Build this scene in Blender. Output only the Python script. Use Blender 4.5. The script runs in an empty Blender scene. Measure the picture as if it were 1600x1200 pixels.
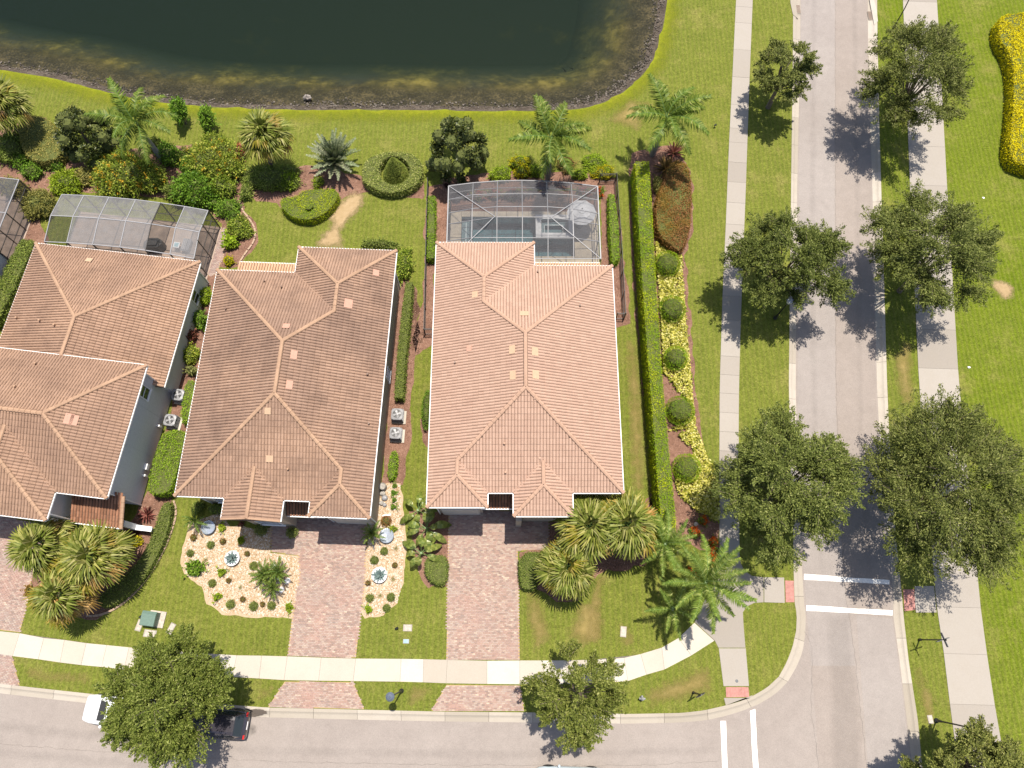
import bpy, math, random
import numpy as np
from mathutils import Vector, Matrix
from mathutils.geometry import tessellate_polygon

SC = bpy.context.scene
COL = SC.collection
RNG = np.random.default_rng(11)
random.seed(5)

# ------------------------------------------------------------------ camera
FPX, TILT, ROLL, H = 1150.0, math.radians(19.0), math.radians(0.9), 55.0
_fw = np.array([0, math.sin(TILT), -math.cos(TILT)])
_u0 = np.array([0, math.cos(TILT), math.sin(TILT)])
_r0 = np.array([1.0, 0, 0])
_r = _r0 * math.cos(ROLL) + _u0 * math.sin(ROLL)
_u = -_r0 * math.sin(ROLL) + _u0 * math.cos(ROLL)
cam_d = bpy.data.cameras.new('camera')
cam = bpy.data.objects.new('camera', cam_d)
COL.objects.link(cam)
cam.matrix_world = Matrix(((_r[0], _u[0], -_fw[0], 0), (_r[1], _u[1], -_fw[1], 0), (_r[2], _u[2], -_fw[2], H), (0, 0, 0, 1)))
cam_d.sensor_width = 36.0
cam_d.lens = FPX * 36.0 / 1600.0
cam_d.clip_end = 2000
SC.camera = cam

# ------------------------------------------------------------------ light
SUN_DIR = Vector((0.10, 0.205, 1.0)).normalized()
world = bpy.data.worlds.new('World')
SC.world = world
world.use_nodes = True
wn = world.node_tree.nodes
wl = world.node_tree.links
wn.clear()
sky = wn.new('ShaderNodeTexSky')
sky.sky_type = 'NISHITA'
sky.sun_disc = False
sky.sun_elevation = math.asin(SUN_DIR.z)
sky.sun_rotation = math.atan2(SUN_DIR.x, SUN_DIR.y)
sky.air_density, sky.dust_density, sky.ozone_density = 1.0, 2.0, 1.0
bgn = wn.new('ShaderNodeBackground')
bgn.inputs['Strength'].default_value = 0.10
wo = wn.new('ShaderNodeOutputWorld')
wl.new(sky.outputs[0], bgn.inputs['Color'])
wl.new(bgn.outputs[0], wo.inputs['Surface'])
sun_d = bpy.data.lights.new('sun', 'SUN')
sun_d.energy = 4.6
sun_d.angle = math.radians(0.53)
sun_d.color = (1.0, 0.93, 0.82)
sun = bpy.data.objects.new('sun', sun_d)
COL.objects.link(sun)
sun.rotation_mode = 'QUATERNION'
sun.rotation_quaternion = SUN_DIR.to_track_quat('Z', 'Y')
sun.location = (20, 40, 90)
SC.view_settings.view_transform = 'Standard'
SC.view_settings.look = 'None'
SC.view_settings.exposure = 0.68
SC.view_settings.gamma = 1.0
SC.view_settings.use_curve_mapping = False
SC.render.engine = 'CYCLES'
SC.cycles.transparent_max_bounces = 24
SC.cycles.max_bounces = 6

# ------------------------------------------------------------------ helpers
def G(px, py, z=0.0):
    """photo point -> the place on the level plane at height z"""
    d = _fw + _r * ((px - 800) / FPX) + _u * ((600 - py) / FPX)
    t = (z - H) / d[2]
    return np.array([d[0] * t, d[1] * t, z])

def GL(pts, z=0.0):
    return [tuple(G(x, y, z)) for x, y in pts]

def scl(px, py, z=0.0):
    """metres per photo pixel, across, at that place"""
    return float(np.linalg.norm(G(px + 1, py, z) - G(px, py, z)))

class MB:
    def __init__(s):
        s.v, s.f, s.n = [], [], 0
    def add(s, v, f, mi=0):
        v = np.asarray(v, dtype=np.float64).reshape(-1, 3)
        if isinstance(f, np.ndarray):
            s.f.append((f + s.n, mi))
        else:
            by = {}
            for q in f:
                by.setdefault(len(q), []).append(q)
            for k, l in by.items():
                s.f.append((np.array(l, dtype=np.int64) + s.n, mi))
        s.v.append(v)
        s.n += len(v)
        return s
    def box(s, c, d, rz=0.0, mi=0, taper=1.0):
        x, y, z = d[0] / 2, d[1] / 2, d[2] / 2
        v = np.array([(-x, -y, -z), (x, -y, -z), (x, y, -z), (-x, y, -z), (-x * taper, -y * taper, z), (x * taper, -y * taper, z), (x * taper, y * taper, z), (-x * taper, y * taper, z)])
        if rz:
            cs, sn = math.cos(rz), math.sin(rz)
            v = np.stack([v[:, 0] * cs - v[:, 1] * sn, v[:, 0] * sn + v[:, 1] * cs, v[:, 2]], 1)
        return s.add(v + np.asarray(c), [(3, 2, 1, 0), (4, 5, 6, 7), (0, 1, 5, 4), (1, 2, 6, 5), (2, 3, 7, 6), (3, 0, 4, 7)], mi)
    def bar(s, a, b, w, h=None, mi=0):
        """square bar between two points"""
        a, b = np.asarray(a, float), np.asarray(b, float)
        h = h or w
        d = b - a
        d /= max(np.linalg.norm(d), 1e-9)
        up = np.array([0, 0, 1.0]) if abs(d[2]) < 0.9 else np.array([0, 1.0, 0])
        sd = np.cross(d, up); sd /= np.linalg.norm(sd)
        up = np.cross(sd, d)
        q = [sd * w / 2 * i + up * h / 2 * j for i, j in ((-1, -1), (1, -1), (1, 1), (-1, 1))]
        v = [a + k for k in q] + [b + k for k in q]
        return s.add(v, [(3, 2, 1, 0), (4, 5, 6, 7), (0, 1, 5, 4), (1, 2, 6, 5), (2, 3, 7, 6), (3, 0, 4, 7)], mi)
    def tube(s, pts, rad, n=6, mi=0, cap=True):
        pts = np.asarray(pts, float)
        m = len(pts)
        rad = np.broadcast_to(np.asarray(rad, float), (m,))
        t = np.gradient(pts, axis=0)
        t /= np.maximum(np.linalg.norm(t, axis=1, keepdims=True), 1e-9)
        ref = np.array([0.31, 0.95, 0.05]) if abs(t[0][1]) < 0.9 else np.array([1.0, 0, 0])
        v = []
        for i in range(m):
            a = np.cross(t[i], ref); a /= max(np.linalg.norm(a), 1e-9)
            b = np.cross(t[i], a)
            for k in range(n):
                w = 2 * math.pi * k / n
                v.append(pts[i] + rad[i] * (a * math.cos(w) + b * math.sin(w)))
        f = [(i * n + k, i * n + (k + 1) % n, (i + 1) * n + (k + 1) % n, (i + 1) * n + k) for i in range(m - 1) for k in range(n)]
        if cap:
            f += [tuple(range(n - 1, -1, -1)), tuple(range((m - 1) * n, m * n))]
        return s.add(v, f, mi)
    def prism(s, poly, z0, z1, mi=0, bottom=True):
        """upright prism over a plan polygon"""
        n = len(poly)
        p = [(q[0], q[1]) for q in poly]
        if area(p) < 0:
            p = p[::-1]
        v = [(x, y, z0) for x, y in p] + [(x, y, z1) for x, y in p]
        tri = tess([p])
        f = [tuple(i + n for i in t) for t in tri]
        if bottom:
            f += [t[::-1] for t in tri]
        f += [(i, (i + 1) % n, (i + 1) % n + n, i + n) for i in range(n)]
        return s.add(v, f, mi)
    def lathe(s, prof, n=16, c=(0, 0, 0), mi=0):
        v, m = [], len(prof)
        for r_, z_ in prof:
            for k in range(n):
                w = 2 * math.pi * k / n
                v.append((c[0] + r_ * math.cos(w), c[1] + r_ * math.sin(w), c[2] + z_))
        f = [(i * n + k, i * n + (k + 1) % n, (i + 1) * n + (k + 1) % n, (i + 1) * n + k) for i in range(m - 1) for k in range(n)]
        f += [tuple(range(n - 1, -1, -1)), tuple(range((m - 1) * n, m * n))]
        return s.add(v, f, mi)
    def blob(s, c, r, seg=10, rings=6, mi=0, lump=0.0, half=False):
        v = []
        for i in range(rings + 1):
            th = math.pi * i / rings * (0.5 if half else 1.0)
            for k in range(seg):
                w = 2 * math.pi * k / seg
                q = 1 + lump * RNG.normal()
                v.append((c[0] + r[0] * q * math.sin(th) * math.cos(w), c[1] + r[1] * q * math.sin(th) * math.sin(w), c[2] + r[2] * q * math.cos(th)))
        f = [(i * seg + k, (i + 1) * seg + k, (i + 1) * seg + (k + 1) % seg, i * seg + (k + 1) % seg) for i in range(rings) for k in range(seg)]
        return s.add(v, f, mi)
    def leaves(s, p, axis, L, W, mi=0, flat=0.6, nrm=None):
        """one small kite-shaped leaf at each point"""
        n = len(p)
        if not n:
            return s
        axis = axis / np.maximum(np.linalg.norm(axis, axis=1, keepdims=True), 1e-9)
        nr = RNG.normal(size=(n, 3)) * (1 - flat) + (np.array([0, 0, 1.0]) if nrm is None else nrm) * flat
        sd = np.cross(axis, nr)
        sd /= np.maximum(np.linalg.norm(sd, axis=1, keepdims=True), 1e-9)
        L = (L * RNG.uniform(0.65, 1.25, n))[:, None]
        Wd = (W * RNG.uniform(0.7, 1.2, n))[:, None]
        v = np.stack([p - axis * L * 0.5, p + sd * Wd * 0.5, p + axis * L * 0.5, p - sd * Wd * 0.5], 1).reshape(-1, 3)
        return s.add(v, np.arange(4 * n, dtype=np.int64).reshape(n, 4), mi)
    def mesh(s, name, mats, org=(0, 0, 0), smooth=False):
        me = bpy.data.meshes.new(name)
        V = np.concatenate(s.v) - np.asarray(org, float)
        tot = np.concatenate([np.full(len(f), f.shape[1]) for f, _ in s.f]).astype(np.int32)
        loops = np.concatenate([f.ravel() for f, _ in s.f]).astype(np.int32)
        mi = np.concatenate([np.full(len(f), m) for f, m in s.f]).astype(np.int32)
        st = np.concatenate([[0], np.cumsum(tot)[:-1]]).astype(np.int32)
        me.vertices.add(len(V)); me.vertices.foreach_set('co', V.astype(np.float32).ravel())
        me.loops.add(len(loops)); me.loops.foreach_set('vertex_index', loops)
        me.polygons.add(len(tot)); me.polygons.foreach_set('loop_start', st)
        me.polygons.foreach_set('material_index', mi)
        me.polygons.foreach_set('use_smooth', np.full(len(tot), bool(smooth)))
        for m in (mats if isinstance(mats, (list, tuple)) else [mats]):
            me.materials.append(m)
        me.update(calc_edges=True)
        me.validate()
        return me
    def build(s, name, mats, parent=None, org=(0, 0, 0), smooth=False, **kw):
        o = bpy.data.objects.new(name, s.mesh(name, mats, org, smooth))
        COL.objects.link(o)
        if parent:
            o.parent = parent
        else:
            o.location = org
        for k, v in kw.items():
            o[k] = v
        return o

def place(mb, name, mat, loc):
    o = mb.build(name, mat)
    o.location = loc
    return o

def area(p):
    return 0.5 * sum(p[i][0] * p[(i + 1) % len(p)][1] - p[(i + 1) % len(p)][0] * p[i][1] for i in range(len(p)))

def tess(loops):
    flat = [q for l in loops for q in l]
    tri = tessellate_polygon([[Vector((q[0], q[1], 0)) for q in l] for l in loops])
    out = []
    for t in tri:
        a, b, c = (flat[i] for i in t)
        k = (b[0] - a[0]) * (c[1] - a[1]) - (b[1] - a[1]) * (c[0] - a[0])
        if abs(k) > 1e-9:
            out.append(tuple(t) if k > 0 else tuple(t)[::-1])
    return out

def thing(name, label, cat, loc=(0, 0, 0), rz=0.0, group=None):
    o = bpy.data.objects.new(name, None)
    o.empty_display_size = 0.3
    COL.objects.link(o)
    o.location = loc
    o.rotation_euler = (0, 0, rz)
    o['label'] = label
    o['category'] = cat
    if group:
        o['group'] = group
    return o

def tag(o, label, cat, group=None):
    o['label'] = label
    o['category'] = cat
    if group:
        o['group'] = group
    return o

def struct_empty(name, label=None):
    o = bpy.data.objects.new(name, None)
    COL.objects.link(o)
    o['kind'] = 'structure'
    if label:
        o['label'] = label
    return o

def inst(me, name, parent=None, loc=(0, 0, 0), rot=(0, 0, 0), sc=1.0):
    o = bpy.data.objects.new(name, me)
    COL.objects.link(o)
    o.parent = parent
    o.location = loc
    o.rotation_euler = rot
    o.scale = (sc, sc, sc) if not isinstance(sc, tuple) else sc
    return o

def resample(pts, step, closed=False):
    p = np.array([q[:2] for q in pts], float)
    if closed:
        p = np.vstack([p, p[:1]])
    out = []
    for a, b in zip(p[:-1], p[1:]):
        n = max(1, int(np.linalg.norm(b - a) / step))
        for i in range(n):
            out.append(a + (b - a) * i / n)
    if not closed:
        out.append(p[-1])
    return np.array(out)

def smooth_line(pts, it=2, closed=False):
    p = np.array([q[:2] for q in pts], float)
    for _ in range(it):
        q = []
        rngi = range(len(p)) if closed else range(len(p) - 1)
        if not closed:
            q.append(p[0])
        for i in rngi:
            a, b = p[i], p[(i + 1) % len(p)]
            q += [a * .75 + b * .25, a * .25 + b * .75]
        if not closed:
            q.append(p[-1])
        p = np.array(q)
    return p

def jag(pts, step=0.25, amp=0.12, seed=0):
    """uneven edge for a polygon"""
    r = np.random.default_rng(seed)
    p = resample(pts, step, True)
    n = len(p)
    d = np.roll(p, -1, 0) - np.roll(p, 1, 0)
    nr = np.stack([d[:, 1], -d[:, 0]], 1) / np.maximum(np.linalg.norm(d, axis=1, keepdims=True), 1e-6)
    k = r.normal(size=n)
    k = 0.5 * k + 0.8 * (np.roll(k, 1) + np.roll(k, -1)) * 0.5 + 0.6 * np.repeat(r.normal(size=n // 5 + 1), 5)[:n]
    return [tuple(q) for q in p + nr * (k * amp)[:, None]]

def inside(P, poly):
    P = np.asarray(P)
    x, y = P[:, 0], P[:, 1]
    c = np.zeros(len(P), bool)
    n = len(poly)
    for i in range(n):
        x1, y1 = poly[i][:2]
        x2, y2 = poly[(i + 1) % n][:2]
        if y1 == y2:
            continue
        m = ((y1 > y) != (y2 > y)) & (x < (x2 - x1) * (y - y1) / (y2 - y1) + x1)
        c ^= m
    return c

def scatter(poly, n):
    a = np.array([q[:2] for q in poly])
    lo, hi = a.min(0), a.max(0)
    A = abs(area(poly))
    k = int(n * np.prod(hi - lo) / max(A, 1e-6)) + 1
    p = RNG.uniform(lo, hi, size=(k, 2))
    return p[inside(p, poly)]

def offset_poly(p, d):
    """inset a closed polygon by d (positive = inwards)"""
    p = np.array([q[:2] for q in p], float)
    if area(p) < 0:
        p = p[::-1]
    e = np.roll(p, -1, 0) - p
    e /= np.linalg.norm(e, axis=1, keepdims=True)
    n1 = np.stack([-e[:, 1], e[:, 0]], 1)
    n0 = np.roll(n1, 1, 0)
    m = n0 + n1
    m /= np.maximum((m * n1).sum(1, keepdims=True), 0.35)
    return p + m * d

# ------------------------------------------------------------------ materials
def new_mat(name):
    m = bpy.data.materials.new(name)
    m.use_nodes = True
    n, l = m.node_tree.nodes, m.node_tree.links
    return m, n, l, n['Principled BSDF']

def ramp(n, stops):
    r = n.new('ShaderNodeValToRGB')
    e = r.color_ramp.elements
    while len(e) < len(stops):
        e.new(0.5)
    for k, (p, c) in zip(e, stops):
        k.position = p
        k.color = (*c, 1)
    return r

def noise(n, l, src, scale, detail=4, rough=0.6):
    t = n.new('ShaderNodeTexNoise')
    t.inputs['Scale'].default_value = scale
    t.inputs['Detail'].default_value = detail
    t.inputs['Roughness'].default_value = rough
    l.new(src, t.inputs['Vector'])
    return t.outputs['Fac']

def mixc(n, l, fac, a, b, mode='MIX'):
    m = n.new('ShaderNodeMix')
    m.data_type = 'RGBA'
    m.blend_type = mode
    for s, v in ((m.inputs[0], fac), (m.inputs[6], a), (m.inputs[7], b)):
        if hasattr(v, 'links'):
            l.new(v, s)
        elif isinstance(v, (int, float)):
            s.default_value = v
        else:
            s.default_value = (*v, 1)
    return m.outputs[2]

def maprange(n, l, v, a, b, c=0.0, d=1.0):
    m = n.new('ShaderNodeMapRange')
    l.new(v, m.inputs[0])
    for i, k in enumerate((a, b, c, d)):
        m.inputs[i + 1].default_value = k
    return m.outputs[0]

def bump(n, l, b, h, strength=0.4, dist=0.02):
    k = n.new('ShaderNodeBump')
    k.inputs['Strength'].default_value = strength
    k.inputs['Distance'].default_value = dist
    l.new(h, k.inputs['Height'])
    l.new(k.outputs[0], b.inputs['Normal'])

def pos(n):
    return n.new('ShaderNodeNewGeometry').outputs['Position']

def rnd_island(n):
    return n.new('ShaderNodeNewGeometry').outputs['Random Per Island']

def rnd_obj(n):
    return n.new('ShaderNodeObjectInfo').outputs['Random']

def plain(name, c, rough=0.6, metal=0.0, var=0.12, scale=6.0, bmp=0.0):
    m, n, l, b = new_mat(name)
    f = noise(n, l, pos(n), scale)
    r = ramp(n, [(0.3, tuple(k * (1 - var) for k in c)), (0.7, tuple(min(1, k * (1 + var)) for k in c))])
    l.new(f, r.inputs[0])
    l.new(r.outputs[0], b.inputs['Base Color'])
    b.inputs['Roughness'].default_value = rough
    b.inputs['Metallic'].default_value = metal
    if bmp:
        bump(n, l, b, f, bmp)
    return m

def ground_mat(name, stops, scales, rough=0.95, bmp=0.5, bd=0.03, spec=0.1):
    """noise-mottled ground cover; scales: (large, middle, fine)"""
    m, n, l, b = new_mat(name)
    p = pos(n)
    a, c, d = (noise(n, l, p, s, 5, 0.65) for s in scales)
    mx = n.new('ShaderNodeMath'); mx.operation = 'MULTIPLY_ADD'
    mx.inputs[1].default_value = 0.35
    l.new(a, mx.inputs[0])
    m2 = n.new('ShaderNodeMath'); m2.operation = 'MULTIPLY_ADD'
    m2.inputs[1].default_value = 0.3
    m3 = n.new('ShaderNodeMath'); m3.operation = 'MULTIPLY'
    m3.inputs[1].default_value = 0.35
    l.new(d, m3.inputs[0])
    l.new(c, m2.inputs[0]); l.new(m3.outputs[0], m2.inputs[2]); l.new(m2.outputs[0], mx.inputs[2])
    r = ramp(n, stops)
    l.new(mx.outputs[0], r.inputs[0])
    l.new(r.outputs[0], b.inputs['Base Color'])
    b.inputs['Roughness'].default_value = rough
    b.inputs['Specular IOR Level'].default_value = spec
    bump(n, l, b, d, bmp, bd)
    return m, n, l, b, r, p

def leaf_mat(name, stops, trans=0.3, rough=0.55, spec=0.10, big=None):
    g = GAIN.get(name, 1.45)
    stops = [(p, tuple(min(0.8, k * g) for k in c)) for p, c in stops]
    if big:
        big = (big[0], tuple(k * g for k in big[1]))
    m, n, l, b = new_mat(name)
    f = rnd_island(n)
    r = ramp(n, stops)
    l.new(f, r.inputs[0])
    c = r.outputs[0]
    if big:
        q = noise(n, l, pos(n), big[0], 2)
        c = mixc(n, l, maprange(n, l, q, 0.42, 0.62), c, big[1])
    tint = ramp(n, [(0.0, (0.80, 0.86, 0.72)), (0.35, (1.0, 0.96, 0.95)), (0.7, (0.92, 1.0, 0.85)), (1.0, (1.18, 1.10, 1.0))])
    l.new(rnd_obj(n), tint.inputs[0])
    c = mixc(n, l, 1.0, c, tint.outputs[0], 'MULTIPLY')
    l.new(c, b.inputs['Base Color'])
    b.inputs['Roughness'].default_value = rough
    b.inputs['Specular IOR Level'].default_value = spec
    tr = n.new('ShaderNodeBsdfTranslucent')
    l.new(mixc(n, l, 0.35, c, (0.30, 0.36, 0.03)), tr.inputs['Color'])
    ms = n.new('ShaderNodeMixShader')
    ms.inputs[0].default_value = trans
    l.new(b.outputs[0], ms.inputs[1]); l.new(tr.outputs[0], ms.inputs[2])
    l.new(ms.outputs[0], n['Material Output'].inputs['Surface'])
    return m

M = {}
GAIN = {'golden_hedge_leaf': 1.2, 'variegated_cover_leaf': 1.0, 'garden_shrub_leaf': 1.9, 'olive_shrub_leaf': 1.7, 'lime_shrub_leaf': 1.5, 'bright_hedge_leaf': 2.0, 'variegated_hedge_leaf': 1.8, 'yellow_shrub_leaf': 1.15, 'oak_leaf': 1.5, 'young_oak_leaf': 1.45, 'royal_palm_leaf': 1.05, 'dark_feather_palm_leaf': 1.85, 'cabbage_palm_leaf': 1.25,
        'yellowing_palm_leaf': 1.0, 'dry_palm_leaf': 1.0, 'silver_palm_leaf': 1.15, 'orange_flower': 1.0, 'red_bract': 1.0, 'pale_tuft_blade': 1.0, 'turf_blade': 1.0, 'paddle_leaf': 1.25, 'clipped_ball_leaf': 2.5, 'yellow_green_hedge_leaf': 2.5,
        'dark_hedge_leaf': 1.8, 'glossy_magnolia_leaf': 1.5, 'copper_shrub_leaf': 1.5, 'rich_green_leaf': 2.0}
# lawn
def lawn_mat(name, green, deep, dry, right=None):
    m, n, l, b = new_mat(name)
    p = pos(n)
    big, mid, fin, dr = noise(n, l, p, 0.09, 4), noise(n, l, p, 0.9, 6, 0.7), noise(n, l, p, 9.0, 6, 0.75), noise(n, l, p, 0.33, 7, 0.72)
    c = mixc(n, l, maprange(n, l, mid, 0.3, 0.7), deep, green)
    if right:
        sx = n.new('ShaderNodeSeparateXYZ'); l.new(p, sx.inputs[0])
        c2 = mixc(n, l, maprange(n, l, mid, 0.3, 0.7), right[1], right[0])
        c = mixc(n, l, maprange(n, l, sx.outputs[0], 30.0, 36.0), c, c2)
    c = mixc(n, l, maprange(n, l, dr, 0.52, 0.72, 0.0, 0.75), c, dry)
    c = mixc(n, l, maprange(n, l, big, 0.35, 0.65, 0.0, 0.35), c, green)
    weed = noise(n, l, p, 1.7, 5, 0.8)
    c = mixc(n, l, maprange(n, l, weed, 0.585, 0.66, 0.0, 0.7), c, tuple(k * .8 for k in deep))
    straw = noise(n, l, p, 2.6, 6, 0.8)
    c = mixc(n, l, maprange(n, l, straw, 0.60, 0.70, 0.0, 0.55), c, tuple(k * 1.25 for k in dry))
    wv = n.new('ShaderNodeTexWave')
    wv.inputs['Scale'].default_value = 0.8; wv.inputs['Distortion'].default_value = 1.2; wv.inputs['Detail'].default_value = 3
    l.new(p, wv.inputs['Vector'])
    c = mixc(n, l, maprange(n, l, wv.outputs['Fac'], 0, 1, 0.0, 0.20), c, dry)
    sp = maprange(n, l, fin, 0.3, 0.72, 0.45, 1.5)
    clump = maprange(n, l, noise(n, l, p, 3.2, 4, 0.7), 0.3, 0.7, 0.74, 1.24)
    mt = n.new('ShaderNodeMath'); mt.operation = 'MULTIPLY'
    l.new(sp, mt.inputs[0]); l.new(clump, mt.inputs[1])
    cm = n.new('ShaderNodeCombineColor')
    for i in range(3):
        l.new(mt.outputs[0], cm.inputs[i])
    c = mixc(n, l, 1.0, c, cm.outputs[0], 'MULTIPLY')
    l.new(c, b.inputs['Base Color'])
    b.inputs['Roughness'].default_value = 0.95
    b.inputs['Specular IOR Level'].default_value = 0.1
    bump(n, l, b, fin, 0.7, 0.04)
    return m
M['lawn'] = lawn_mat('lawn_grass', (0.136, 0.156, 0.024), (0.088, 0.112, 0.015), (0.215, 0.188, 0.060), ((0.112, 0.152, 0.006), (0.072, 0.110, 0.004)))
def worn(name, stops, scales, lo=0.55, hi=0.95, nz=2.2):
    m, n, l, b, r, p = ground_mat(name, stops, scales)
    at = n.new('ShaderNodeAttribute'); at.attribute_name = 'inner'
    f = noise(n, l, p, nz, 6, 0.75)
    ad = n.new('ShaderNodeMath'); ad.operation = 'ADD'
    l.new(f, ad.inputs[0]); l.new(at.outputs['Fac'], ad.inputs[1])
    l.new(maprange(n, l, ad.outputs[0], lo, hi), b.inputs['Alpha'])
    return m
M['bank'] = worn('bright_bank_grass', [(0.3, (0.12, 0.15, 0.010)), (0.5, (0.185, 0.205, 0.012)), (0.7, (0.25, 0.24, 0.022))], (0.5, 2, 14), 0.55, 1.35, 1.6)
M['soil_worn'] = worn('worn_soil', [(0.3, (0.22, 0.16, 0.08)), (0.5, (0.32, 0.23, 0.125)), (0.7, (0.40, 0.30, 0.185))], (0.6, 3, 16), 0.72, 1.12, 2.0)
M['dry_turf'] = worn('dry_turf', [(0.3, (0.15, 0.12, 0.035)), (0.5, (0.24, 0.185, 0.065)), (0.7, (0.33, 0.25, 0.11))], (0.6, 3, 16), 0.62, 1.30, 1.3)
M['soil'] = ground_mat('dry_soil', [(0.3, (0.26, 0.19, 0.09)), (0.5, (0.37, 0.26, 0.14)), (0.7, (0.44, 0.32, 0.20))], (0.6, 3, 16))[0]
M['mulch'] = ground_mat('bark_mulch', [(0.32, (0.075, 0.042, 0.030)), (0.5, (0.19, 0.105, 0.075)), (0.68, (0.34, 0.21, 0.155))], (0.7, 4, 15), bmp=0.9, bd=0.05)[0]
M['gravel'] = ground_mat('pale_gravel', [(0.30, (0.26, 0.175, 0.095)), (0.42, (0.36, 0.255, 0.155)), (0.56, (0.43, 0.335, 0.23)), (0.7, (0.50, 0.44, 0.36))], (1.2, 6, 14), bmp=0.8)[0]
def asphalt(name, a, b_):
    m, n, l, b = new_mat(name)
    p = pos(n)
    big, mid, fin = noise(n, l, p, 0.12, 5, 0.65), noise(n, l, p, 1.3, 5), noise(n, l, p, 16, 5, 0.8)
    c = mixc(n, l, maprange(n, l, big, 0.35, 0.65), a, b_)
    sp = maprange(n, l, fin, 0.28, 0.72, 0.80, 1.20)
    s2 = maprange(n, l, mid, 0.3, 0.7, 0.95, 1.05)
    mt = n.new('ShaderNodeMath'); mt.operation = 'MULTIPLY'
    l.new(sp, mt.inputs[0]); l.new(s2, mt.inputs[1])
    cm = n.new('ShaderNodeCombineColor')
    for i in range(3):
        l.new(mt.outputs[0], cm.inputs[i])
    c = mixc(n, l, 1.0, c, cm.outputs[0], 'MULTIPLY')
    l.new(c, b.inputs['Base Color'])
    b.inputs['Roughness'].default_value = 0.9
    b.inputs['Specular IOR Level'].default_value = 0.2
    bump(n, l, b, fin, 0.3, 0.01)
    return m
def stain(name, c, amt):
    m, n, l, b = new_mat(name)
    at = n.new('ShaderNodeAttribute'); at.attribute_name = 'inner'
    f = noise(n, l, pos(n), 1.5, 6, 0.75)
    ad = n.new('ShaderNodeMath'); ad.operation = 'ADD'
    l.new(f, ad.inputs[0]); l.new(at.outputs['Fac'], ad.inputs[1])
    l.new(maprange(n, l, ad.outputs[0], 0.45, 1.2, 0.0, amt), b.inputs['Alpha'])
    b.inputs['Base Color'].default_value = (*c, 1); b.inputs['Roughness'].default_value = 0.9
    return m
M['grime'] = stain('tyre_grime', (0.13, 0.115, 0.105), 0.12)
M['oil'] = stain('dark_oil', (0.05, 0.045, 0.04), 0.55)
M['slab_grime'] = stain('walk_grime', (0.16, 0.14, 0.11), 0.28)
M['tar'] = plain('tar_line', (0.12, 0.105, 0.095), 0.8, var=0.3, scale=3)
M['asphalt'] = asphalt('worn_asphalt', (0.241, 0.208, 0.187), (0.271, 0.237, 0.214))
M['asphalt_cool'] = asphalt('cool_asphalt', (0.245, 0.216, 0.199), (0.271, 0.242, 0.224))
M['asphalt_warm'] = asphalt('warm_asphalt', (0.236, 0.201, 0.178), (0.260, 0.224, 0.200))
def concrete(name, stops, dirt=0.35):
    m, n, l, b = new_mat(name)
    p = pos(n)
    r = ramp(n, stops)
    l.new(rnd_obj(n), r.inputs[0])
    big, fin = noise(n, l, p, 0.8, 6, 0.7), noise(n, l, p, 22, 4)
    c = mixc(n, l, maprange(n, l, big, 0.45, 0.75, 0.0, dirt), r.outputs[0], (0.27, 0.235, 0.19))
    sp = maprange(n, l, fin, 0.3, 0.7, 0.93, 1.06)
    cm = n.new('ShaderNodeCombineColor')
    for i in range(3):
        l.new(sp, cm.inputs[i])
    c = mixc(n, l, 1.0, c, cm.outputs[0], 'MULTIPLY')
    l.new(c, b.inputs['Base Color'])
    b.inputs['Roughness'].default_value = 0.85
    b.inputs['Specular IOR Level'].default_value = 0.25
    bump(n, l, b, fin, 0.2, 0.005)
    return m
M['conc'] = concrete('walk_concrete', [(0.0, (0.33, 0.29, 0.24)), (0.22, (0.39, 0.35, 0.295)), (0.6, (0.435, 0.395, 0.335)), (1.0, (0.475, 0.435, 0.38))], 0.2)
M['conc_grey'] = concrete('grey_path_concrete', [(0.0, (0.258, 0.230, 0.200)), (0.5, (0.292, 0.262, 0.230)), (1.0, (0.32, 0.29, 0.256))], 0.3)
M['curb'] = concrete('curb_concrete', [(0.0, (0.29, 0.255, 0.21)), (0.5, (0.35, 0.31, 0.26)), (1.0, (0.40, 0.36, 0.31))], 0.5)
M['deck'] = concrete('pool_deck_concrete', [(0.0, (0.50, 0.43, 0.33)), (1.0, (0.55, 0.475, 0.37))], 0.2)
M['stripe'] = plain('white_road_paint', (0.72, 0.70, 0.66), 0.7, var=0.12, scale=5)
M['tactile'] = plain('red_tactile_paving', (0.36, 0.165, 0.14), 0.8, var=0.2, scale=4)
def island_mat(name, stops, rough=0.85, big=None, spec=0.2, fine=20):
    m, n, l, b = new_mat(name)
    r = ramp(n, stops)
    l.new(rnd_island(n), r.inputs[0])
    p = pos(n)
    c = r.outputs[0]
    if big:
        for sc_, lo, hi, amt, col in big:
            c = mixc(n, l, maprange(n, l, noise(n, l, p, sc_, 5, 0.65), lo, hi, 0, amt), c, col)
    fn = noise(n, l, p, fine, 3)
    sp = maprange(n, l, fn, 0.3, 0.7, 0.85, 1.12)
    cm = n.new('ShaderNodeCombineColor')
    for i in range(3):
        l.new(sp, cm.inputs[i])
    c = mixc(n, l, 1.0, c, cm.outputs[0], 'MULTIPLY')
    l.new(c, b.inputs['Base Color'])
    b.inputs['Roughness'].default_value = rough
    b.inputs['Specular IOR Level'].default_value = spec
    return m
M['paver'] = island_mat('mixed_clay_pavers', [(0.0, (0.215, 0.160, 0.145)), (0.25, (0.28, 0.190, 0.165)), (0.5, (0.325, 0.220, 0.190)), (0.75, (0.33, 0.255, 0.225)), (0.94, (0.36, 0.28, 0.235)), (1.0, (0.44, 0.36, 0.29))], big=[(0.5, 0.45, 0.7, 0.5, (0.245, 0.215, 0.205)), (0.35, 0.50, 0.7, 0.45, (0.36, 0.205, 0.175))])
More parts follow.
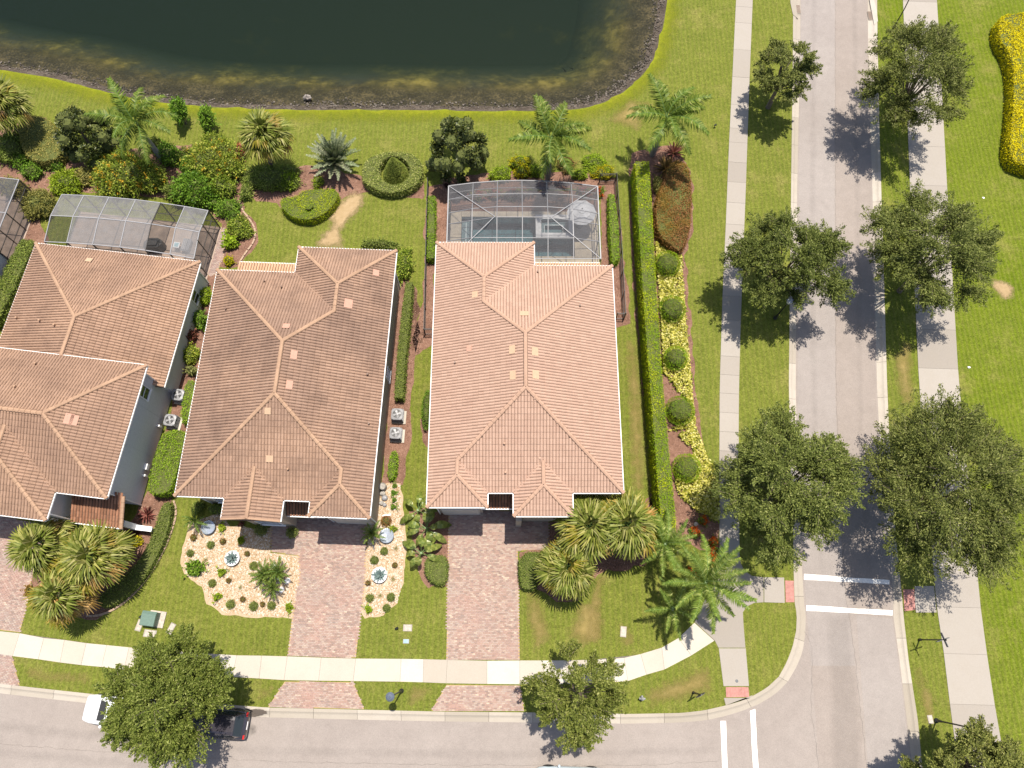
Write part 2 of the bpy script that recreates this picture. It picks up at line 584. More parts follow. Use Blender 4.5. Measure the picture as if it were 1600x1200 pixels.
M['tile_pink'] = island_mat('salmon_roof_tile', [(0.0, (0.372, 0.246, 0.184)), (0.5, (0.396, 0.264, 0.198)), (1.0, (0.42, 0.282, 0.213))], 0.8, [(0.25, 0.45, 0.7, 0.3, (0.37, 0.235, 0.18)), (1.1, 0.5, 0.75, 0.25, (0.30, 0.175, 0.13))])
M['tile_brown'] = island_mat('weathered_roof_tile', [(0.0, (0.310, 0.196, 0.134)), (0.5, (0.338, 0.216, 0.149)), (1.0, (0.37, 0.240, 0.168))], 0.85, [(0.13, 0.36, 0.60, 0.62, (0.200, 0.132, 0.102)), (0.55, 0.46, 0.70, 0.58, (0.140, 0.090, 0.068))])
M['tile_tan'] = island_mat('old_roof_tile', [(0.0, (0.325, 0.205, 0.137)), (0.5, (0.355, 0.226, 0.153)), (1.0, (0.39, 0.250, 0.172))], 0.85, [(0.12, 0.38, 0.62, 0.55, (0.205, 0.130, 0.096)), (0.6, 0.50, 0.72, 0.45, (0.145, 0.090, 0.066))])
M['tile_dark'] = island_mat('dark_porch_tile', [(0.0, (0.20, 0.095, 0.055)), (0.5, (0.27, 0.13, 0.078)), (1.0, (0.33, 0.165, 0.10))], 0.85, [(0.9, 0.45, 0.75, 0.4, (0.12, 0.08, 0.06))])  # darker red-brown tile of the porch roofs, with random darker blotches
M['tile_orange'] = island_mat('orange_lanai_tile', [(0.0, (0.44, 0.27, 0.165)), (1.0, (0.52, 0.335, 0.215))], 0.8)
M['cap_pink'] = island_mat('salmon_ridge_cap', [(0.0, (0.36, 0.230, 0.163)), (1.0, (0.395, 0.255, 0.183))], 0.8)
M['cap_tan'] = island_mat('tan_ridge_cap', [(0.0, (0.31, 0.198, 0.130)), (1.0, (0.375, 0.242, 0.160))], 0.8, [(1.0, 0.48, 0.75, 0.5, (0.24, 0.145, 0.10))])
M['underlay_pink'] = plain('rosy_tile_gap', (0.25, 0.158, 0.116), 0.95, var=0.2)
M['underlay'] = plain('dark_tile_gap', (0.135, 0.085, 0.062), 0.95, var=0.2)
M['tile_pale'] = plain('pale_replacement_tile', (0.42, 0.285, 0.185), 0.8, var=0.08)
M['tile_rose'] = plain('rose_replacement_tile', (0.42, 0.235, 0.170), 0.8, var=0.08)
M['white'] = plain('white_trim', (0.76, 0.75, 0.74), 0.5, var=0.05)
M['wall_taupe'] = plain('taupe_stucco', (0.40, 0.345, 0.28), 0.9, var=0.08, scale=9, bmp=0.2)
M['wall_grey'] = plain('grey_stucco', (0.60, 0.59, 0.60), 0.9, var=0.08, scale=9, bmp=0.2)
M['wall_beige'] = plain('beige_stucco', (0.42, 0.35, 0.27), 0.9, var=0.08, scale=9, bmp=0.2)
M['glass'] = plain('dark_window_glass', (0.02, 0.025, 0.03), 0.05, var=0.05)
M['garage'] = plain('cream_garage_door', (0.55, 0.51, 0.45), 0.5, var=0.04)
M['door'] = plain('brown_door', (0.13, 0.07, 0.045), 0.5, var=0.1)
M['black'] = plain('black_metal', (0.018, 0.018, 0.020), 0.45, var=0.1)
M['bronze'] = plain('bronze_aluminium', (0.05, 0.045, 0.042), 0.45, var=0.1)
M['galv'] = plain('pale_aluminium', (0.26, 0.26, 0.27), 0.4, var=0.1)
M['joint'] = plain('grey_joint', (0.13, 0.115, 0.10), 0.95, var=0.2)
M['grey_metal'] = plain('grey_metal', (0.17, 0.17, 0.18), 0.45, metal=0.2, var=0.1)
M['dark_grey'] = plain('dark_grey_paint', (0.07, 0.075, 0.085), 0.5, var=0.1)
M['lamp_cap'] = plain('slate_lamp_cap', (0.10, 0.12, 0.16), 0.45, var=0.1)
M['lamp_cap_pale'] = plain('pale_lamp_cap', (0.27, 0.29, 0.33), 0.45, var=0.1)
M['transformer'] = plain('green_enamel', (0.10, 0.16, 0.13), 0.5, var=0.1)
M['cover'] = plain('utility_cover', (0.40, 0.35, 0.30), 0.85, var=0.25, scale=7)
M['blue_cover'] = plain('blue_cover', (0.25, 0.37, 0.42), 0.7, var=0.15)
M['stone'] = plain('grey_stone', (0.30, 0.28, 0.25), 0.9, var=0.35, scale=5, bmp=0.4)
M['edging'] = plain('scalloped_edging', (0.34, 0.24, 0.17), 0.9, var=0.25, scale=8)
M['bowl'] = plain('white_glazed_bowl', (0.70, 0.70, 0.71), 0.25, var=0.04)
M['bowl_blue'] = plain('silver_blue_glaze', (0.42, 0.47, 0.55), 0.15, metal=0.5, var=0.15)
M['bark'] = plain('grey_bark', (0.16, 0.125, 0.095), 0.95, var=0.35, scale=5, bmp=0.5)
M['bark_pale'] = plain('pale_palm_trunk', (0.22, 0.195, 0.165), 0.9, var=0.3, scale=4, bmp=0.4)
M['shaft'] = plain('green_crownshaft', (0.11, 0.18, 0.05), 0.5, var=0.15)
M['rock'] = plain('shore_rock', (0.20, 0.175, 0.155), 0.95, var=0.5, scale=3, bmp=0.6)
M['pebble'] = island_mat('shore_pebbles', [(0.0, (0.05, 0.042, 0.033)), (0.6, (0.11, 0.092, 0.076)), (1.0, (0.20, 0.175, 0.15))], 0.95)
M['whitestone'] = island_mat('white_stone_chips', [(0.0, (0.30, 0.20, 0.11)), (0.35, (0.42, 0.30, 0.185)), (0.6, (0.48, 0.385, 0.28)), (0.85, (0.55, 0.49, 0.41)), (1.0, (0.64, 0.60, 0.55))], 0.85)
M['chip'] = island_mat('bark_chips', [(0.0, (0.07, 0.04, 0.03)), (0.5, (0.20, 0.11, 0.08)), (1.0, (0.40, 0.26, 0.20))], 0.95)
M['parasol'] = plain('white_parasol_cloth', (0.72, 0.73, 0.76), 0.8, var=0.03)
M['tyre'] = plain('black_rubber', (0.02, 0.02, 0.02), 0.9, var=0.1)
M['lens'] = plain('clear_lens', (0.55, 0.57, 0.6), 0.1, var=0.05)
M['red_lens'] = plain('red_lens', (0.45, 0.02, 0.02), 0.15, var=0.05)
def paint(name, c, rough=0.25):
    m, n, l, b = new_mat(name)
    f = noise(n, l, pos(n), 3)
    r = ramp(n, [(0.3, tuple(k * .96 for k in c)), (0.7, c)])
    l.new(f, r.inputs[0]); l.new(r.outputs[0], b.inputs['Base Color'])
    b.inputs['Roughness'].default_value = rough
    b.inputs['Coat Weight'].default_value = 0.8
    b.inputs['Coat Roughness'].default_value = 0.05
    return m
M['car_white'] = paint('white_car_paint', (0.74, 0.75, 0.77))
M['car_navy'] = paint('dark_navy_car_paint', (0.030, 0.026, 0.034))
M['car_pale'] = paint('pale_blue_car_paint', (0.42, 0.50, 0.54))
# screens of the pool cages
def screen(name, c, op):
    m, n, l, b = new_mat(name)
    f = noise(n, l, pos(n), 1.6, 6, 0.7)
    tr = n.new('ShaderNodeBsdfTransparent')
    ms = n.new('ShaderNodeMixShader')
    l.new(maprange(n, l, f, 0.3, 0.7, op * 0.78, op * 1.2), ms.inputs[0])
    b.inputs['Base Color'].default_value = (*c, 1)
    b.inputs['Roughness'].default_value = 0.9
    b.inputs['Specular IOR Level'].default_value = 0.1
    l.new(tr.outputs[0], ms.inputs[1]); l.new(b.outputs[0], ms.inputs[2])
    l.new(ms.outputs[0], n['Material Output'].inputs['Surface'])
    return m
M['screen'] = screen('insect_screen', (0.105, 0.105, 0.112), 0.52)
M['screen_wall'] = screen('wall_insect_screen', (0.06, 0.06, 0.07), 0.40)
M['screen_old'] = screen('chalky_insect_screen', (0.185, 0.182, 0.185), 0.60)
M['screen_new'] = screen('clear_insect_screen', (0.05, 0.05, 0.05), 0.32)
# water
def water(name, tint, dens, ripple, rs=1.2):
    m, n, l, b = new_mat(name)
    n.remove(b)
    p = pos(n)
    fr = n.new('ShaderNodeFresnel'); fr.inputs['IOR'].default_value = 1.33
    tr = n.new('ShaderNodeBsdfTransparent')
    gl = n.new('ShaderNodeBsdfGlossy'); gl.inputs['Roughness'].default_value = 0.10
    bp = n.new('ShaderNodeBump'); bp.inputs['Strength'].default_value = ripple; bp.inputs['Distance'].default_value = 0.03
    l.new(noise(n, l, p, rs, 4), bp.inputs['Height'])
    l.new(bp.outputs[0], gl.inputs['Normal']); l.new(bp.outputs[0], fr.inputs['Normal'])
    ms = n.new('ShaderNodeMixShader')
    l.new(fr.outputs[0], ms.inputs[0]); l.new(tr.outputs[0], ms.inputs[1]); l.new(gl.outputs[0], ms.inputs[2])
    l.new(ms.outputs[0], n['Material Output'].inputs['Surface'])
    va = n.new('ShaderNodeVolumeAbsorption')
    va.inputs['Color'].default_value = (*tint, 1)
    va.inputs['Density'].default_value = dens
    l.new(va.outputs[0], n['Material Output'].inputs['Volume'])
    return m
M['pond_water'] = water('pond_water', (0.58, 0.66, 0.56), 0.62, 1.0, 3.0)
M['pool_water'] = water('pool_water', (0.35, 0.75, 0.80), 0.5, 0.8, 3.0)
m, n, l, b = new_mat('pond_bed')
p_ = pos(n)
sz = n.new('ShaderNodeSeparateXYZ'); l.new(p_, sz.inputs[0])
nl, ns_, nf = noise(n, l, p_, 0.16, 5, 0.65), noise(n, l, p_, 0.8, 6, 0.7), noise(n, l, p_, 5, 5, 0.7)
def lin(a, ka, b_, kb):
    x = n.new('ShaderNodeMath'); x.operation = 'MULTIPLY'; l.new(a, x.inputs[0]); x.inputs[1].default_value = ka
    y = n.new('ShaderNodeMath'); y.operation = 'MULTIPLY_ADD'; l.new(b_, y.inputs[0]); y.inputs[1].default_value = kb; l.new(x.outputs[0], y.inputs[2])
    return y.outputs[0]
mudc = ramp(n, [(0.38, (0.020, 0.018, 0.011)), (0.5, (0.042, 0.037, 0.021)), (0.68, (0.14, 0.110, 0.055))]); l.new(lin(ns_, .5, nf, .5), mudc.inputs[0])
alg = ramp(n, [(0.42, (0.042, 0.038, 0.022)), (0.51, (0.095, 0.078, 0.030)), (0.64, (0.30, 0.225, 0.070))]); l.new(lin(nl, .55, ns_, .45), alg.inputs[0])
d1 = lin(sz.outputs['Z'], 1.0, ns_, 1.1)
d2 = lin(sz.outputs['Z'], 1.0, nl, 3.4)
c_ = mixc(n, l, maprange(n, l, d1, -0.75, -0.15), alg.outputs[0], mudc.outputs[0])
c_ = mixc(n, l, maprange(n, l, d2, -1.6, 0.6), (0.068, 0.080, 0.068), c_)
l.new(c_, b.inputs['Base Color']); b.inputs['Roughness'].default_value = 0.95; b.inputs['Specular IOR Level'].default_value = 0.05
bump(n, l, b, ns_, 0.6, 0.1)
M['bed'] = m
M['mud'] = ground_mat('shore_mud', [(0.32, (0.030, 0.025, 0.019)), (0.5, (0.075, 0.060, 0.047)), (0.68, (0.19, 0.16, 0.13))], (0.6, 3, 10), bmp=0.9, bd=0.06)[0]
M['deep'] = plain('deep_silt', (0.050, 0.062, 0.050), 0.95, var=0.1, scale=0.2)
M['plaster'] = plain('grey_blue_pool_plaster', (0.20, 0.26, 0.28), 0.8, var=0.2, scale=2)
# leaves
M['oak'] = leaf_mat('oak_leaf', [(0.0, (0.034, 0.044, 0.010)), (0.5, (0.078, 0.090, 0.024)), (0.85, (0.125, 0.138, 0.036)), (1.0, (0.19, 0.19, 0.075))], 0.18, 0.55, 0.1)
M['oak_bright'] = leaf_mat('young_oak_leaf', [(0.0, (0.036, 0.048, 0.008)), (0.5, (0.084, 0.100, 0.020)), (0.85, (0.135, 0.150, 0.034)), (1.0, (0.21, 0.21, 0.075))], 0.18, 0.55, 0.1)
M['magnolia'] = leaf_mat('glossy_magnolia_leaf', [(0.0, (0.016, 0.022, 0.008)), (0.6, (0.040, 0.052, 0.016)), (0.9, (0.11, 0.12, 0.030)), (1.0, (0.16, 0.15, 0.06))], 0.12, 0.45, 0.25)
M['royal'] = leaf_mat('royal_palm_leaf', [(0.0, (0.045, 0.080, 0.012)), (0.5, (0.105, 0.155, 0.025)), (0.9, (0.20, 0.25, 0.055)), (1.0, (0.30, 0.31, 0.12))], 0.3, 0.4)
M['queen'] = leaf_mat('dark_feather_palm_leaf', [(0.0, (0.035, 0.058, 0.012)), (0.5, (0.078, 0.112, 0.020)), (0.9, (0.16, 0.19, 0.050)), (1.0, (0.27, 0.28, 0.12))], 0.3, 0.4)
M['sabal'] = leaf_mat('cabbage_palm_leaf', [(0.0, (0.070, 0.090, 0.014)), (0.5, (0.150, 0.165, 0.034)), (0.85, (0.245, 0.245, 0.075)), (1.0, (0.33, 0.31, 0.13))], 0.3, 0.4)
M['sabal_yellow'] = leaf_mat('yellowing_palm_leaf', [(0.0, (0.16, 0.15, 0.015)), (0.5, (0.26, 0.22, 0.030)), (1.0, (0.40, 0.30, 0.09))], 0.3, 0.5)
M['sabal_dry'] = leaf_mat('dry_palm_leaf', [(0.0, (0.22, 0.13, 0.035)), (0.5, (0.33, 0.21, 0.07)), (1.0, (0.45, 0.30, 0.13))], 0.2, 0.7)
M['silver'] = leaf_mat('silver_palm_leaf', [(0.0, (0.10, 0.125, 0.075)), (0.5, (0.19, 0.21, 0.14)), (1.0, (0.33, 0.34, 0.25))], 0.2, 0.5)
M['hedge_yg'] = leaf_mat('yellow_green_hedge_leaf', [(0.0, (0.065, 0.095, 0.002)), (0.5, (0.150, 0.178, 0.004)), (1.0, (0.27, 0.27, 0.012))], 0.3, 0.5, 0.08, (0.7, (0.095, 0.14, 0.006)))
M['hedge_bright'] = leaf_mat('bright_hedge_leaf', [(0.0, (0.050, 0.095, 0.004)), (0.5, (0.110, 0.180, 0.010)), (1.0, (0.20, 0.28, 0.03))], 0.3)
M['hedge_dark'] = leaf_mat('dark_hedge_leaf', [(0.0, (0.035, 0.055, 0.010)), (0.5, (0.080, 0.105, 0.020)), (1.0, (0.17, 0.19, 0.05))], 0.25)
M['hedge_mixed'] = leaf_mat('variegated_hedge_leaf', [(0.0, (0.060, 0.085, 0.014)), (0.4, (0.125, 0.145, 0.030)), (0.8, (0.21, 0.21, 0.065)), (1.0, (0.40, 0.36, 0.17))], 0.25)
M['ball'] = leaf_mat('clipped_ball_leaf', [(0.0, (0.028, 0.062, 0.002)), (0.5, (0.066, 0.122, 0.004)), (1.0, (0.125, 0.175, 0.009))], 0.25, 0.5, 0.08, (1.8, (0.080, 0.095, 0.005)))
M['shrub'] = leaf_mat('garden_shrub_leaf', [(0.0, (0.040, 0.062, 0.008)), (0.5, (0.095, 0.130, 0.015)), (0.9, (0.19, 0.22, 0.035)), (1.0, (0.31, 0.29, 0.07))], 0.3, 0.4)
M['shrub_rich'] = leaf_mat('rich_green_leaf', [(0.0, (0.025, 0.055, 0.006)), (0.5, (0.060, 0.115, 0.012)), (1.0, (0.14, 0.21, 0.03))], 0.3, 0.4)
M['shrub_olive'] = leaf_mat('olive_shrub_leaf', [(0.0, (0.075, 0.072, 0.018)), (0.5, (0.145, 0.135, 0.035)), (1.0, (0.25, 0.22, 0.08))], 0.25)
M['shrub_lime'] = leaf_mat('lime_shrub_leaf', [(0.0, (0.080, 0.120, 0.006)), (0.5, (0.160, 0.220, 0.012)), (1.0, (0.28, 0.33, 0.04))], 0.3)
M['yellow'] = leaf_mat('yellow_shrub_leaf', [(0.0, (0.17, 0.16, 0.003)), (0.5, (0.34, 0.30, 0.005)), (1.0, (0.55, 0.46, 0.02))], 0.3)
M['yellow_bright'] = leaf_mat('golden_hedge_leaf', [(0.0, (0.34, 0.27, 0.002)), (0.5, (0.58, 0.47, 0.004)), (1.0, (0.72, 0.60, 0.02))], 0.3)
M['cover_yellow'] = leaf_mat('variegated_cover_leaf', [(0.0, (0.12, 0.14, 0.012)), (0.35, (0.35, 0.33, 0.045)), (0.7, (0.56, 0.52, 0.12)), (1.0, (0.66, 0.62, 0.28))], 0.25)
M['copper'] = leaf_mat('copper_shrub_leaf', [(0.0, (0.075, 0.032, 0.010)), (0.5, (0.145, 0.066, 0.024)), (1.0, (0.23, 0.12, 0.050))], 0.1, 0.5, 0.1, (0.6, (0.150, 0.088, 0.018)))
M['maroon'] = leaf_mat('maroon_leaf', [(0.0, (0.040, 0.012, 0.012)), (0.6, (0.11, 0.035, 0.030)), (1.0, (0.26, 0.11, 0.09))], 0.2)
M['bronze_leaf'] = leaf_mat('bronze_strap_leaf', [(0.0, (0.045, 0.028, 0.012)), (0.6, (0.12, 0.075, 0.028)), (1.0, (0.28, 0.17, 0.06))], 0.2)
M['orange_leaf'] = leaf_mat('orange_flower', [(0.0, (0.30, 0.035, 0.004)), (0.6, (0.50, 0.075, 0.008)), (1.0, (0.60, 0.14, 0.02))], 0.2)
M['red_leaf'] = leaf_mat('red_bract', [(0.0, (0.28, 0.045, 0.035)), (1.0, (0.48, 0.12, 0.09))], 0.2)
M['amber_leaf'] = leaf_mat('amber_new_leaf', [(0.0, (0.26, 0.17, 0.012)), (1.0, (0.44, 0.26, 0.03))], 0.2)
M['agave'] = plain('blue_agave', (0.17, 0.23, 0.22), 0.6, var=0.2, scale=3)
M['banana'] = leaf_mat('paddle_leaf', [(0.0, (0.055, 0.085, 0.016)), (0.5, (0.115, 0.150, 0.030)), (1.0, (0.21, 0.23, 0.06))], 0.3, 0.35, 0.5)
M['grassy'] = leaf_mat('pale_tuft_blade', [(0.0, (0.17, 0.18, 0.06)), (1.0, (0.36, 0.34, 0.15))], 0.3)
M['core'] = plain('inner_twigs', (0.075, 0.088, 0.018), 0.95, var=0.3)
M['turf'] = leaf_mat('turf_blade', [(0.0, (0.085, 0.105, 0.012)), (0.5, (0.15, 0.165, 0.022)), (1.0, (0.26, 0.24, 0.06))], 0.3, 0.7, 0.1)

# ------------------------------------------------------------------ the setting: ground, pond, road, walks
shore_px = [(-220, 60), (-60, 98), (0, 110), (82, 121), (150, 140), (212, 155), (275, 163), (360, 169), (460, 172.5), (575, 171), (690, 173), (760, 173.5), (860, 173), (910, 170),
            (942, 161), (967, 149), (985, 135), (1003, 118), (1020, 97), (1032, 60), (1040, 20), (1045, -20), (1047, -90), (1030, -220), (980, -330), (800, -420), (400, -440), (-100, -400), (-400, -250), (-420, 0)]
shore = resample(smooth_line(GL(shore_px), 2, True), 0.8, True)
if area(shore) < 0:
    shore = shore[::-1]
_jr = np.random.default_rng(3)
curbL = [((1240, -220), (1252, -220)), ((1239, 60), (1251, 60)), ((1236, 300), (1246, 300)), ((1232.5, 600), (1244, 600)), ((1235, 740), (1246.5, 740)), ((1239, 820), (1251, 820)),
         ((1240, 890), (1254, 890)), ((1241.5, 941), (1257, 941)), ((1245, 960), (1260, 960)), ((1244, 985), (1259, 990)), ((1238, 1012), (1255, 1018)), ((1229, 1035), (1246, 1041)),
         ((1217, 1057), (1232, 1065)), ((1199, 1074), (1212, 1085)), ((1177, 1087), (1187, 1100)), ((1156, 1096), (1163, 1110)), ((1131, 1103), (1135, 1119)), ((1100, 1110), (1102, 1126)),
         ((1065, 1114), (1066, 1129)), ((987, 1115.5), (987, 1131)), ((812, 1113), (812, 1129)), ((695, 1112), (695, 1127.5)), ((570, 1109), (570, 1125)), ((417, 1105.5), (415, 1121)),
         ((300, 1097), (297, 1113)), ((150, 1085), (146, 1100)), ((32, 1072), (29, 1087)), ((-100, 1056), (-104, 1071)), ((-330, 1027), (-335, 1042))]
curbR = [((1368, -220), (1355, -220)), ((1371, 60), (1357, 60)), ((1374, 200), (1361, 200)), ((1377, 300), (1364, 300)), ((1386, 600), (1371, 600)), ((1392, 740), (1378, 740)), ((1399, 830), (1388, 830)),
         ((1405, 890), (1393, 890)), ((1409, 930), (1397, 930)), ((1412, 965), (1397, 965)), ((1420, 1035), (1407, 1035)), ((1434, 1125), (1418, 1125)), ((1441, 1200), (1427, 1200)), ((1475, 1500), (1460, 1500))]
def pairline(pairs, step):
    """even steps along a pair of edges"""
    a = np.array([G(*p[0])[:2] for p in pairs]); b = np.array([G(*p[1])[:2] for p in pairs])
    m = (a + b) / 2
    s = np.concatenate([[0], np.cumsum(np.linalg.norm(np.diff(m, axis=0), axis=1))])
    t = np.linspace(0, s[-1], max(2, int(round(s[-1] / step)) + 1))
    f = lambda q: np.stack([np.interp(t, s, q[:, 0]), np.interp(t, s, q[:, 1])], 1)
    return f(a), f(b)
LA, LB = pairline(curbL, 0.5)
RA, RB = pairline(curbR, 0.5)
south = GL([(-335, 1262), (300, 1330), (900, 1352), (1100, 1350), (1190, 1375), (1235, 1420), (1250, 1500)])
road_out = [tuple(q) for q in LA] + [q[:2] for q in south] + [tuple(q) for q in RA[::-1]]
# footprint of the pool deck of the corner house, in its frame
A3, A2, A1 = math.radians(0.875), math.radians(-1.37), math.radians(-6.1)
def loc(ang, px, py, z=0.0):
    x, y, _ = G(px, py, z)
    c, s = math.cos(ang), math.sin(ang)
    return np.array([c * x + s * y, -s * x + c * y])
def wor(ang, x, y):
    c, s = math.cos(ang), math.sin(ang)
    return (c * x - s * y, s * x + c * y)
dk_x0, dk_x1, dk_y0, dk_y1 = -4.95, 7.60, 25.6, 36.6
deck_out = [wor(A3, *p) for p in ((dk_x0, dk_y0), (dk_x1, dk_y0), (dk_x1, dk_y1), (dk_x0, dk_y1))]
outer = [(-260, -160), (260, -160), (260, 330), (-260, 330)]
loops = [outer, [tuple(q) for q in shore], road_out, deck_out]
gv = [q for l_ in loops for q in l_]
ground = MB().add([(q[0], q[1], 0) for q in gv], tess(loops)).build('lawn', M['lawn'], kind='structure')

# pond: bank, bed, water
rings, zs = [shore], [0.0]
for d, z in ((0.22, -0.10), (0.8, -0.36), (1.6, -0.52), (3.0, -0.85), (4.6, -1.5), (6.5, -2.6), (8.5, -3.6)):
    q = offset_poly(shore, d)
    if d < 1.0:
        q = q + _jr.normal(size=q.shape) * 0.07
    elif d < 4:
        q = q + _jr.normal(size=q.shape) * 0.12
    rings.append(q); zs.append(z)
n0 = len(shore)
mb = MB()
for i in range(1, len(rings) - 1):
    v = np.vstack([np.c_[rings[i], np.full(n0, zs[i])], np.c_[rings[i + 1], np.full(n0, zs[i + 1])]])
    f = np.array([(k, (k + 1) % n0, (k + 1) % n0 + n0, k + n0) for k in range(n0)])
    mb.add(v, f, 0 if i == 1 else 1)
last = rings[-1]
mb.add(np.c_[last, np.full(n0, zs[-1])], tess([[tuple(q) for q in last]]), 1)
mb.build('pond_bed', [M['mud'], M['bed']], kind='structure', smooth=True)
v = np.vstack([np.c_[rings[0], np.full(n0, 0.0)], np.c_[rings[1], np.full(n0, zs[1])]])
MB().add(v, np.array([(k, (k + 1) % n0, (k + 1) % n0 + n0, k + n0) for k in range(n0)])).build('pond_bank', M['mud'], kind='structure')
wl_ = offset_poly(shore, 0.45)
MB().prism([tuple(q) for q in wl_], -6.0, -0.26).build('pond_water', M['pond_water'], kind='structure')
def set_inner(o, vals):
    at = o.data.attributes.new('inner', 'FLOAT', 'POINT')
    at.data.foreach_set('value', np.asarray(vals, dtype=np.float32))
    return o
def worn_patch(name, px, mat, d=0.9, z=0.008, seed=0, **kw):
    """ground patch that thins out towards its edge"""
    w = np.array([q[:2] for q in GL(px)])
    st = .22
    lo, hi = w.min(0) - st, w.max(0) + st
    nx, ny = int((hi - lo)[0] / st) + 2, int((hi - lo)[1] / st) + 2
    X, Y = np.meshgrid(lo[0] + np.arange(nx) * st, lo[1] + np.arange(ny) * st, indexing='ij')
    p = np.c_[X.ravel(), Y.ravel()]
    dist = np.full(len(p), 1e9)
    for i in range(len(w)):
        a_, b_ = w[i], w[(i + 1) % len(w)]
        t_ = np.clip(((p - a_) @ (b_ - a_)) / max(((b_ - a_) ** 2).sum(), 1e-9), 0, 1)
        dist = np.minimum(dist, np.linalg.norm(p - a_ - t_[:, None] * (b_ - a_), axis=1))
    ins = inside(p, w)
    val = np.where(ins, np.clip(dist / d, 0, 1) * .75, -dist * 2)
    ix, iy = np.meshgrid(np.arange(nx - 1), np.arange(ny - 1), indexing='ij')
    q = (ix * ny + iy).ravel()
    f = np.stack([q, q + ny, q + ny + 1, q + 1], 1)
    f = f[ins[f].any(1)]
    used = np.unique(f)
    re_ = np.zeros(len(p), int); re_[used] = np.arange(len(used))
    kw.setdefault('kind', 'structure')
    o = MB().add(np.c_[p[used], np.full(len(used), z)], re_[f]).build(name, mat, **kw)
    return set_inner(o, val[used])
# bright uncut grass along the water
rs_ = [offset_poly(shore, d) + _jr.normal(size=shore.shape) * .07 for d in (-0.02, -0.6, -2.1)]
v = np.vstack([np.c_[q, np.full(n0, z)] for q, z in zip(rs_, (.014, .010, .006))])
f = [(k + j * n0, k + (j + 1) * n0, (k + 1) % n0 + (j + 1) * n0, (k + 1) % n0 + j * n0) for j in range(2) for k in range(n0)]
set_inner(MB().add(v, f).build('grass_bank', M['bank'], kind='structure'), np.r_[np.full(n0, .75), np.full(n0, .42), np.full(n0, -.15)])
# pebbles on the shore
def stones(poly_or_pts, size, mat, name, parent=None, z=0.0, squash=0.6, **kw):
    p = np.asarray(poly_or_pts, float)
    n = len(p)
    if p.shape[1] == 2:
        p = np.c_[p, np.full(n, z)]
    base = np.array([(1, 0, 0), (0, 1, 0), (-1, 0, 0), (0, -1, 0), (0, 0, 1.0)])
    a = RNG.uniform(0, 6.28, n)
    s = size * RNG.uniform(0.5, 1.3, n)
    v = base[None] * (s[:, None, None] * RNG.uniform(0.7, 1.3, (n, 5, 3)))
    v[:, :, 2] *= squash
    c, sn = np.cos(a)[:, None], np.sin(a)[:, None]
    x = v[:, :, 0] * c - v[:, :, 1] * sn
    y = v[:, :, 0] * sn + v[:, :, 1] * c
    v = np.stack([x, y, v[:, :, 2]], 2) + p[:, None, :]
    f = np.array([(0, 1, 4), (1, 2, 4), (2, 3, 4), (3, 0, 4)])[None] + (np.arange(n) * 5)[:, None, None]
    return MB().add(v.reshape(-1, 3), f.reshape(-1, 3)).build(name, mat, parent, kind='stuff', **kw)
k = RNG.integers(0, n0, 5200)
t = RNG.random(5200)[:, None]; u_ = RNG.beta(1.2, 1.6, 5200)[:, None]
pp = rings[1][k] * (1 - t) + rings[1][(k + 1) % n0] * t
qq = rings[3][k] * (1 - t) + rings[3][(k + 1) % n0] * t
sp_ = pp * (1 - u_) + qq * u_
m_ = (sp_[:, 1] < 64) & (sp_[:, 0] > -50)
stones(np.c_[sp_, (-0.06 - 0.42 * u_[:, 0])][m_], 0.085, M['pebble'], 'shore_pebbles')
c = G(480, 153, -0.2)
tag(place(MB().blob((0, 0, 0), (0.42, 0.28, 0.28), 9, 6, lump=0.14), 'boulder', M['rock'], tuple(c)), 'pale grey boulder standing in the shallow water off the shore', 'boulder')

# road
rd = [tuple(q) for q in LB] + [q[:2] for q in south] + [tuple(q) for q in RB[::-1]]
MB().add([(q[0], q[1], -0.10) for q in rd], tess([rd])).build('road', M['asphalt'], kind='structure')
def sheet(name, px, z, mat, jg=None, **kw):
    w = GL(px) if not isinstance(px, np.ndarray) else [tuple(q) for q in px]
    w = [q[:2] for q in w]
    if jg:
        w = jag(w, *jg)
    kw.setdefault('kind', 'structure')
    return MB().add([(q[0], q[1], z) for q in w], [t if area([w[i] for i in t]) > 0 else t[::-1] for t in tess([w])]).build(name, mat, **kw)
sheet('asphalt_lane', [(1254, -200), (1305, -200), (1305, 300), (1306, 620), (1318, 900), (1335, 1017), (1337, 1040), (1268, 1040), (1262, 965), (1257, 900), (1250, 780), (1247, 600), (1249, 300)], -0.096, M['asphalt_cool'])
sheet('asphalt_lane', [(1306, -200), (1353, -200), (1362, 300), (1369, 600), (1376, 740), (1390, 890), (1395, 965), (1338, 960), (1319, 900), (1307, 620), (1306, 300)], -0.096, M['asphalt_warm'])
sheet('asphalt_lane', [(1269, 1041), (1337, 1041), (1357, 1210), (1390, 1480), (1308, 1480), (1282, 1210)], -0.096, M['asphalt_warm'])
sheet('asphalt_lane', [(1339, 961), (1395, 967), (1405, 1035), (1416, 1125), (1425, 1200), (1458, 1490), (1392, 1480), (1358, 1210)], -0.096, M['asphalt_cool'])
sheet('tar_stain', [(385, 1107.5), (417, 1110), (418, 1115), (395, 1119), (386, 1117)], 0.016, plain('oil_stain', (0.10, 0.08, 0.065), 0.9), (0.12, 0.03, 4))
for nm, px in (('upper', [(1257.5, 897), (1391, 906), (1391, 913.5), (1257.5, 905)]), ('lower', [(1261, 946), (1396, 953.5), (1396, 962), (1261, 953.5)])):
    sheet('crossing_stripe', px, -0.091, M['stripe'], (0.4, 0.012, 8), label='white crosswalk line across the side road, %s of the two' % nm)
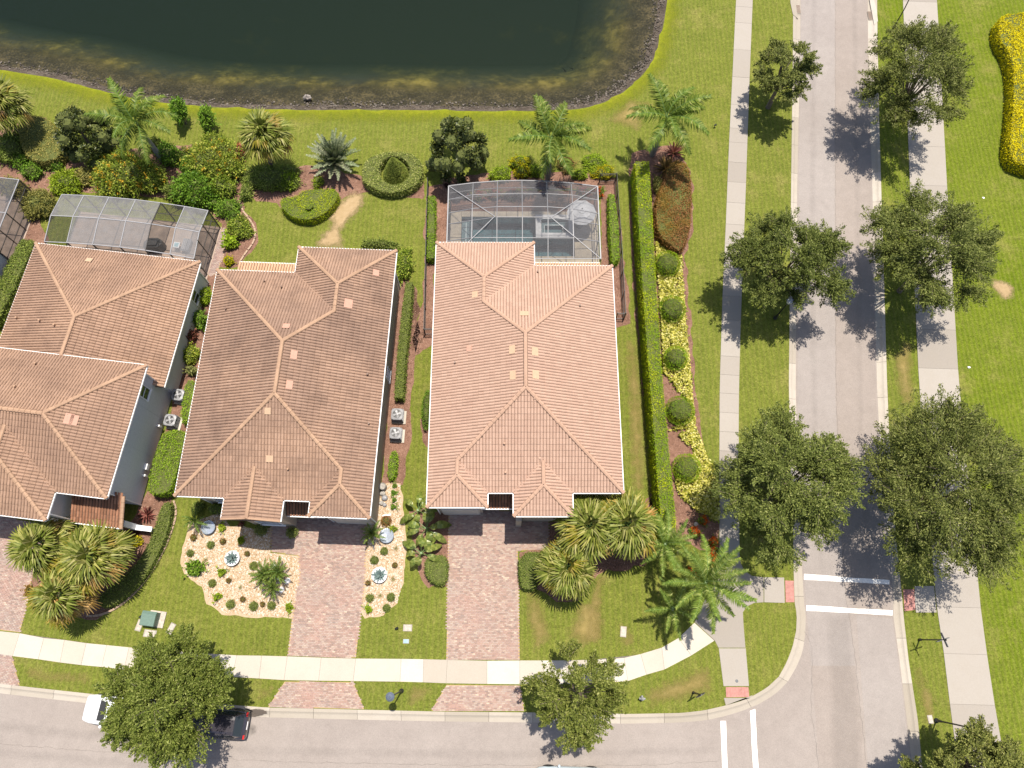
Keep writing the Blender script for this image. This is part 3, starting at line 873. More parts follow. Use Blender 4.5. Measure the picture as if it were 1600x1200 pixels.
sheet('crossing_stripe', [(1126.5, 1127), (1134.5, 1127), (1141, 1290), (1132, 1290)], -0.091, M['stripe'], (0.4, 0.012, 9), label='white crosswalk line running down the picture, west of the pair')
sheet('crossing_stripe', [(1172.5, 1111), (1180.5, 1108), (1191, 1290), (1182, 1290)], -0.091, M['stripe'], (0.4, 0.012, 10), label='white crosswalk line running down the picture, east of the pair')

# kerbs: a run of cast lengths with open joints
def curb_run(name, pairs, seg, label):
    root = struct_empty(name, label)
    a, b = pairline(pairs, 0.5)
    per = int(seg / 0.5)
    prof = [(0.0, -0.12), (0.0, 0.014), (0.33, 0.016), (0.48, -0.045), (0.60, -0.072), (1.0, -0.094), (1.0, -0.14)]
    for i in range(0, len(a) - 1, per):
        j = min(i + per, len(a) - 1)
        if j <= i:
            continue
        aa, bb = a[i:j + 1].copy(), b[i:j + 1].copy()
        e = 0.018
        aa[0] += (aa[1] - aa[0]) * e / 0.5; bb[0] += (bb[1] - bb[0]) * e / 0.5
        v = np.array([np.r_[aa[k] + (bb[k] - aa[k]) * u, z] for k in range(len(aa)) for u, z in prof])
        n = len(prof)
        f = [(k * n + q, (k + 1) * n + q, (k + 1) * n + q + 1, k * n + q + 1) for k in range(len(aa) - 1) for q in range(n - 1)]
        f += [tuple(range(n)), tuple(range((len(aa) - 1) * n, len(aa) * n))[::-1]]
        fl = (aa[-1] - aa[0])[0] * (bb[0] - aa[0])[1] - (aa[-1] - aa[0])[1] * (bb[0] - aa[0])[0]
        if fl < 0:
            f = [q[::-1] for q in f]
        MB().add(v, f).build('curb_segment', M['curb'], root)
    return root
curb_run('curb', curbL, 3.0, 'pale concrete kerb and gutter rounding the street corner')
curb_run('curb', curbR, 3.0, 'pale concrete kerb and gutter on the far side of the side road')

# kerb inlets
for (px, py, w, lab) in ((1247.5, 14, 6.5, 'storm drain inlet with a dark grate in the west kerb'), (1359.5, 24, 6, 'storm drain inlet with a dark grate in the east kerb')):
    t = thing('storm_drain', lab, 'storm drain', G(px, py, 0))
    k = scl(px, py)
    mb = MB().box((0, 0, -0.05), (w * k, 17 * k, 0.06))
    mb.build('grate_frame', M['curb'], t)
    for i in range(7):
        MB().box((0, (i - 3) * 2.3 * k, -0.01), (w * k * 0.9, 1.1 * k, 0.03)).build('grate_bar', M['door'], t)
    s = -1 if px < 1300 else 1
    MB().prism([(s * 0.20, -20 * k), (s * 0.62, -12 * k), (s * 0.7, 10 * k), (s * 0.62, 36 * k), (s * 0.20, 44 * k)][::(1 if s > 0 else -1)], -0.05, 0.05).build('inlet_top', M['curb'], t)

# walks of cast slabs, each with open joints
def slabs(root, stations, mat, z=0.03, gap=0.016):
    """stations: pairs of photo points; one slab between neighbours"""
    for (a, b), (c, d) in zip(stations[:-1], stations[1:]):
        q = np.array([G(*p)[:2] for p in (a, b, d, c)])
        e1 = (q[3] - q[0]); e1 /= np.linalg.norm(e1)
        e2 = (q[2] - q[1]); e2 /= np.linalg.norm(e2)
        q[0] += e1 * gap / 2; q[3] -= e1 * gap / 2; q[1] += e2 * gap / 2; q[2] -= e2 * gap / 2
        MB().prism([tuple(p) for p in q], -0.05, z + RNG.uniform(-0.003, 0.003)).build('slab', mat, root)
def lerp(pts, y):
    ys = [p[1] for p in pts]
    return float(np.interp(y, ys, [p[0] for p in pts]))
w1 = struct_empty('sidewalk', 'pale concrete sidewalk running along the front lawns')
base = sheet('walk_bed', [(-120, 972), (0, 987), (31, 990), (167, 1009), (370, 1025), (556, 1030), (812, 1033), (920, 1031), (1001, 1023), (1034, 1013), (1060, 998), (1084, 975), (1116, 1000), (1080, 1023), (1037, 1045), (981, 1063), (905, 1067), (812, 1068), (556, 1063), (360, 1056), (159, 1041), (20, 1024), (-140, 1004)], 0.004, M['joint'], kind='structure')
base.parent = w1
st = [((-110, 973), (-130, 1005)), ((-40, 982), (-55, 1015)), ((31, 989.5), (20, 1025)), ((69, 997), (60, 1030)), ((101, 1000), (94, 1035)), ((135, 1005), (127, 1039)), ((167, 1008), (159, 1042)), ((202, 1011.5), (194, 1046)),
      ((236, 1014), (228, 1049)), ((270, 1017), (262, 1051)), ((304, 1020), (296, 1053.5)), ((337, 1022), (329, 1055.5)), ((370, 1024), (363, 1057.5)), ((409, 1024.5), (405, 1060)), ((449, 1025.5), (444, 1062.5)),
      ((502, 1027.5), (498, 1063.5)), ((556, 1029), (552, 1064)), ((627, 1029.5), (625, 1065)), ((662, 1030), (661, 1066)), ((699, 1031), (697, 1067.5)), ((761, 1032.5), (761, 1068.5)), ((812, 1032), (812, 1069)), ((848, 1032), (850, 1069)),
      ((884, 1032), (886, 1068.5)), ((920, 1031), (924, 1067)), ((948, 1030), (953, 1066)), ((975, 1028), (981, 1064)), ((1001, 1022), (1010, 1054)), ((1034, 1012), (1038, 1046)), ((1060, 997), (1080, 1024)), ((1085, 973), (1116, 1001))]
slabs(w1, st, M['conc'])
w2 = struct_empty('sidewalk', 'concrete sidewalk between the tall hedge and the side road')
lft = [(1163, -220), (1150, 0), (1144, 125), (1139, 225), (1134, 350), (1129, 460), (1124.5, 600), (1124, 710), (1124, 875)]
rgt = [(1183, -220), (1176, 0), (1170, 150), (1165, 300), (1161, 400), (1157, 510), (1154.5, 610), (1154, 675), (1155, 825), (1155.5, 875)]
yy = [-150, -115, -80, -50, -20, 10, 35, 77, 120, 163, 200, 222, 253, 284, 316, 350, 380, 410, 432, 462, 499, 528, 556, 585, 614, 644, 674, 704, 734, 766, 800, 838, 864.5]
slabs(w2, [((lerp(lft, y), y), (lerp(rgt, y + 2), y + 2)) for y in yy], M['conc_grey'])
sheet('walk_bed', [(lerp(lft, y) + .6, y) for y in yy] + [(lerp(rgt, y) - .6, y) for y in yy[::-1]], 0.004, M['joint']).parent = w2
for px in ([(1124, 865.5), (1155.5, 866.5), (1157, 880), (1163, 892), (1175, 900), (1193, 902), (1193, 941), (1178, 942), (1166, 948), (1160.5, 957), (1161.5, 975), (1164.5, 1012), (1122.5, 1012), (1117, 1001), (1085.5, 972), (1100, 940), (1121, 905)],
           [(1194, 902), (1225, 902.5), (1226, 942), (1194, 941)], [(1123, 1013), (1165, 1013), (1170, 1072), (1130.5, 1072)], [(1131, 1090.5), (1172, 1090.5), (1176, 1086), (1134, 1102)]):
    MB().prism([q[:2] for q in GL(px)], -0.05, 0.028).build('slab', M['conc_grey'], w2)
w3 = struct_empty('path', 'wide concrete path beyond the side road')
lft = [(1404, -220), (1410.75, 0), (1422, 300), (1435.75, 600), (1460, 915), (1464, 952), (1472, 1000), (1487, 1125), (1510, 1290)]
rgt = [(1442, -220), (1463.75, 0), (1480, 300), (1498, 600), (1527, 900), (1532, 950), (1542, 1024), (1554, 1102), (1562, 1147), (1588, 1300)]
yy = [-150, -100, -50, 2, 57, 113, 171, 228, 289, 349, 407, 461, 514, 575, 636, 699, 764, 828, 889, 948, 1021, 1100, 1180, 1262]
slabs(w3, [((lerp(lft, y), y), (lerp(rgt, y + 2), y + 2)) for y in yy], M['conc_grey'])
sheet('walk_bed', [(lerp(lft, y) + .6, y) for y in yy] + [(lerp(rgt, y) - .6, y) for y in yy[::-1]], 0.004, M['joint']).parent = w3
MB().prism([q[:2] for q in GL([(1429, 916), (1459, 915.5), (1463, 957), (1431, 957), (1429, 935)])], -0.05, 0.028).build('slab', M['conc_grey'], w3)
# red tactile pads: a plate with raised domes
for px, lab in (([(1226.5, 907), (1240, 907.5), (1241, 941), (1227.5, 941)], 'red tactile pad at the ramp on the west side of the side road'),
                ([(1134, 1073.5), (1169, 1073.5), (1170.5, 1089), (1134.5, 1089.5)], 'red tactile pad at the foot of the walk by the corner'),
                ([(1411, 921), (1428, 921), (1430, 953), (1413, 955)], 'red tactile pad at the ramp on the east side of the side road')):
    q = np.array([g[:2] for g in GL(px)])
    c = q.mean(0)
    t = thing('tactile_pad', lab, 'tactile pad', (c[0], c[1], 0))
    MB().prism([tuple(p - c) for p in q], -0.04, 0.032).build('plate', M['tactile'], t)
    mb = MB()
    for i in range(8):
        for j in range(8):
            u, w = (i + .5) / 8, (j + .5) / 8
            p = (q[0] * (1 - u) + q[1] * u) * (1 - w) + (q[3] * (1 - u) + q[2] * u) * w - c
            mb.lathe([(0.03, 0.03), (0.018, 0.04)], 6, (p[0], p[1], 0))
    mb.build('domes', M['tactile'], t, kind='stuff')
place(MB().lathe([(0.11, 0.0), (0.11, 0.036), (0.09, 0.038)], 14), 'manhole', M['dark_grey'], tuple(G(1151, 1064, 0)))
tag(bpy.data.objects['manhole'], 'small dark round cover set in the grey corner walk', 'manhole cover')

# driveways of small pavers
def pave(root, polys, ang, L=0.215, W=0.108, z=0.03):
    for ip, px in enumerate(polys):
        w = [q[:2] for q in GL(px)]
        cs, sn = math.cos(ang), math.sin(ang)
        lp = np.array([(cs * x + sn * y, -sn * x + cs * y) for x, y in w])
        lo, hi = lp.min(0), lp.max(0)
        c = []
        for r in range(int((hi[1] - lo[1]) / W) + 1):
            xs = np.arange(lo[0] + (L / 2 if r % 2 else 0), hi[0] + L, L)
            c.append(np.c_[xs, np.full(len(xs), lo[1] + (r + .5) * W)])
        c = np.vstack(c)
        c = c[inside(c, lp)]
        n = len(c)
        a, b = (L - 0.014) / 2, (W - 0.014) / 2
        zz = z + RNG.uniform(-0.003, 0.003, n)
        bx = np.array([(-a, -b, 0), (a, -b, 0), (a, b, 0), (-a, b, 0), (-a - .004, -b - .004, -.03), (a + .004, -b - .004, -.03), (a + .004, b + .004, -.03), (-a - .004, b + .004, -.03)])
        v = bx[None] + np.c_[c, zz][:, None, :]
        x = v[..., 0] * cs - v[..., 1] * sn
        y = v[..., 0] * sn + v[..., 1] * cs
        v = np.stack([x, y, v[..., 2]], 2).reshape(-1, 3)
        f = np.array([(0, 1, 2, 3), (4, 5, 1, 0), (5, 6, 2, 1), (6, 7, 3, 2), (7, 4, 0, 3)])[None] + (np.arange(n) * 8)[:, None, None]
        MB().add(v, f.reshape(-1, 4)).build('pavers', M['paver'], root, kind='stuff')
        # edge course
        MB().add([(q[0], q[1], 0.010) for q in w], tess([w])).build('joint_sand', M['soil'], root)
d3 = struct_empty('driveway', 'pinkish block paved driveway of the middle house')
pave(d3, [[(701, 796), (857, 800), (857, 858), (809, 860.5), (812, 1031), (697.5, 1030), (699.5, 900), (700.5, 837)], [(698, 1070), (812, 1071), (819, 1111), (674, 1110)]], A3)
d2 = struct_empty('driveway', 'block paved driveway beside the two gravel beds')
pave(d2, [[(468, 810), (575, 812), (572, 850), (569, 925), (565, 950), (556, 1027.5), (450, 1024.5), (456, 967), (468, 900), (467, 868), (424, 862), (424, 812)], [(445, 1065), (552, 1066), (569, 1108), (419, 1104.5)]], A2)
d1 = struct_empty('driveway', 'block paved driveway at the left edge of the photo')
pave(d1, [[(-90, 790), (62, 818), (72, 830), (50, 900), (44, 938), (31, 988), (-60, 978), (-110, 930)], [(-90, 1012), (19, 1026), (31, 1071), (-90, 1056)]], A1)

# planting beds
def bed(name, px, mat, seed, z=0.006, chips=0, kind='structure'):
    w = jag([q[:2] for q in GL(px)], 0.3, 0.09, seed)
    o = MB().add([(q[0], q[1], z) for q in w], tess([w])).build(name, mat, kind='structure')
    if chips:
        p = scatter(w, int(abs(area(w)) * chips))
        n = len(p)
        a = RNG.normal(size=(n, 3)); a[:, 2] *= 0.25
        MB().leaves(np.c_[p, np.full(n, z + 0.02)], a, 0.11, 0.05, flat=0.75).build('bark_chips', M['chip'], o, kind='stuff')
    return o
bed('mulch_bed', [(630, 425), (650, 455), (658, 520), (652, 545), (646, 600), (641, 640), (640, 690), (628, 756), (598, 756), (606, 640), (616, 500)], M['mulch'], 21, chips=40)
bed('mulch_bed', [(662, 450), (668, 292), (704, 286), (706, 300), (702, 380), (680, 385), (678, 540), (650, 555), (645, 530)], M['mulch'], 22, chips=40)
bed('mulch_bed', [(937, 283), (962, 280), (972, 395), (984, 470), (984, 505), (962, 512), (955, 425), (943, 412), (937, 330)], M['mulch'], 23, chips=40)
bed('mulch_bed', [(690, 280), (760, 270), (880, 268), (940, 276), (938, 296), (700, 297)], M['mulch'], 36, chips=40)
bed('mulch_bed', [(985, 238), (1050, 225), (1080, 268), (1084, 350), (1070, 400), (1077, 480), (1083, 560), (1090, 640), (1097, 700), (1119, 740), (1126, 800), (1122, 872), (1100, 862), (1060, 838), (1022, 838), (1008, 640), (995, 500), (984, 330)], M['mulch'], 24, chips=40)
bed('mulch_bed', [(-60, 165), (20, 175), (70, 185), (100, 250), (250, 228), (300, 225), (372, 245), (390, 290), (378, 330), (398, 350), (401, 378), (382, 402), (374, 414), (343, 418), (346, 350), (300, 312), (90, 297), (62, 335), (75, 375), (30, 440), (-40, 560), (-90, 380)], M['mulch'], 25, chips=30)
bed('mulch_bed', [(385, 285), (470, 262), (510, 260), (560, 275), (640, 300), (667, 280), (660, 310), (620, 306), (585, 296), (545, 305), (525, 318), (490, 350), (455, 345), (432, 318), (400, 315)], M['mulch'], 26, chips=40)
bed('mulch_bed', [(655, 655), (672, 640), (672, 700), (662, 690)], M['mulch'], 27, chips=40)
bed('mulch_bed', [(640, 800), (668, 792), (702, 800), (699, 915), (670, 918), (655, 890), (645, 850)], M['mulch'], 28, chips=40)
bed('mulch_bed', [(857, 800), (1015, 780), (1030, 850), (1005, 885), (950, 890), (935, 900), (905, 940), (870, 940), (840, 922), (812, 918), (811, 862), (857, 858)], M['mulch'], 29, chips=40)
bed('mulch_bed', [(268, 640), (288, 560), (308, 430), (340, 420), (322, 520), (296, 660), (290, 690), (272, 775), (262, 830), (240, 882), (200, 935), (150, 968), (120, 965), (60, 945), (48, 905), (75, 825), (190, 826), (222, 790)], M['mulch'], 30, chips=30)
worn_patch('soil_patch', [(500, 330), (530, 305), (550, 290), (580, 298), (574, 328), (552, 350), (542, 362), (548, 396), (480, 394), (492, 366), (508, 352), (504, 340)], M['soil_worn'], 1.2, seed=31)
worn_patch('soil_patch', [(1541, 428), (1575, 435), (1592, 445), (1590, 470), (1572, 475), (1552, 462), (1543, 448)], M['soil_worn'], seed=32)
worn_patch('soil_patch', [(928, 896), (954, 898), (944, 930), (942, 1008), (908, 1008), (914, 940)], M['dry_turf'], seed=33)
def gravel_bed(px, seed, label):
    o = bed('gravel_bed', px, M['gravel'], seed, z=0.008)
    o['label'] = label
    w = [q[:2] for q in GL(px)]
    stones(scatter(offset_poly(w, 0.1), int(abs(area(w)) * 260)), 0.055, M['whitestone'], 'stone_chips', o, z=0.01)
    return w
gravel_bed([(297, 815), (345, 800), (360, 822), (424, 826), (425, 862), (467, 868), (470, 900), (464, 940), (455, 966), (400, 964), (347, 959), (327, 940), (315, 917), (289, 897), (284, 880), (287, 855), (295, 830)], 34, 'pale gravel bed with a wavy edge left of the driveway')
gravel_bed([(574, 812), (592, 775), (603, 755), (627, 755), (629, 795), (634, 850), (632, 905), (622, 943), (600, 962), (570, 967), (565, 952), (571, 905), (573, 850)], 35, 'pale gravel strip between the driveway and the lawn')

for px, sd in (([(900, 935), (925, 930), (945, 940), (950, 985), (940, 1012), (900, 1018), (880, 990)], 41), ([(962, 968), (990, 975), (1000, 1010), (975, 1018), (958, 1000)], 42), ([(640, 1066), (668, 1066), (685, 1072), (668, 1100), (640, 1108), (628, 1090)], 43),
               ([(1412, 520), (1432, 540), (1434, 640), (1405, 640), (1388, 560)], 44), ([(1420, 1040), (1440, 1030), (1470, 1100), (1465, 1140), (1440, 1135)], 45), ([(640, 455), (662, 450), (660, 530), (648, 560)], 46), ([(1232, 800), (1165, 820), (1170, 860), (1232, 850)], 47),
               ([(1000, 1075), (1060, 1050), (1118, 1030), (1120, 1090), (1010, 1112)], 48), ([(820, 880), (850, 930), (870, 1000), (830, 1025), (815, 960)], 49), ([(972, 520), (1000, 540), (1012, 640), (1012, 770), (982, 780), (975, 640)], 50), ([(30, 1035), (150, 1048), (150, 1078), (40, 1068)], 51),
               ([(400, 1070), (440, 1066), (420, 1100), (395, 1098)], 52), ([(980, 150), (1030, 160), (1000, 210), (940, 190)], 53)):
    worn_patch('dry_turf', px, M['dry_turf'], 1.2, .006, sd)
# wear on the road and walks
for px, mt, z, sd in (([(-60, 1120), (400, 1165), (800, 1172), (1120, 1165), (1120, 1180), (800, 1188), (400, 1182), (-60, 1140)], 'grime', -.094, 1), ([(-60, 1160), (400, 1205), (1150, 1210), (1150, 1228), (400, 1222), (-60, 1180)], 'grime', -.094, 2),
                      ([(1268, -50), (1278, -50), (1275, 400), (1280, 700), (1292, 900), (1282, 900), (1268, 700), (1264, 400)], 'grime', -.092, 3), ([(1330, -50), (1340, -50), (1347, 400), (1352, 700), (1366, 900), (1354, 900), (1340, 700), (1336, 400)], 'grime', -.092, 4),
                      ([(1290, 960), (1330, 960), (1345, 1100), (1352, 1220), (1300, 1220)], 'grime', -.09, 5), ([(536, 1152), (542, 1150), (545, 1156), (538, 1158)], 'oil', -.09, 6), ([(722, 1166), (729, 1166), (729, 1172), (722, 1172)], 'oil', -.09, 7),
                      ([(390, 1130), (400, 1134), (402, 1148), (388, 1150), (384, 1140)], 'oil', -.093, 8), ([(150, 1130), (240, 1138), (260, 1150), (140, 1150)], 'grime', -.09, 9), ([(385, 1106), (420, 1108), (424, 1118), (400, 1121), (386, 1119)], 'oil', .02, 10)):
    worn_patch('wear_patch', px, M[mt], .5, z, sd)
def crack(px, w, z, mat, seed):
    r = np.random.default_rng(seed)
    p = resample([q[:2] for q in GL(px)], .35)
    p = p + r.normal(0, .035, p.shape)
    d = np.gradient(p, axis=0); d /= np.linalg.norm(d, axis=1, keepdims=True)
    nr = np.stack([-d[:, 1], d[:, 0]], 1) * (w * r.uniform(.4, 1.2, len(p)))[:, None]
    v = np.vstack([np.c_[p - nr, np.full(len(p), z)], np.c_[p + nr, np.full(len(p), z)]])
    n = len(p)
    MB().add(v, [(i, i + 1, i + 1 + n, i + n) for i in range(n - 1)]).build('road_crack', mat, kind='structure')
crack([(-60, 1158), (120, 1172), (420, 1190), (700, 1196), (1000, 1196), (1120, 1190)], .009, -.088, M['tar'], 1)
crack([(1305.5, -100), (1306, 300), (1307, 600), (1319, 900), (1338, 1040), (1357, 1210)], .007, -.086, M['tar'], 2)
crack([(1247, 960), (1270, 1012), (1268, 1100), (1281, 1210)], .007, -.086, M['tar'], 3)
# turf blades
def turf(px, dens, avoid=()):
    w = [q[:2] for q in GL(px)]
    p = scatter(w, int(abs(area(w)) * dens))
    for a in avoid:
        p = p[~inside(p, [q[:2] for q in GL(a)])]
    return p

# ------------------------------------------------------------------ houses
PITCH = 0.42
def tiles_face(mb, poly, nrm, z_of, ex=0.38, tw=0.215, gap=0.04, others=()):
    """courses of barrel tiles over one roof plane; poly in plan, nrm = uphill direction in plan"""
    P = np.array([q[:2] for q in poly], float)
    nx, ny = nrm
    ux, uy = ny, -nx
    s, t = P[:, 0] * nx + P[:, 1] * ny, P[:, 0] * ux + P[:, 1] * uy
    S, T = np.arange(s.min(), s.max(), ex), np.arange(t.min() + tw / 2 - .02, t.max() + tw, tw)
    ss, tt = np.meshgrid(S, T, indexing='ij')
    ss, tt = ss.ravel(), tt.ravel()
    cx, cy = (ss + ex / 2) * nx + tt * ux, (ss + ex / 2) * ny + tt * uy
    k = inside(np.c_[cx, cy], P)
    zs = z_of(ss + ex / 2)
    for pq, nr2, zf in others:                       # carry on under the neighbouring plane at a valley
        k |= inside(np.c_[cx, cy], pq) & (zf(cx * nr2[0] + cy * nr2[1]) > zs) & (zf(cx * nr2[0] + cy * nr2[1]) < zs + .22)
    ss, tt = ss[k], tt[k]
    n = len(ss)
    prof = np.array([(-.5, -.012), (-.36, .030), (-.14, .058), (.14, .058), (.36, .030), (.5, -.012)])
    jz = RNG.normal(0, .004, n)
    rows = []
    for ds, dz in ((-.03, .012), (-.028, .050), (ex, .014)):
        for a, h in prof:
            sx, tx = ss + ds, tt + a * (tw - gap)
            x, y = sx * nx + tx * ux, sx * ny + tx * uy
            hh = h if dz != .012 else h * 0.3 - .012
            rows.append(np.c_[x, y, z_of(sx) + hh + (dz if dz != .012 else 0) + jz])
    m = len(prof)
    v = np.stack(rows, 1).reshape(-1, 3)
    f = np.array([(r * m + i, r * m + i + 1, (r + 1) * m + i + 1, (r + 1) * m + i) for r in range(2) for i in range(m - 1)])[:, ::-1]
    f = (f[None] + (np.arange(n) * 3 * m)[:, None, None]).reshape(-1, 4)
    mb.add(v, f)

def ridge_caps(a, b, rad=0.15, L=0.40):
    a, b = np.array(a, float), np.array(b, float)
    d = b - a
    ln = np.linalg.norm(d); d /= ln
    if d[2] < 0:
        a, b, d = b, a, -d
    sd = np.cross(d, (0, 0, 1)); sd /= np.linalg.norm(sd)
    up = np.cross(sd, d)
    mb = MB()
    n = max(1, int(round(ln / L)))
    st = ln / n
    for i in range(n):
        ring = []
        for q, rr in ((a + d * (i * st - .03), rad), (a + d * ((i + 1) * st), rad * .84)):
            for w in (-1.05, -.55, 0, .55, 1.05):
                w_ = w * math.pi / 2
                ring.append(q + sd * rr * math.sin(w_) + up * (rr * math.cos(w_) * .85 + .045 + (.014 if rr == rad else 0)))
        f = [(k, k + 1, k + 6, k + 5) for k in range(4)] + [(0, 1, 2, 3, 4)[::-1]]
        mb.add(ring, f)
    return mb

class House:
    def __init__(s, label, ang, c):
        s.ang, s.c = ang, np.array(c, float)
        s.t = thing('house', label, 'house', (*wor(ang, *c), 0), ang, 'tile roofed houses along the street')
    def L(s, p):
        p = np.array(p, float)
        p[..., 0] -= s.c[0]; p[..., 1] -= s.c[1]
        return p
    def bld(s, mb, name, mat, parent=None, **kw):
        mb.v = [s.L(v) for v in mb.v]
        return mb.build(name, mat, parent or s.t, **kw)
    def roof(s, outline, faces, ridges, ze, tile, cap, pitch=PITCH, gutters=None, name='roof', gap=0.034):
        """faces: (plan polygon, uphill normal, plan offset of its eave)"""
        mb = MB()
        for poly, nr, e in faces:
            v = [(x, y, ze + pitch * (x * nr[0] + y * nr[1] - e) - .01) for x, y in poly]
            mb.add(v, tess([poly]))
        mb.prism(outline, ze - .20, ze - .17)
        rf = s.bld(mb, name, M['underlay_pink'] if gap < .04 else M['underlay'])
        mb = MB()
        zf = [(lambda q, e=e: ze + pitch * (q - e)) for _, _, e in faces]
        for i, (poly, nr, e) in enumerate(faces):
            tiles_face(mb, poly, nr, zf[i], gap=gap, others=[(faces[j][0], faces[j][1], zf[j]) for j in range(len(faces)) if j != i])
        s.bld(mb, 'roof_tiles', tile, rf, kind='stuff')
        for a, b in ridges:
            s.bld(ridge_caps(a, b), 'ridge_cap', cap, rf)
        n = len(outline)
        ccw = area(outline) > 0
        for i in range(n):
            if gutters and i not in gutters:
                continue
            a, b = np.array(outline[i]), np.array(outline[(i + 1) % n])
            d = (b - a) / np.linalg.norm(b - a)
            o = np.array([d[1], -d[0]]) * (1 if ccw else -1)
            q = o * .05
            mb = MB().bar((*(a + q), ze - .07), (*(b + q), ze - .07), .075, .13)
            s.bld(mb, 'gutter', M['white'], rf)
        return rf
    def walls(s, poly, z0, z1, mat):
        return s.bld(MB().prism(poly, z0, z1), 'wall', mat)
    def window(s, x, y, z, nrm, w, h, bars=1):
        """window on a wall whose outward direction is nrm"""
        nx, ny = nrm
        ux, uy = -ny, nx
        mb = MB()
        P = lambda a, k, o: (x + ux * a + nx * o, y + uy * a + ny * o, z + k)
        for a0, k0, a1, k1 in ((-w / 2, -h / 2, w / 2, -h / 2), (-w / 2, h / 2, w / 2, h / 2), (-w / 2, -h / 2 - .03, -w / 2, h / 2 + .03), (w / 2, -h / 2 - .03, w / 2, h / 2 + .03)):
            mb.bar(P(a0, k0, .03), P(a1, k1, .03), .07, .07)
        for i in range(bars):
            kz = -h / 2 + h * (i + 1) / (bars + 1)
            mb.bar(P(-w / 2, kz, .03), P(w / 2, kz, .03), .05, .05)
        fr = s.bld(mb, 'window', M['white'])
        s.bld(MB().bar(P(-w / 2, 0, .012), P(w / 2, 0, .012), .02, h), 'pane', M['glass'], fr)
        s.bld(MB().bar(P(-w / 2 - .08, -h / 2 - .07, .05), P(w / 2 + .08, -h / 2 - .07, .05), .14, .07), 'sill', M['white'], fr)
    def pipe(s, x, y, z, r=.06, h=.35, mat=None):
        s.bld(MB().tube([(x, y, z - .1), (x, y, z + h)], r, 8), 'vent_pipe', mat or M['cap_tan'])
    def patch(s, x, y, z, nrm, w, l, mat, pitch=PITCH, name='replacement_tile'):
        nx, ny = nrm
        ux, uy = -ny, nx
        v = []
        for dz in (.085, .05):
            for a, b in ((-1, -1), (1, -1), (1, 1), (-1, 1)):
                v.append((x + ux * a * w / 2 + nx * b * l / 2, y + uy * a * w / 2 + ny * b * l / 2, z + b * l / 2 * pitch + dz + .035))
        s.bld(MB().add(v, [(0, 1, 2, 3), (4, 5, 1, 0), (5, 6, 2, 1), (6, 7, 3, 2), (7, 4, 0, 3)]), name, mat)

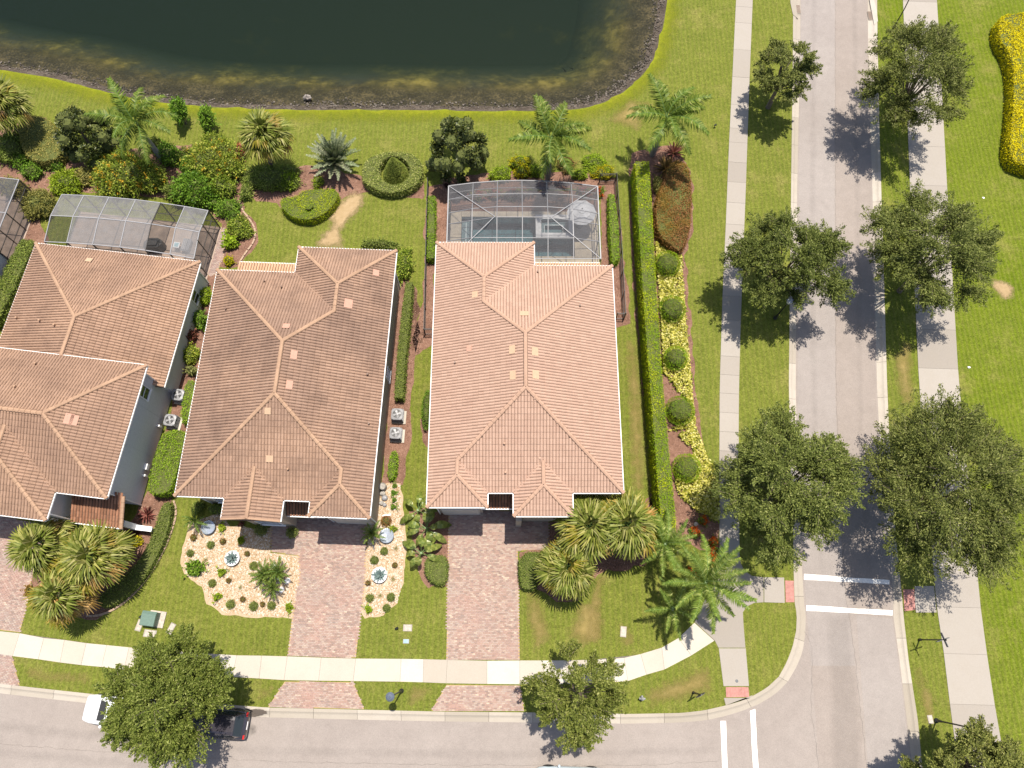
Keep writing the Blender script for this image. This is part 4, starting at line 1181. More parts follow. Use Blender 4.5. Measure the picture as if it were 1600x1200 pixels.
def std_house(H, mir, xl, xr, yb, yf, wx, yb2, gx, yg, p0, p1, yp, gable, ze, tile, cap, wallm, seed):
    """hip roofed house with a rear wing and a garage wing on one side and a portico; mir flips it left to right"""
    m = lambda x, y: (-x, y) if mir else (x, y)
    nn = lambda a, b: (-a, b) if mir else (a, b)
    p = PITCH
    xm, hw = (xl + xr) / 2, (xr - xl) / 2
    xw, hwi = (xl + wx) / 2, (wx - xl) / 2
    xg, hg = (xl + gx) / 2, (gx - xl) / 2
    xp, hp = (p0 + p1) / 2, (p1 - p0) / 2
    R3, R4 = (xm, yb - hw), (xm, yf + hw)
    R1, R2 = (xw, yb2 - hwi), (xw, yb - hwi)
    R6, R5 = (xg, yg + hg), (xg, yf + hg)
    R7, R8 = (xp, yf + hp), (xp, yp + hp)
    F = []
    def face(poly, n, e):
        poly = [m(*q) for q in poly]
        if mir:
            poly = poly[::-1]
        F.append((poly, nn(*n), e))
    W = (1, 0); E_ = (-1, 0); N_ = (0, -1); S_ = (0, 1)
    face([(xl, yg), R6, R5, R4, R3, R2, R1, (xl, yb2)], W, xl)
    face([(xl, yb2), R1, (wx, yb2)], N_, -yb2)
    face([(wx, yb2), R1, R2, (wx, yb)], E_, -wx)
    face([(wx, yb), R2, R3, (xr, yb)], N_, -yb)
    face([(xr, yb), R3, R4, (xr, yf)], E_, -xr)
    face([(xr, yf), R4, R5, (gx, yf), (p0, yf), R7, (p1, yf)], S_, yf)
    face([(xl, yg), (gx, yg), R6], S_, yg)
    face([(gx, yg), (gx, yf), R5, R6], E_, -gx)
    if gable:
        G8 = (xp, yp)
        face([(p0, yp), (p0, yf), R7, G8], W, p0)
        face([(p1, yp), G8, R7, (p1, yf)], E_, -p1)
    else:
        face([(p0, yp), (p0, yf), R7, R8], W, p0)
        face([(p0, yp), R8, (p1, yp)], S_, yp)
        face([(p1, yp), R8, R7, (p1, yf)], E_, -p1)
    zz = {'m': ze + p * hw, 'w': ze + p * hwi, 'g': ze + p * hg, 'p': ze + p * hp}
    T = lambda q, z: (*m(*q), z)
    R = [(T(R3, zz['m']), T(R4, zz['m'])), (T(R3, zz['m']), T((xr, yb), ze)), (T(R4, zz['m']), T((xr, yf), ze)), (T(R4, zz['m']), T(R5, zz['g'])), (T(R5, zz['g']), T(R6, zz['g'])),
         (T(R6, zz['g']), T((xl, yg), ze)), (T(R6, zz['g']), T((gx, yg), ze)), (T(R3, zz['m']), T(R2, zz['w'])), (T(R2, zz['w']), T(R1, zz['w'])), (T(R1, zz['w']), T((xl, yb2), ze)), (T(R1, zz['w']), T((wx, yb2), ze))]
    if gable:
        R += [(T(R7, zz['p']), T((xp, yp), zz['p']))]
    else:
        R += [(T(R7, zz['p']), T(R8, zz['p'])), (T(R8, zz['p']), T((p0, yp), ze)), (T(R8, zz['p']), T((p1, yp), ze))]
    out = [(xl, yg), (gx, yg), (gx, yf), (p0, yf), (p0, yp), (p1, yp), (p1, yf), (xr, yf), (xr, yb), (wx, yb), (wx, yb2), (xl, yb2)]
    gut = [i for i in range(12) if not (gable and i == 4)]
    rf = H.roof([m(*q) for q in out], F, R, ze, tile, cap, gutters=gut, gap=.015 if seed == 1 else .034)
    i_ = .45
    wp = [(xl + i_, yg + i_), (gx - i_, yg + i_), (gx - i_, yf + i_), (p0 + i_, yf + i_), (p0 + i_, yp + i_), (p1 - i_, yp + i_), (p1 - i_, yf + i_), (xr - i_, yf + i_), (xr - i_, yb - i_), (wx - i_, yb - i_), (wx - i_, yb2 - i_), (xl + i_, yb2 - i_)]
    wall = H.walls([m(*q) for q in wp], -.05, ze - .20, wallm)
    if gable:
        q = MB().prism([(0, 0), (1, 0), (1, 1)], 0, 1)
        y0 = yp + i_
        v = [T((p0 + i_, y0 + d), ze - .2) for d in (0, .1)] + [T((p1 - i_, y0 + d), ze - .2) for d in (0, .1)] + [T((xp, y0 + d), zz['p'] - .12) for d in (0, .1)]
        H.bld(MB().add(v, [(0, 2, 4), (1, 5, 3), (0, 4, 5, 1), (2, 3, 5, 4), (0, 1, 3, 2)]), 'gable_wall', wallm)
        for e in (p0, p1):
            a, b = T((e, yp + .02), ze + .02), T((xp, yp + .02), zz['p'] + .02)
            H.bld(MB().bar(a, b, .12, .20), 'barge_tile', cap, rf)
    # porch roof between garage and portico, at ground floor height
    return m, T, zz

def slope_roof(H, x0, x1, y_hi, y_lo, z_hi, z_lo, tile, cap, side=None, name='porch_roof', gutter=True):
    """lean-to roof running down from y_hi to y_lo"""
    mb = MB()
    th = .14
    v = [(x0, y_hi, z_hi), (x1, y_hi, z_hi), (x1, y_lo, z_lo), (x0, y_lo, z_lo)]
    v += [(a, b, c - th) for a, b, c in v]
    mb.add(v, [(0, 3, 2, 1), (4, 5, 6, 7), (0, 1, 5, 4), (1, 2, 6, 5), (2, 3, 7, 6), (3, 0, 4, 7)] if y_lo < y_hi else [(0, 1, 2, 3), (7, 6, 5, 4), (4, 5, 1, 0), (5, 6, 2, 1), (6, 7, 3, 2), (7, 4, 0, 3)])
    rf = H.bld(mb, name, M['underlay'])
    sg = 1 if y_hi > y_lo else -1
    nr = (0, sg)
    pl = (z_hi - z_lo) / abs(y_hi - y_lo)
    mb = MB()
    poly = [(x0, y_lo), (x1, y_lo), (x1, y_hi), (x0, y_hi)]
    tiles_face(mb, poly, nr, lambda q: z_lo + pl * (q - sg * y_lo) + .01)
    H.bld(mb, 'roof_tiles', tile, rf, kind='stuff')
    if side is not None:
        H.bld(ridge_caps((side, y_lo, z_lo + .02), (side, y_hi, z_hi + .02), .14), 'ridge_cap', cap, rf)
    if gutter:
        H.bld(MB().bar((x0, y_lo - sg * .05, z_lo - .06), (x1, y_lo - sg * .05, z_lo - .06), .10, .13), 'gutter', M['white'], rf)
    return rf

def downspout(H, x, y, z):
    H.bld(MB().bar((x, y, 0.05), (x, y, z), .08, .08), 'downspout', M['white'])

# --- the house in the middle
h3 = House('salmon tile roofed house in the middle beside the tall hedge, with the pool cage behind', A3, (1.16, 17.5))
std_house(h3, False, -5.45, 7.78, 26.43, 9.28, 1.91, 28.40, -1.42, 8.30, .39, 4.32, 7.70, False, 5.5, M['tile_pink'], M['cap_pink'], M['wall_taupe'], 1)
ylo = loc(A3, 780, 794, 2.9)[1]
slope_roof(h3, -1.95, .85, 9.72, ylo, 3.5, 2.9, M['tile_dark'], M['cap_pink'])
yhi = loc(A3, 890, 411.5, 3.0)[1]
slope_roof(h3, 1.47, 7.25, 25.6, yhi, 3.5, 3.0, M['tile_orange'], M['cap_pink'], name='lanai_roof')
for x, y in ((1.75, yhi - .2), (4.4, yhi - .2), (7.05, yhi - .2)):
    h3.bld(MB().box((x, y, 1.4), (.3, .3, 2.85)), 'lanai_post', M['wall_taupe'])
for px, py, z, n_, w_, l_, mt in ((742, 461, 6.2, (1, 0), .5, .42, 'tile_pale'), (819, 490.5, 7.2, (0, -1), .62, .42, 'tile_pale'), (800, 547, 7.8, (1, 0), .62, .40, 'tile_pale'), (836, 550, 7.8, (-1, 0), .62, .45, 'tile_pale'), (801, 587, 7.8, (1, 0), .62, .40, 'tile_pale'), (837, 586, 7.8, (-1, 0), .62, .45, 'tile_pale'), (733, 545, 6.6, (1, 0), .4, .35, 'tile_rose')):
    # height on the plane, from the plan place
    x, y = loc(A3, px, py, z)
    for _ in range(4):
        zr = 5.5 + PITCH * {(1, 0): x + 5.45, (-1, 0): 7.78 - x, (0, -1): 26.43 - y, (0, 1): y - 9.28}[n_]
        x, y = loc(A3, px, py, zr)
    h3.patch(x, y, zr, n_, w_, l_, M[mt])
for px, py, n_ in ((840, 426, (0, -1)), (906, 479, (-1, 0)), (711, 568, (1, 0)), (790, 739, (0, 1)), (788, 694, (0, 1))):
    zr = 6.5
    for _ in range(4):
        x, y = loc(A3, px, py, zr)
        zr = 5.5 + PITCH * {(1, 0): x + 5.45, (-1, 0): 7.78 - x, (0, -1): 26.43 - y, (0, 1): y - 9.28}[n_]
    h3.pipe(x, y, zr, .07, .28, M['cap_pink'] if py > 600 else M['door'])
gd = h3.bld(MB().box((-3.43, 8.70, 1.15), (2.75, .10, 2.3)), 'garage_door', M['garage'])
for i in range(4):
    h3.bld(MB().box((-3.43, 8.64, .31 + i * .56), (2.6, .06, .50)), 'door_panel', M['garage'], gd)
h3.bld(MB().box((-.5, 9.70, 1.1), (1.0, .08, 2.15)), 'front_door', M['door'])
for x in (.75, 3.95):
    h3.bld(MB().box((x, 7.95, 1.4), (.4, .4, 2.9)), 'portico_pillar', M['wall_taupe'])
h3.window(6.0, 9.73, 1.5, (0, -1), 1.5, 1.4); h3.window(2.35, 8.15, 4.2, (0, -1), 1.2, 1.2); h3.window(-3.43, 8.75, 4.2, (0, -1), 1.4, 1.1); h3.window(6.0, 9.73, 4.2, (0, -1), 1.2, 1.2)
for y in (13, 17, 21, 24):
    h3.window(7.33, y, 4.1, (1, 0), 1.0, 1.1); h3.window(-5.0, y, 4.1, (-1, 0), 1.0, 1.1)
for x, y in ((-5.05, 8.7), (7.38, 9.7), (7.38, 26.0), (-5.05, 27.95)):
    downspout(h3, x, y, 5.4)

# --- the house left of it
h2 = House('weathered brown tile roofed house between two others, with gravel beds in front', A2, (-16.2, 17.2))
std_house(h2, True, 9.58, 22.80, 25.16, 8.18, 16.95, 27.33, 13.63, 7.18, 15.5, 19.43, 6.70, True, 5.5, M['tile_brown'], M['cap_tan'], M['wall_beige'], 2)
ylo = loc(A2, 470, 806, 2.9)[1]
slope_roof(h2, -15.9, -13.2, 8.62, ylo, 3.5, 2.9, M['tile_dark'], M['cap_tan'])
yhi = loc(A2, 415, 411.5, 3.0)[1]
slope_roof(h2, -22.3, -16.6, 24.3, yhi, 3.5, 3.0, M['tile_orange'], M['cap_tan'], name='lanai_roof')
for x in (-22.1, -19.5, -16.8):
    h2.bld(MB().box((x, yhi - .2, 1.4), (.3, .3, 2.85)), 'lanai_post', M['wall_beige'])
for px, py, n_, w_, l_, mt in ((588, 427, (-1, 0), .5, .42, 'tile_rose'), (545, 475, (-1, 0), .7, .55, 'tile_rose'), (460, 555, (-1, 0), .62, .4, 'tile_rose'), (453, 602, (-1, 0), .62, .4, 'tile_rose'), (419, 643, (0, 1), .42, .42, 'tile_pale'), (422, 717.5, (0, 1), .48, .42, 'tile_pale'), (448, 510, (0, -1), .5, .4, 'tile_rose')):
    zr = 7
    for _ in range(5):
        x, y = loc(A2, px, py, zr)
        zr = 5.5 + PITCH * {(1, 0): x + 22.8, (-1, 0): -9.58 - x, (0, -1): 25.16 - y, (0, 1): y - 8.18}[n_]
    h2.patch(x, y, zr, n_, w_, l_, M[mt])
for px, py, n_ in ((414, 441, (0, -1)), (441, 450, (0, -1)), (354, 484, (1, 0)), (575, 586, (-1, 0)), (577, 663, (-1, 0)), (451, 734, (0, 1))):
    zr = 6.5
    for _ in range(5):
        x, y = loc(A2, px, py, zr)
        zr = 5.5 + PITCH * {(1, 0): x + 22.8, (-1, 0): -9.58 - x, (0, -1): 25.16 - y, (0, 1): y - 8.18}[n_]
    h2.pipe(x, y, zr, .07, .28, M['cap_tan'] if py > 700 else M['door'])
gd = h2.bld(MB().box((-11.6, 7.58, 1.15), (2.75, .10, 2.3)), 'garage_door', M['garage'])
for i in range(4):
    h2.bld(MB().box((-11.6, 7.52, .31 + i * .56), (2.6, .06, .50)), 'door_panel', M['garage'], gd)
h2.bld(MB().box((-14.5, 8.6, 1.1), (1.0, .08, 2.15)), 'front_door', M['door'])
h2.window(-17.46, 7.15, 1.5, (0, -1), 1.7, 1.5); h2.window(-17.46, 7.15, 4.3, (0, -1), 1.3, 1.2); h2.window(-21, 8.63, 1.5, (0, -1), 1.3, 1.4); h2.window(-11.6, 7.63, 4.2, (0, -1), 1.4, 1.1)
for y, z in ((20.0, 3.9), (17.6, 3.9), (13.0, 3.9), (23.5, 3.9), (18.8, 1.5)):
    h2.window(-10.03, y, z, (1, 0), .9, 1.1)
for x, y in ((-10.0, 7.6), (-10.0, 26.9), (-22.4, 8.6), (-13.2, 7.6)):
    downspout(h2, x, y, 5.4)

# --- the two storey house at the left edge
h1 = House('large tan tile roofed house at the left edge with a grey side wall', A1, (-34.0, 14.0))
xr, xl, yb, yf, ze = -27.93, -47.0, 15.12, 5.53, 5.5
hw = (yb - yf) / 2
gx0, gx1, yg = -39.0, -31.5, 3.6
hg = (gx1 - gx0) / 2; xg = (gx0 + gx1) / 2
A_, B_ = (xr - hw, yf + hw), (xl + hw, yf + hw)
R6, R5 = (xg, yg + hg), (xg, yf + hg)
faces = [([(xl, yb), B_, A_, (xr, yb)], (0, -1), -yb), ([(xr, yb), A_, (xr, yf)], (-1, 0), -xr), ([(xl, yf), B_, (xl, yb)][::-1], (1, 0), xl),
         ([(xr, yf), A_, B_, (xl, yf), (gx0, yf), R5, (gx1, yf)], (0, 1), yf), ([(gx0, yg), (gx1, yg), R6], (0, 1), yg), ([(gx1, yg), (gx1, yf), R5, R6], (-1, 0), -gx1), ([(gx0, yg), R6, R5, (gx0, yf)], (1, 0), gx0)]
t3 = lambda q, z: (*q, z)
zm, zg = ze + PITCH * hw, ze + PITCH * hg
rid = [(t3(A_, zm), t3(B_, zm)), (t3(A_, zm), t3((xr, yb), ze)), (t3(A_, zm), t3((xr, yf), ze)), (t3(R5, zg), t3(R6, zg)), (t3(R6, zg), t3((gx1, yg), ze)), (t3(R6, zg), t3((gx0, yg), ze))]
out = [(xl, yf), (gx0, yf), (gx0, yg), (gx1, yg), (gx1, yf), (xr, yf), (xr, yb), (xl, yb)]
h1.roof(out, faces, rid, ze, M['tile_tan'], M['cap_tan'])
i_ = .40
h1.walls([(xl + i_, yf + i_), (gx0 + i_, yf + i_), (gx0 + i_, yg + i_), (gx1 - i_, yg + i_), (gx1 - i_, yf + i_), (xr - i_, yf + i_), (xr - i_, yb - i_), (xl + i_, yb - i_)], -.05, ze - .2, M['wall_grey'])
# single storey rear part
xl, xr, yb, y0, y1, ze = -40.95, -27.60, 24.90, 14.74, 14.37, 3.0
hw = (xr - xl) / 2
A_ = (xl + hw, yb - hw)
faces = [([(xl, y0), (A_[0], y0), A_, (xl, yb)], (1, 0), xl), ([(xl, yb), A_, (xr, yb)], (0, -1), -yb), ([(xr, yb), A_, (A_[0], y0), (xr - .75, y0), (xr - .75, y1), (xr, y1)], (-1, 0), -xr)]
zm = ze + .36 * hw
rid = [(t3(A_, zm), (A_[0], y0 + .3, zm)), (t3(A_, zm), t3((xl, yb), ze)), (t3(A_, zm), t3((xr, yb), ze))]
h1.roof([(xl, y0), (xr - .75, y0), (xr - .75, y1), (xr, y1), (xr, yb), (xl, yb)], faces, rid, ze, M['tile_tan'], M['cap_tan'], gutters=[3, 4, 5], name='rear_roof', pitch=.36)
h1.walls([(xl + i_, y0 - .0), (xr - i_, y0 - .0), (xr - i_, yb - i_), (xl + i_, yb - i_)], -.05, ze - .2, M['wall_grey'])
for px, py, n_, w_, l_, mt in ((140, 407, (0, -1), .5, .4, 'tile_pale'),):
    zr = 4
    for _ in range(5):
        x, y = loc(A1, px, py, zr)
        zr = 3.0 + .36 * (24.9 - y)
    h1.patch(x, y, zr, n_, w_, l_, M[mt])
for px, py, w_, l_ in ((109, 655, .75, .5), (117, 657, .7, .45)):
    zr = 7
    for _ in range(5):
        x, y = loc(A1, px, py, zr)
        zr = 5.5 + PITCH * (-27.93 - x)
    h1.patch(x, y, zr, (-1, 0), w_, l_, M['tile_rose'])
for px, py, ze_, n_ in ((58, 569, 5.5, (0, -1)), (26, 605, 5.5, (0, -1)), (28, 498, 3.0, (1, 0)), (64, 502, 3.0, (1, 0)), (87, 509, 3.0, (1, 0))):
    zr = ze_ + 1
    for _ in range(5):
        x, y = loc(A1, px, py, zr)
        zr = ze_ + (PITCH * (15.12 - y) if n_ == (0, -1) else .36 * (x + 40.95))
    h1.pipe(x, y, zr, .08, .30, M['cap_tan'])
# porch roof in the front corner
a, b = loc(A1, 110, 815, 3.0), loc(A1, 191, 825, 3.0)
px0, px1 = a[0], b[0]
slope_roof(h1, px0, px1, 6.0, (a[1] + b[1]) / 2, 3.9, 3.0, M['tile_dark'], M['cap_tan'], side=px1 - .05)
yp_ = (a[1] + b[1]) / 2
for x in (px0 + .3, px1 - .25):
    h1.bld(MB().box((x, yp_ + .35, 1.4), (.4, .4, 2.8)), 'porch_pillar', M['wall_grey'])
q = loc(A1, 209, 858, 0.9)
h1.bld(MB().prism([(px1 - .1, yp_ + .2), (px1 + 1.0, yp_ + .2), (px1 + 1.0, yp_ + .45), (px1 - .1, yp_ + .45)], 0, 1.0), 'porch_wall', M['wall_grey'])
h1.bld(MB().bar((px1 - .15, yp_ + .32, 1.03), (px1 + 1.1, yp_ + .32, 1.03), .36, .07), 'wall_coping', M['white'])
h1.window(-28.33, loc(A1, 222, 612, 4.2)[1], 4.1, (1, 0), .85, 1.35)
h1.window(-28.0, 22.5, 1.5, (1, 0), .9, 1.1)
for y in (14.75, 5.95):
    downspout(h1, -28.29, y, 5.4)
downspout(h1, -27.96, 24.5, 2.8); downspout(h1, -31.45, 4.05, 5.4)
for px, py, z in ((252, 668, .5), (230, 731, .6), (231, 745, .5)):
    x, y = loc(A1, px, py, z)
    h1.bld(MB().box((-28.20, y, z + .4), (.22, .45 if py == 731 else .15, .35)), 'meter_box', M['white'])
for py in (705, 642):
    y = loc(A1, 240, py, 2.8)[1]
    h1.bld(MB().bar((-28.325, y, .1), (-28.325, y, 5.2), .02, .02), 'stucco_joint', M['wall_grey'])

# roof corner of a further house at the left edge
h0 = House('neighbouring grey house just showing at the left edge beside the hedge strip', A1, (-48.20, 21.0))
h0.walls([(-53.70, 16.0), (-44.60, 16.0), (-44.60, 24.4), (-53.70, 24.4)], -.05, 2.9, M['wall_grey'])
faces = [([(-54.10, 15.6), (-49.80, 20.2), (-54.10, 24.8)], (1, 0), -54.10), ([(-54.10, 24.8), (-49.80, 20.2), (-48.60, 20.2), (-44.20, 24.8)], (0, -1), -24.8), ([(-44.20, 24.8), (-48.60, 20.2), (-44.20, 15.6)], (-1, 0), 44.2), ([(-44.20, 15.6), (-48.60, 20.2), (-49.80, 20.2), (-54.10, 15.6)], (0, 1), 15.6)]
h0.roof([(-54.10, 15.6), (-44.20, 15.6), (-44.20, 24.8), (-54.10, 24.8)], faces, [((-49.80, 20.2, 4.85), (-48.60, 20.2, 4.85))], 3.0, M['tile_tan'], M['cap_tan'])

# ------------------------------------------------------------------ pool of the middle house
def lp(ang, px, py, z=0.0):
    return tuple(loc(ang, px, py, z))
pool = struct_empty('pool_terrace', 'pale pool terrace under the screen cage of the middle house')
PW = [lp(A3, 721.5, 339), (lp(A3, 837, 339)[0], lp(A3, 721.5, 339)[1])]
px0, py1 = lp(A3, 721.5, 339.5)
sx0, _ = lp(A3, 836.5, 339); sx1 = lp(A3, 897, 372)[0]
sy0 = lp(A3, 836, 374)[1]
py0 = lp(A3, 850, 401)[1]
poolpoly = [(px0, py0), (sx1, py0), (sx1, sy0), (sx0, sy0), (sx0, py1), (px0, py1)]
deck = [(dk_x0, dk_y0), (dk_x1, dk_y0), (dk_x1, lp(A3, 800, 331)[1]), (dk_x0, lp(A3, 800, 331)[1])]
dk_top = deck[2][1]
mb = MB()
def quad_slabs(rects, mat, parent, z=.09):
    for x0, y0, x1, y1 in rects:
        g = .012
        c = [wor(A3, *p) for p in ((x0 + g, y0 + g), (x1 - g, y0 + g), (x1 - g, y1 - g), (x0 + g, y1 - g))]
        MB().prism(c, -.06, z).build('deck_slab', mat, parent)
R_ = []
for a, b in zip(np.linspace(dk_y0, dk_top, 5)[:-1], np.linspace(dk_y0, dk_top, 5)[1:]):
    R_.append((dk_x0, a, px0 - .0, b))
    R_.append((sx1, a, dk_x1, b))
xs = np.linspace(px0, sx1, 6)
for a, b in zip(xs[:-1], xs[1:]):
    R_.append((a, py1, b, dk_top))
quad_slabs(R_, M['deck'], pool)
quad_slabs([(px0, dk_y0, sx1, py0)], M['deck'], pool)
# soil under and beyond the terrace, inside the cut in the lawn
c = [wor(A3, *p) for p in ((dk_x0 - .1, dk_top - .02), (dk_x1 + .1, dk_top - .02), (dk_x1 + .1, dk_y1 + .1), (dk_x0 - .1, dk_y1 + .1))]
MB().prism(c, -.3, .004).build('mulch_bed', M['mulch'], kind='structure')
p_ = scatter(c, 500)
a_ = RNG.normal(size=(len(p_), 3)); a_[:, 2] *= .25
MB().leaves(np.c_[p_, np.full(len(p_), .02)], a_, .11, .05, flat=.75).build('bark_chips', M['chip'], kind='stuff')
W3 = lambda x, y, z: (*wor(A3, x, y), z)
def ring_walls(poly, z0, z1):
    n = len(poly)
    if area(poly) < 0:
        poly = poly[::-1]
    v = [W3(x, y, z0) for x, y in poly] + [W3(x, y, z1) for x, y in poly]
    return MB().add(v, [(i, i + n, (i + 1) % n + n, (i + 1) % n) for i in range(n)] + [t for t in tess([poly])])
pb = ring_walls(poolpoly, -1.5, .085)
pb.build('pool_basin', M['plaster'], pool)
# steps and bench
MB().prism([wor(A3, *p) for p in ((px0, py0), (px0 + .9, py0), (px0 + .9, py1), (px0, py1))], -1.5, -.45).build('pool_step', M['plaster'], pool)
MB().prism([wor(A3, *p) for p in ((px0 + .32, py0 + .9), (px0 + .42, py0 + .9), (px0 + .42, py1 - .3), (px0 + .32, py1 - .3))], -.45, -.42).build('step_tile', M['bowl'], pool)
MB().prism([wor(A3, *p) for p in poolpoly], -1.49, -.04).build('pool_water', M['pool_water'], kind='structure', label='blue green water of the swimming pool under the cage')
# spa: raised rim around a small basin
spx0, spx1 = sx0, lp(A3, 896, 340)[0]
spy1, spy0 = py1 + .02, sy0
rim = [(spx0, spy0), (spx1, spy0), (spx1, spy1), (spx0, spy1)]
mb = MB()
e = .48
zt = .42
for x0, y0, x1, y1 in ((spx0, spy0, spx1, spy0 + .4), (spx0, spy1 - .4, spx1, spy1), (spx0, spy0 + .4, spx0 + e, spy1 - .4), (spx1 - e, spy0 + .4, spx1, spy1 - .4)):
    mb.prism([wor(A3, *p) for p in ((x0, y0), (x1, y0), (x1, y1), (x0, y1))], -1.45, zt)
st_ = thing('spa', 'raised square spa with a pale rim joined to the pool', 'spa', W3((spx0 + spx1) / 2, (spy0 + spy1) / 2, 0), 0)
o = mb.build('rim', M['bowl'], st_, org=st_.location)
inn = [(spx0 + e, spy0 + .4), (spx1 - e, spy0 + .4), (spx1 - e, spy1 - .4), (spx0 + e, spy1 - .4)]
ib = MB()
ix0, ix1, iy0, iy1 = spx0 + e, spx1 - e, spy0 + .4, spy1 - .4
for x0, y0, x1, y1 in ((ix0, iy0, ix1, iy0 + .16), (ix0, iy1 - .38, ix1, iy1), (ix0, iy0 + .16, ix0 + .28, iy1 - .38), (ix1 - .45, iy0 + .16, ix1, iy1 - .38)):
    ib.prism([wor(A3, *p) for p in ((x0, y0), (x1, y0), (x1, y1), (x0, y1))], -.5, -.02)
ib.build('bench', M['plaster'], st_, org=st_.location)
MB().prism([wor(A3, *p) for p in inn], -.6, -.5).build('floor', M['plaster'], st_, org=st_.location)
lt = MB()
bx0, bx1, by0, by1 = ix0 + .28, ix1 - .45, iy0 + .16, iy1 - .38
for a, b in (((bx0, by0), (bx1, by0)), ((bx1, by0), (bx1, by1)), ((bx1, by1), (bx0, by1)), ((bx0, by1), (bx0, by0))):
    lt.bar(W3(*a, 0.0), W3(*b, 0.0), .07, .05)
lt.build('tile_line', M['bowl'], st_, org=st_.location)
MB().prism([wor(A3, *p) for p in inn], -.52, .26).build('spa_water', M['pool_water'], st_, org=st_.location)

# ------------------------------------------------------------------ screen cages
def panel(parent, q, mat, name='screen_panel'):
    MB().add(q, [tuple(range(len(q)))]).build(name, mat, parent, org=parent.location)
def member(parent, a, b, w=.06, h=.08, mat=None, name='frame_bar'):
    MB().bar(a, b, w, h).build(name, mat or M['bronze'], parent, org=parent.location)
# cage of the middle house: hipped roof on screen walls
ze3, zr3 = 2.9, 4.0
nw = np.array(lp(A3, 701, 291, ze3)); ne = np.array(lp(A3, 933.5, 291, ze3)); se = np.array(lp(A3, 939, 404.5, ze3))
x0, x1 = nw[0], (ne[0] + se[0]) / 2
yn = (nw[1] + ne[1]) / 2; ys = se[1]
ra, rb = lp(A3, 773, 338.5, zr3), lp(A3, 861, 340, zr3)
ry = (ra[1] + rb[1]) / 2
cg = thing('pool_cage', 'hip topped screen cage over the pool of the middle house', 'pool cage', W3((x0 + x1) / 2, (yn + ys) / 2, 0), 0)
bow = .55
xs = [x0 + (x1 - x0) * k for k in (0, .164, .327, .492, .658, .823, 1)]
ynb = lambda x: yn + bow * (1 - ((x - (x0 + x1) / 2) / ((x1 - x0) / 2)) ** 2)
N = [W3(x, ynb(x), ze3) for x in xs]
ysl = lambda x: ys if x > 1.95 else 28.5
S = [W3(x, ysl(x), ze3) for x in xs]
rz = lambda x: zr3 if ra[0] <= x <= rb[0] else (ze3 + (zr3 - ze3) * ((x - x0) / (ra[0] - x0) if x < ra[0] else (x1 - x) / (x1 - rb[0])))
# roof surface heights: hip
def hz(x, y):
    tx = min((x - x0) / (ra[0] - x0), (x1 - x) / (x1 - rb[0]))
    ty = (ynb(x) - y) / (ynb(x) - ry) if y > ry else (y - ys) / (ry - ys)
    return ze3 + (zr3 - ze3) * max(0, min(1, tx, ty))
yrows = [0, .36, .72, 1.0]
def rp(x, f):
    y = ynb(x) + (ry - ynb(x)) * f
    return W3(x, y, hz(x, y))
for i in range(6):
    for f0, f1 in zip(yrows[:-1], yrows[1:]):
        panel(cg, [rp(xs[i], f0), rp(xs[i], f1), rp(xs[i + 1], f1), rp(xs[i + 1], f0)], M['screen'])
    m_ = [f for f in (0, .5, 1.0)]
    for f0, f1 in zip(m_[:-1], m_[1:]):
        def sp(x, f):
            y = ry + (ysl(x) - ry) * f
            return W3(x, y, hz(x, y))
        panel(cg, [sp(xs[i], f0), sp(xs[i], f1), sp(xs[i + 1], f1), sp(xs[i + 1], f0)], M['screen'])
    panel(cg, [W3(xs[i], ynb(xs[i]), .05), W3(xs[i + 1], ynb(xs[i + 1]), .05), N[i + 1], N[i]], M['screen_wall'])
for i, x in enumerate(xs):
    ps = [rp(x, f) for f in yrows] + [W3(x, ry + (ysl(x) - ry) * f, hz(x, ry + (ysl(x) - ry) * f)) for f in (.5, 1.0)]
    for a, b in zip(ps[:-1], ps[1:]):
        member(cg, a, b, .06, .06, M['grey_metal'])
    member(cg, W3(x, ynb(x), 0), N[i], .07, .07, M['grey_metal'], 'frame_post')
for f in yrows[1:]:
    for i in range(6):
        member(cg, rp(xs[i], f), rp(xs[i + 1], f), .05, .05, M['grey_metal'])
for f in (.5, 1.0):
    for i in range(6):
        a = W3(xs[i], ry + (ysl(xs[i]) - ry) * f, hz(xs[i], ry + (ysl(xs[i]) - ry) * f)); b = W3(xs[i + 1], ry + (ysl(xs[i + 1]) - ry) * f, hz(xs[i + 1], ry + (ysl(xs[i + 1]) - ry) * f))
        member(cg, a, b, .05, .05, M['grey_metal'])
for i in range(6):
    member(cg, N[i], N[i + 1], .08, .08, M['grey_metal'])
    for z in (.9, 1.9):
        member(cg, W3(xs[i], ynb(xs[i]), z), W3(xs[i + 1], ynb(xs[i + 1]), z), .05, .05, M['grey_metal'])
for a, b in (((x0, yn), ra), ((x1, yn), rb), ((x1, ys), rb), ((x0, 28.0), ra)):
    member(cg, W3(*a, ze3 + .03), W3(*b, zr3 + .03), .05, .05, M['galv'], 'hip_bar')
for x in (x0, x1):
    ye = ys if x == x1 else 28.0
    member(cg, W3(x, yn, ze3), W3(x, ye, ze3), .08, .08, M['galv'])
    yk = np.linspace(yn, ye, 4)
    for a, b in zip(yk[:-1], yk[1:]):
        panel(cg, [W3(x, a, .05), W3(x, b, .05), W3(x, b, ze3), W3(x, a, ze3)], M['screen_wall'])
        member(cg, W3(x, b, 0), W3(x, b, ze3), .07, .07, name='frame_post')
        member(cg, W3(x, a, 1.0), W3(x, b, 1.0), .05, .05)
        member(cg, W3(x, a, .1), W3(x, b, ze3 - .1), .04, .04, name='brace')

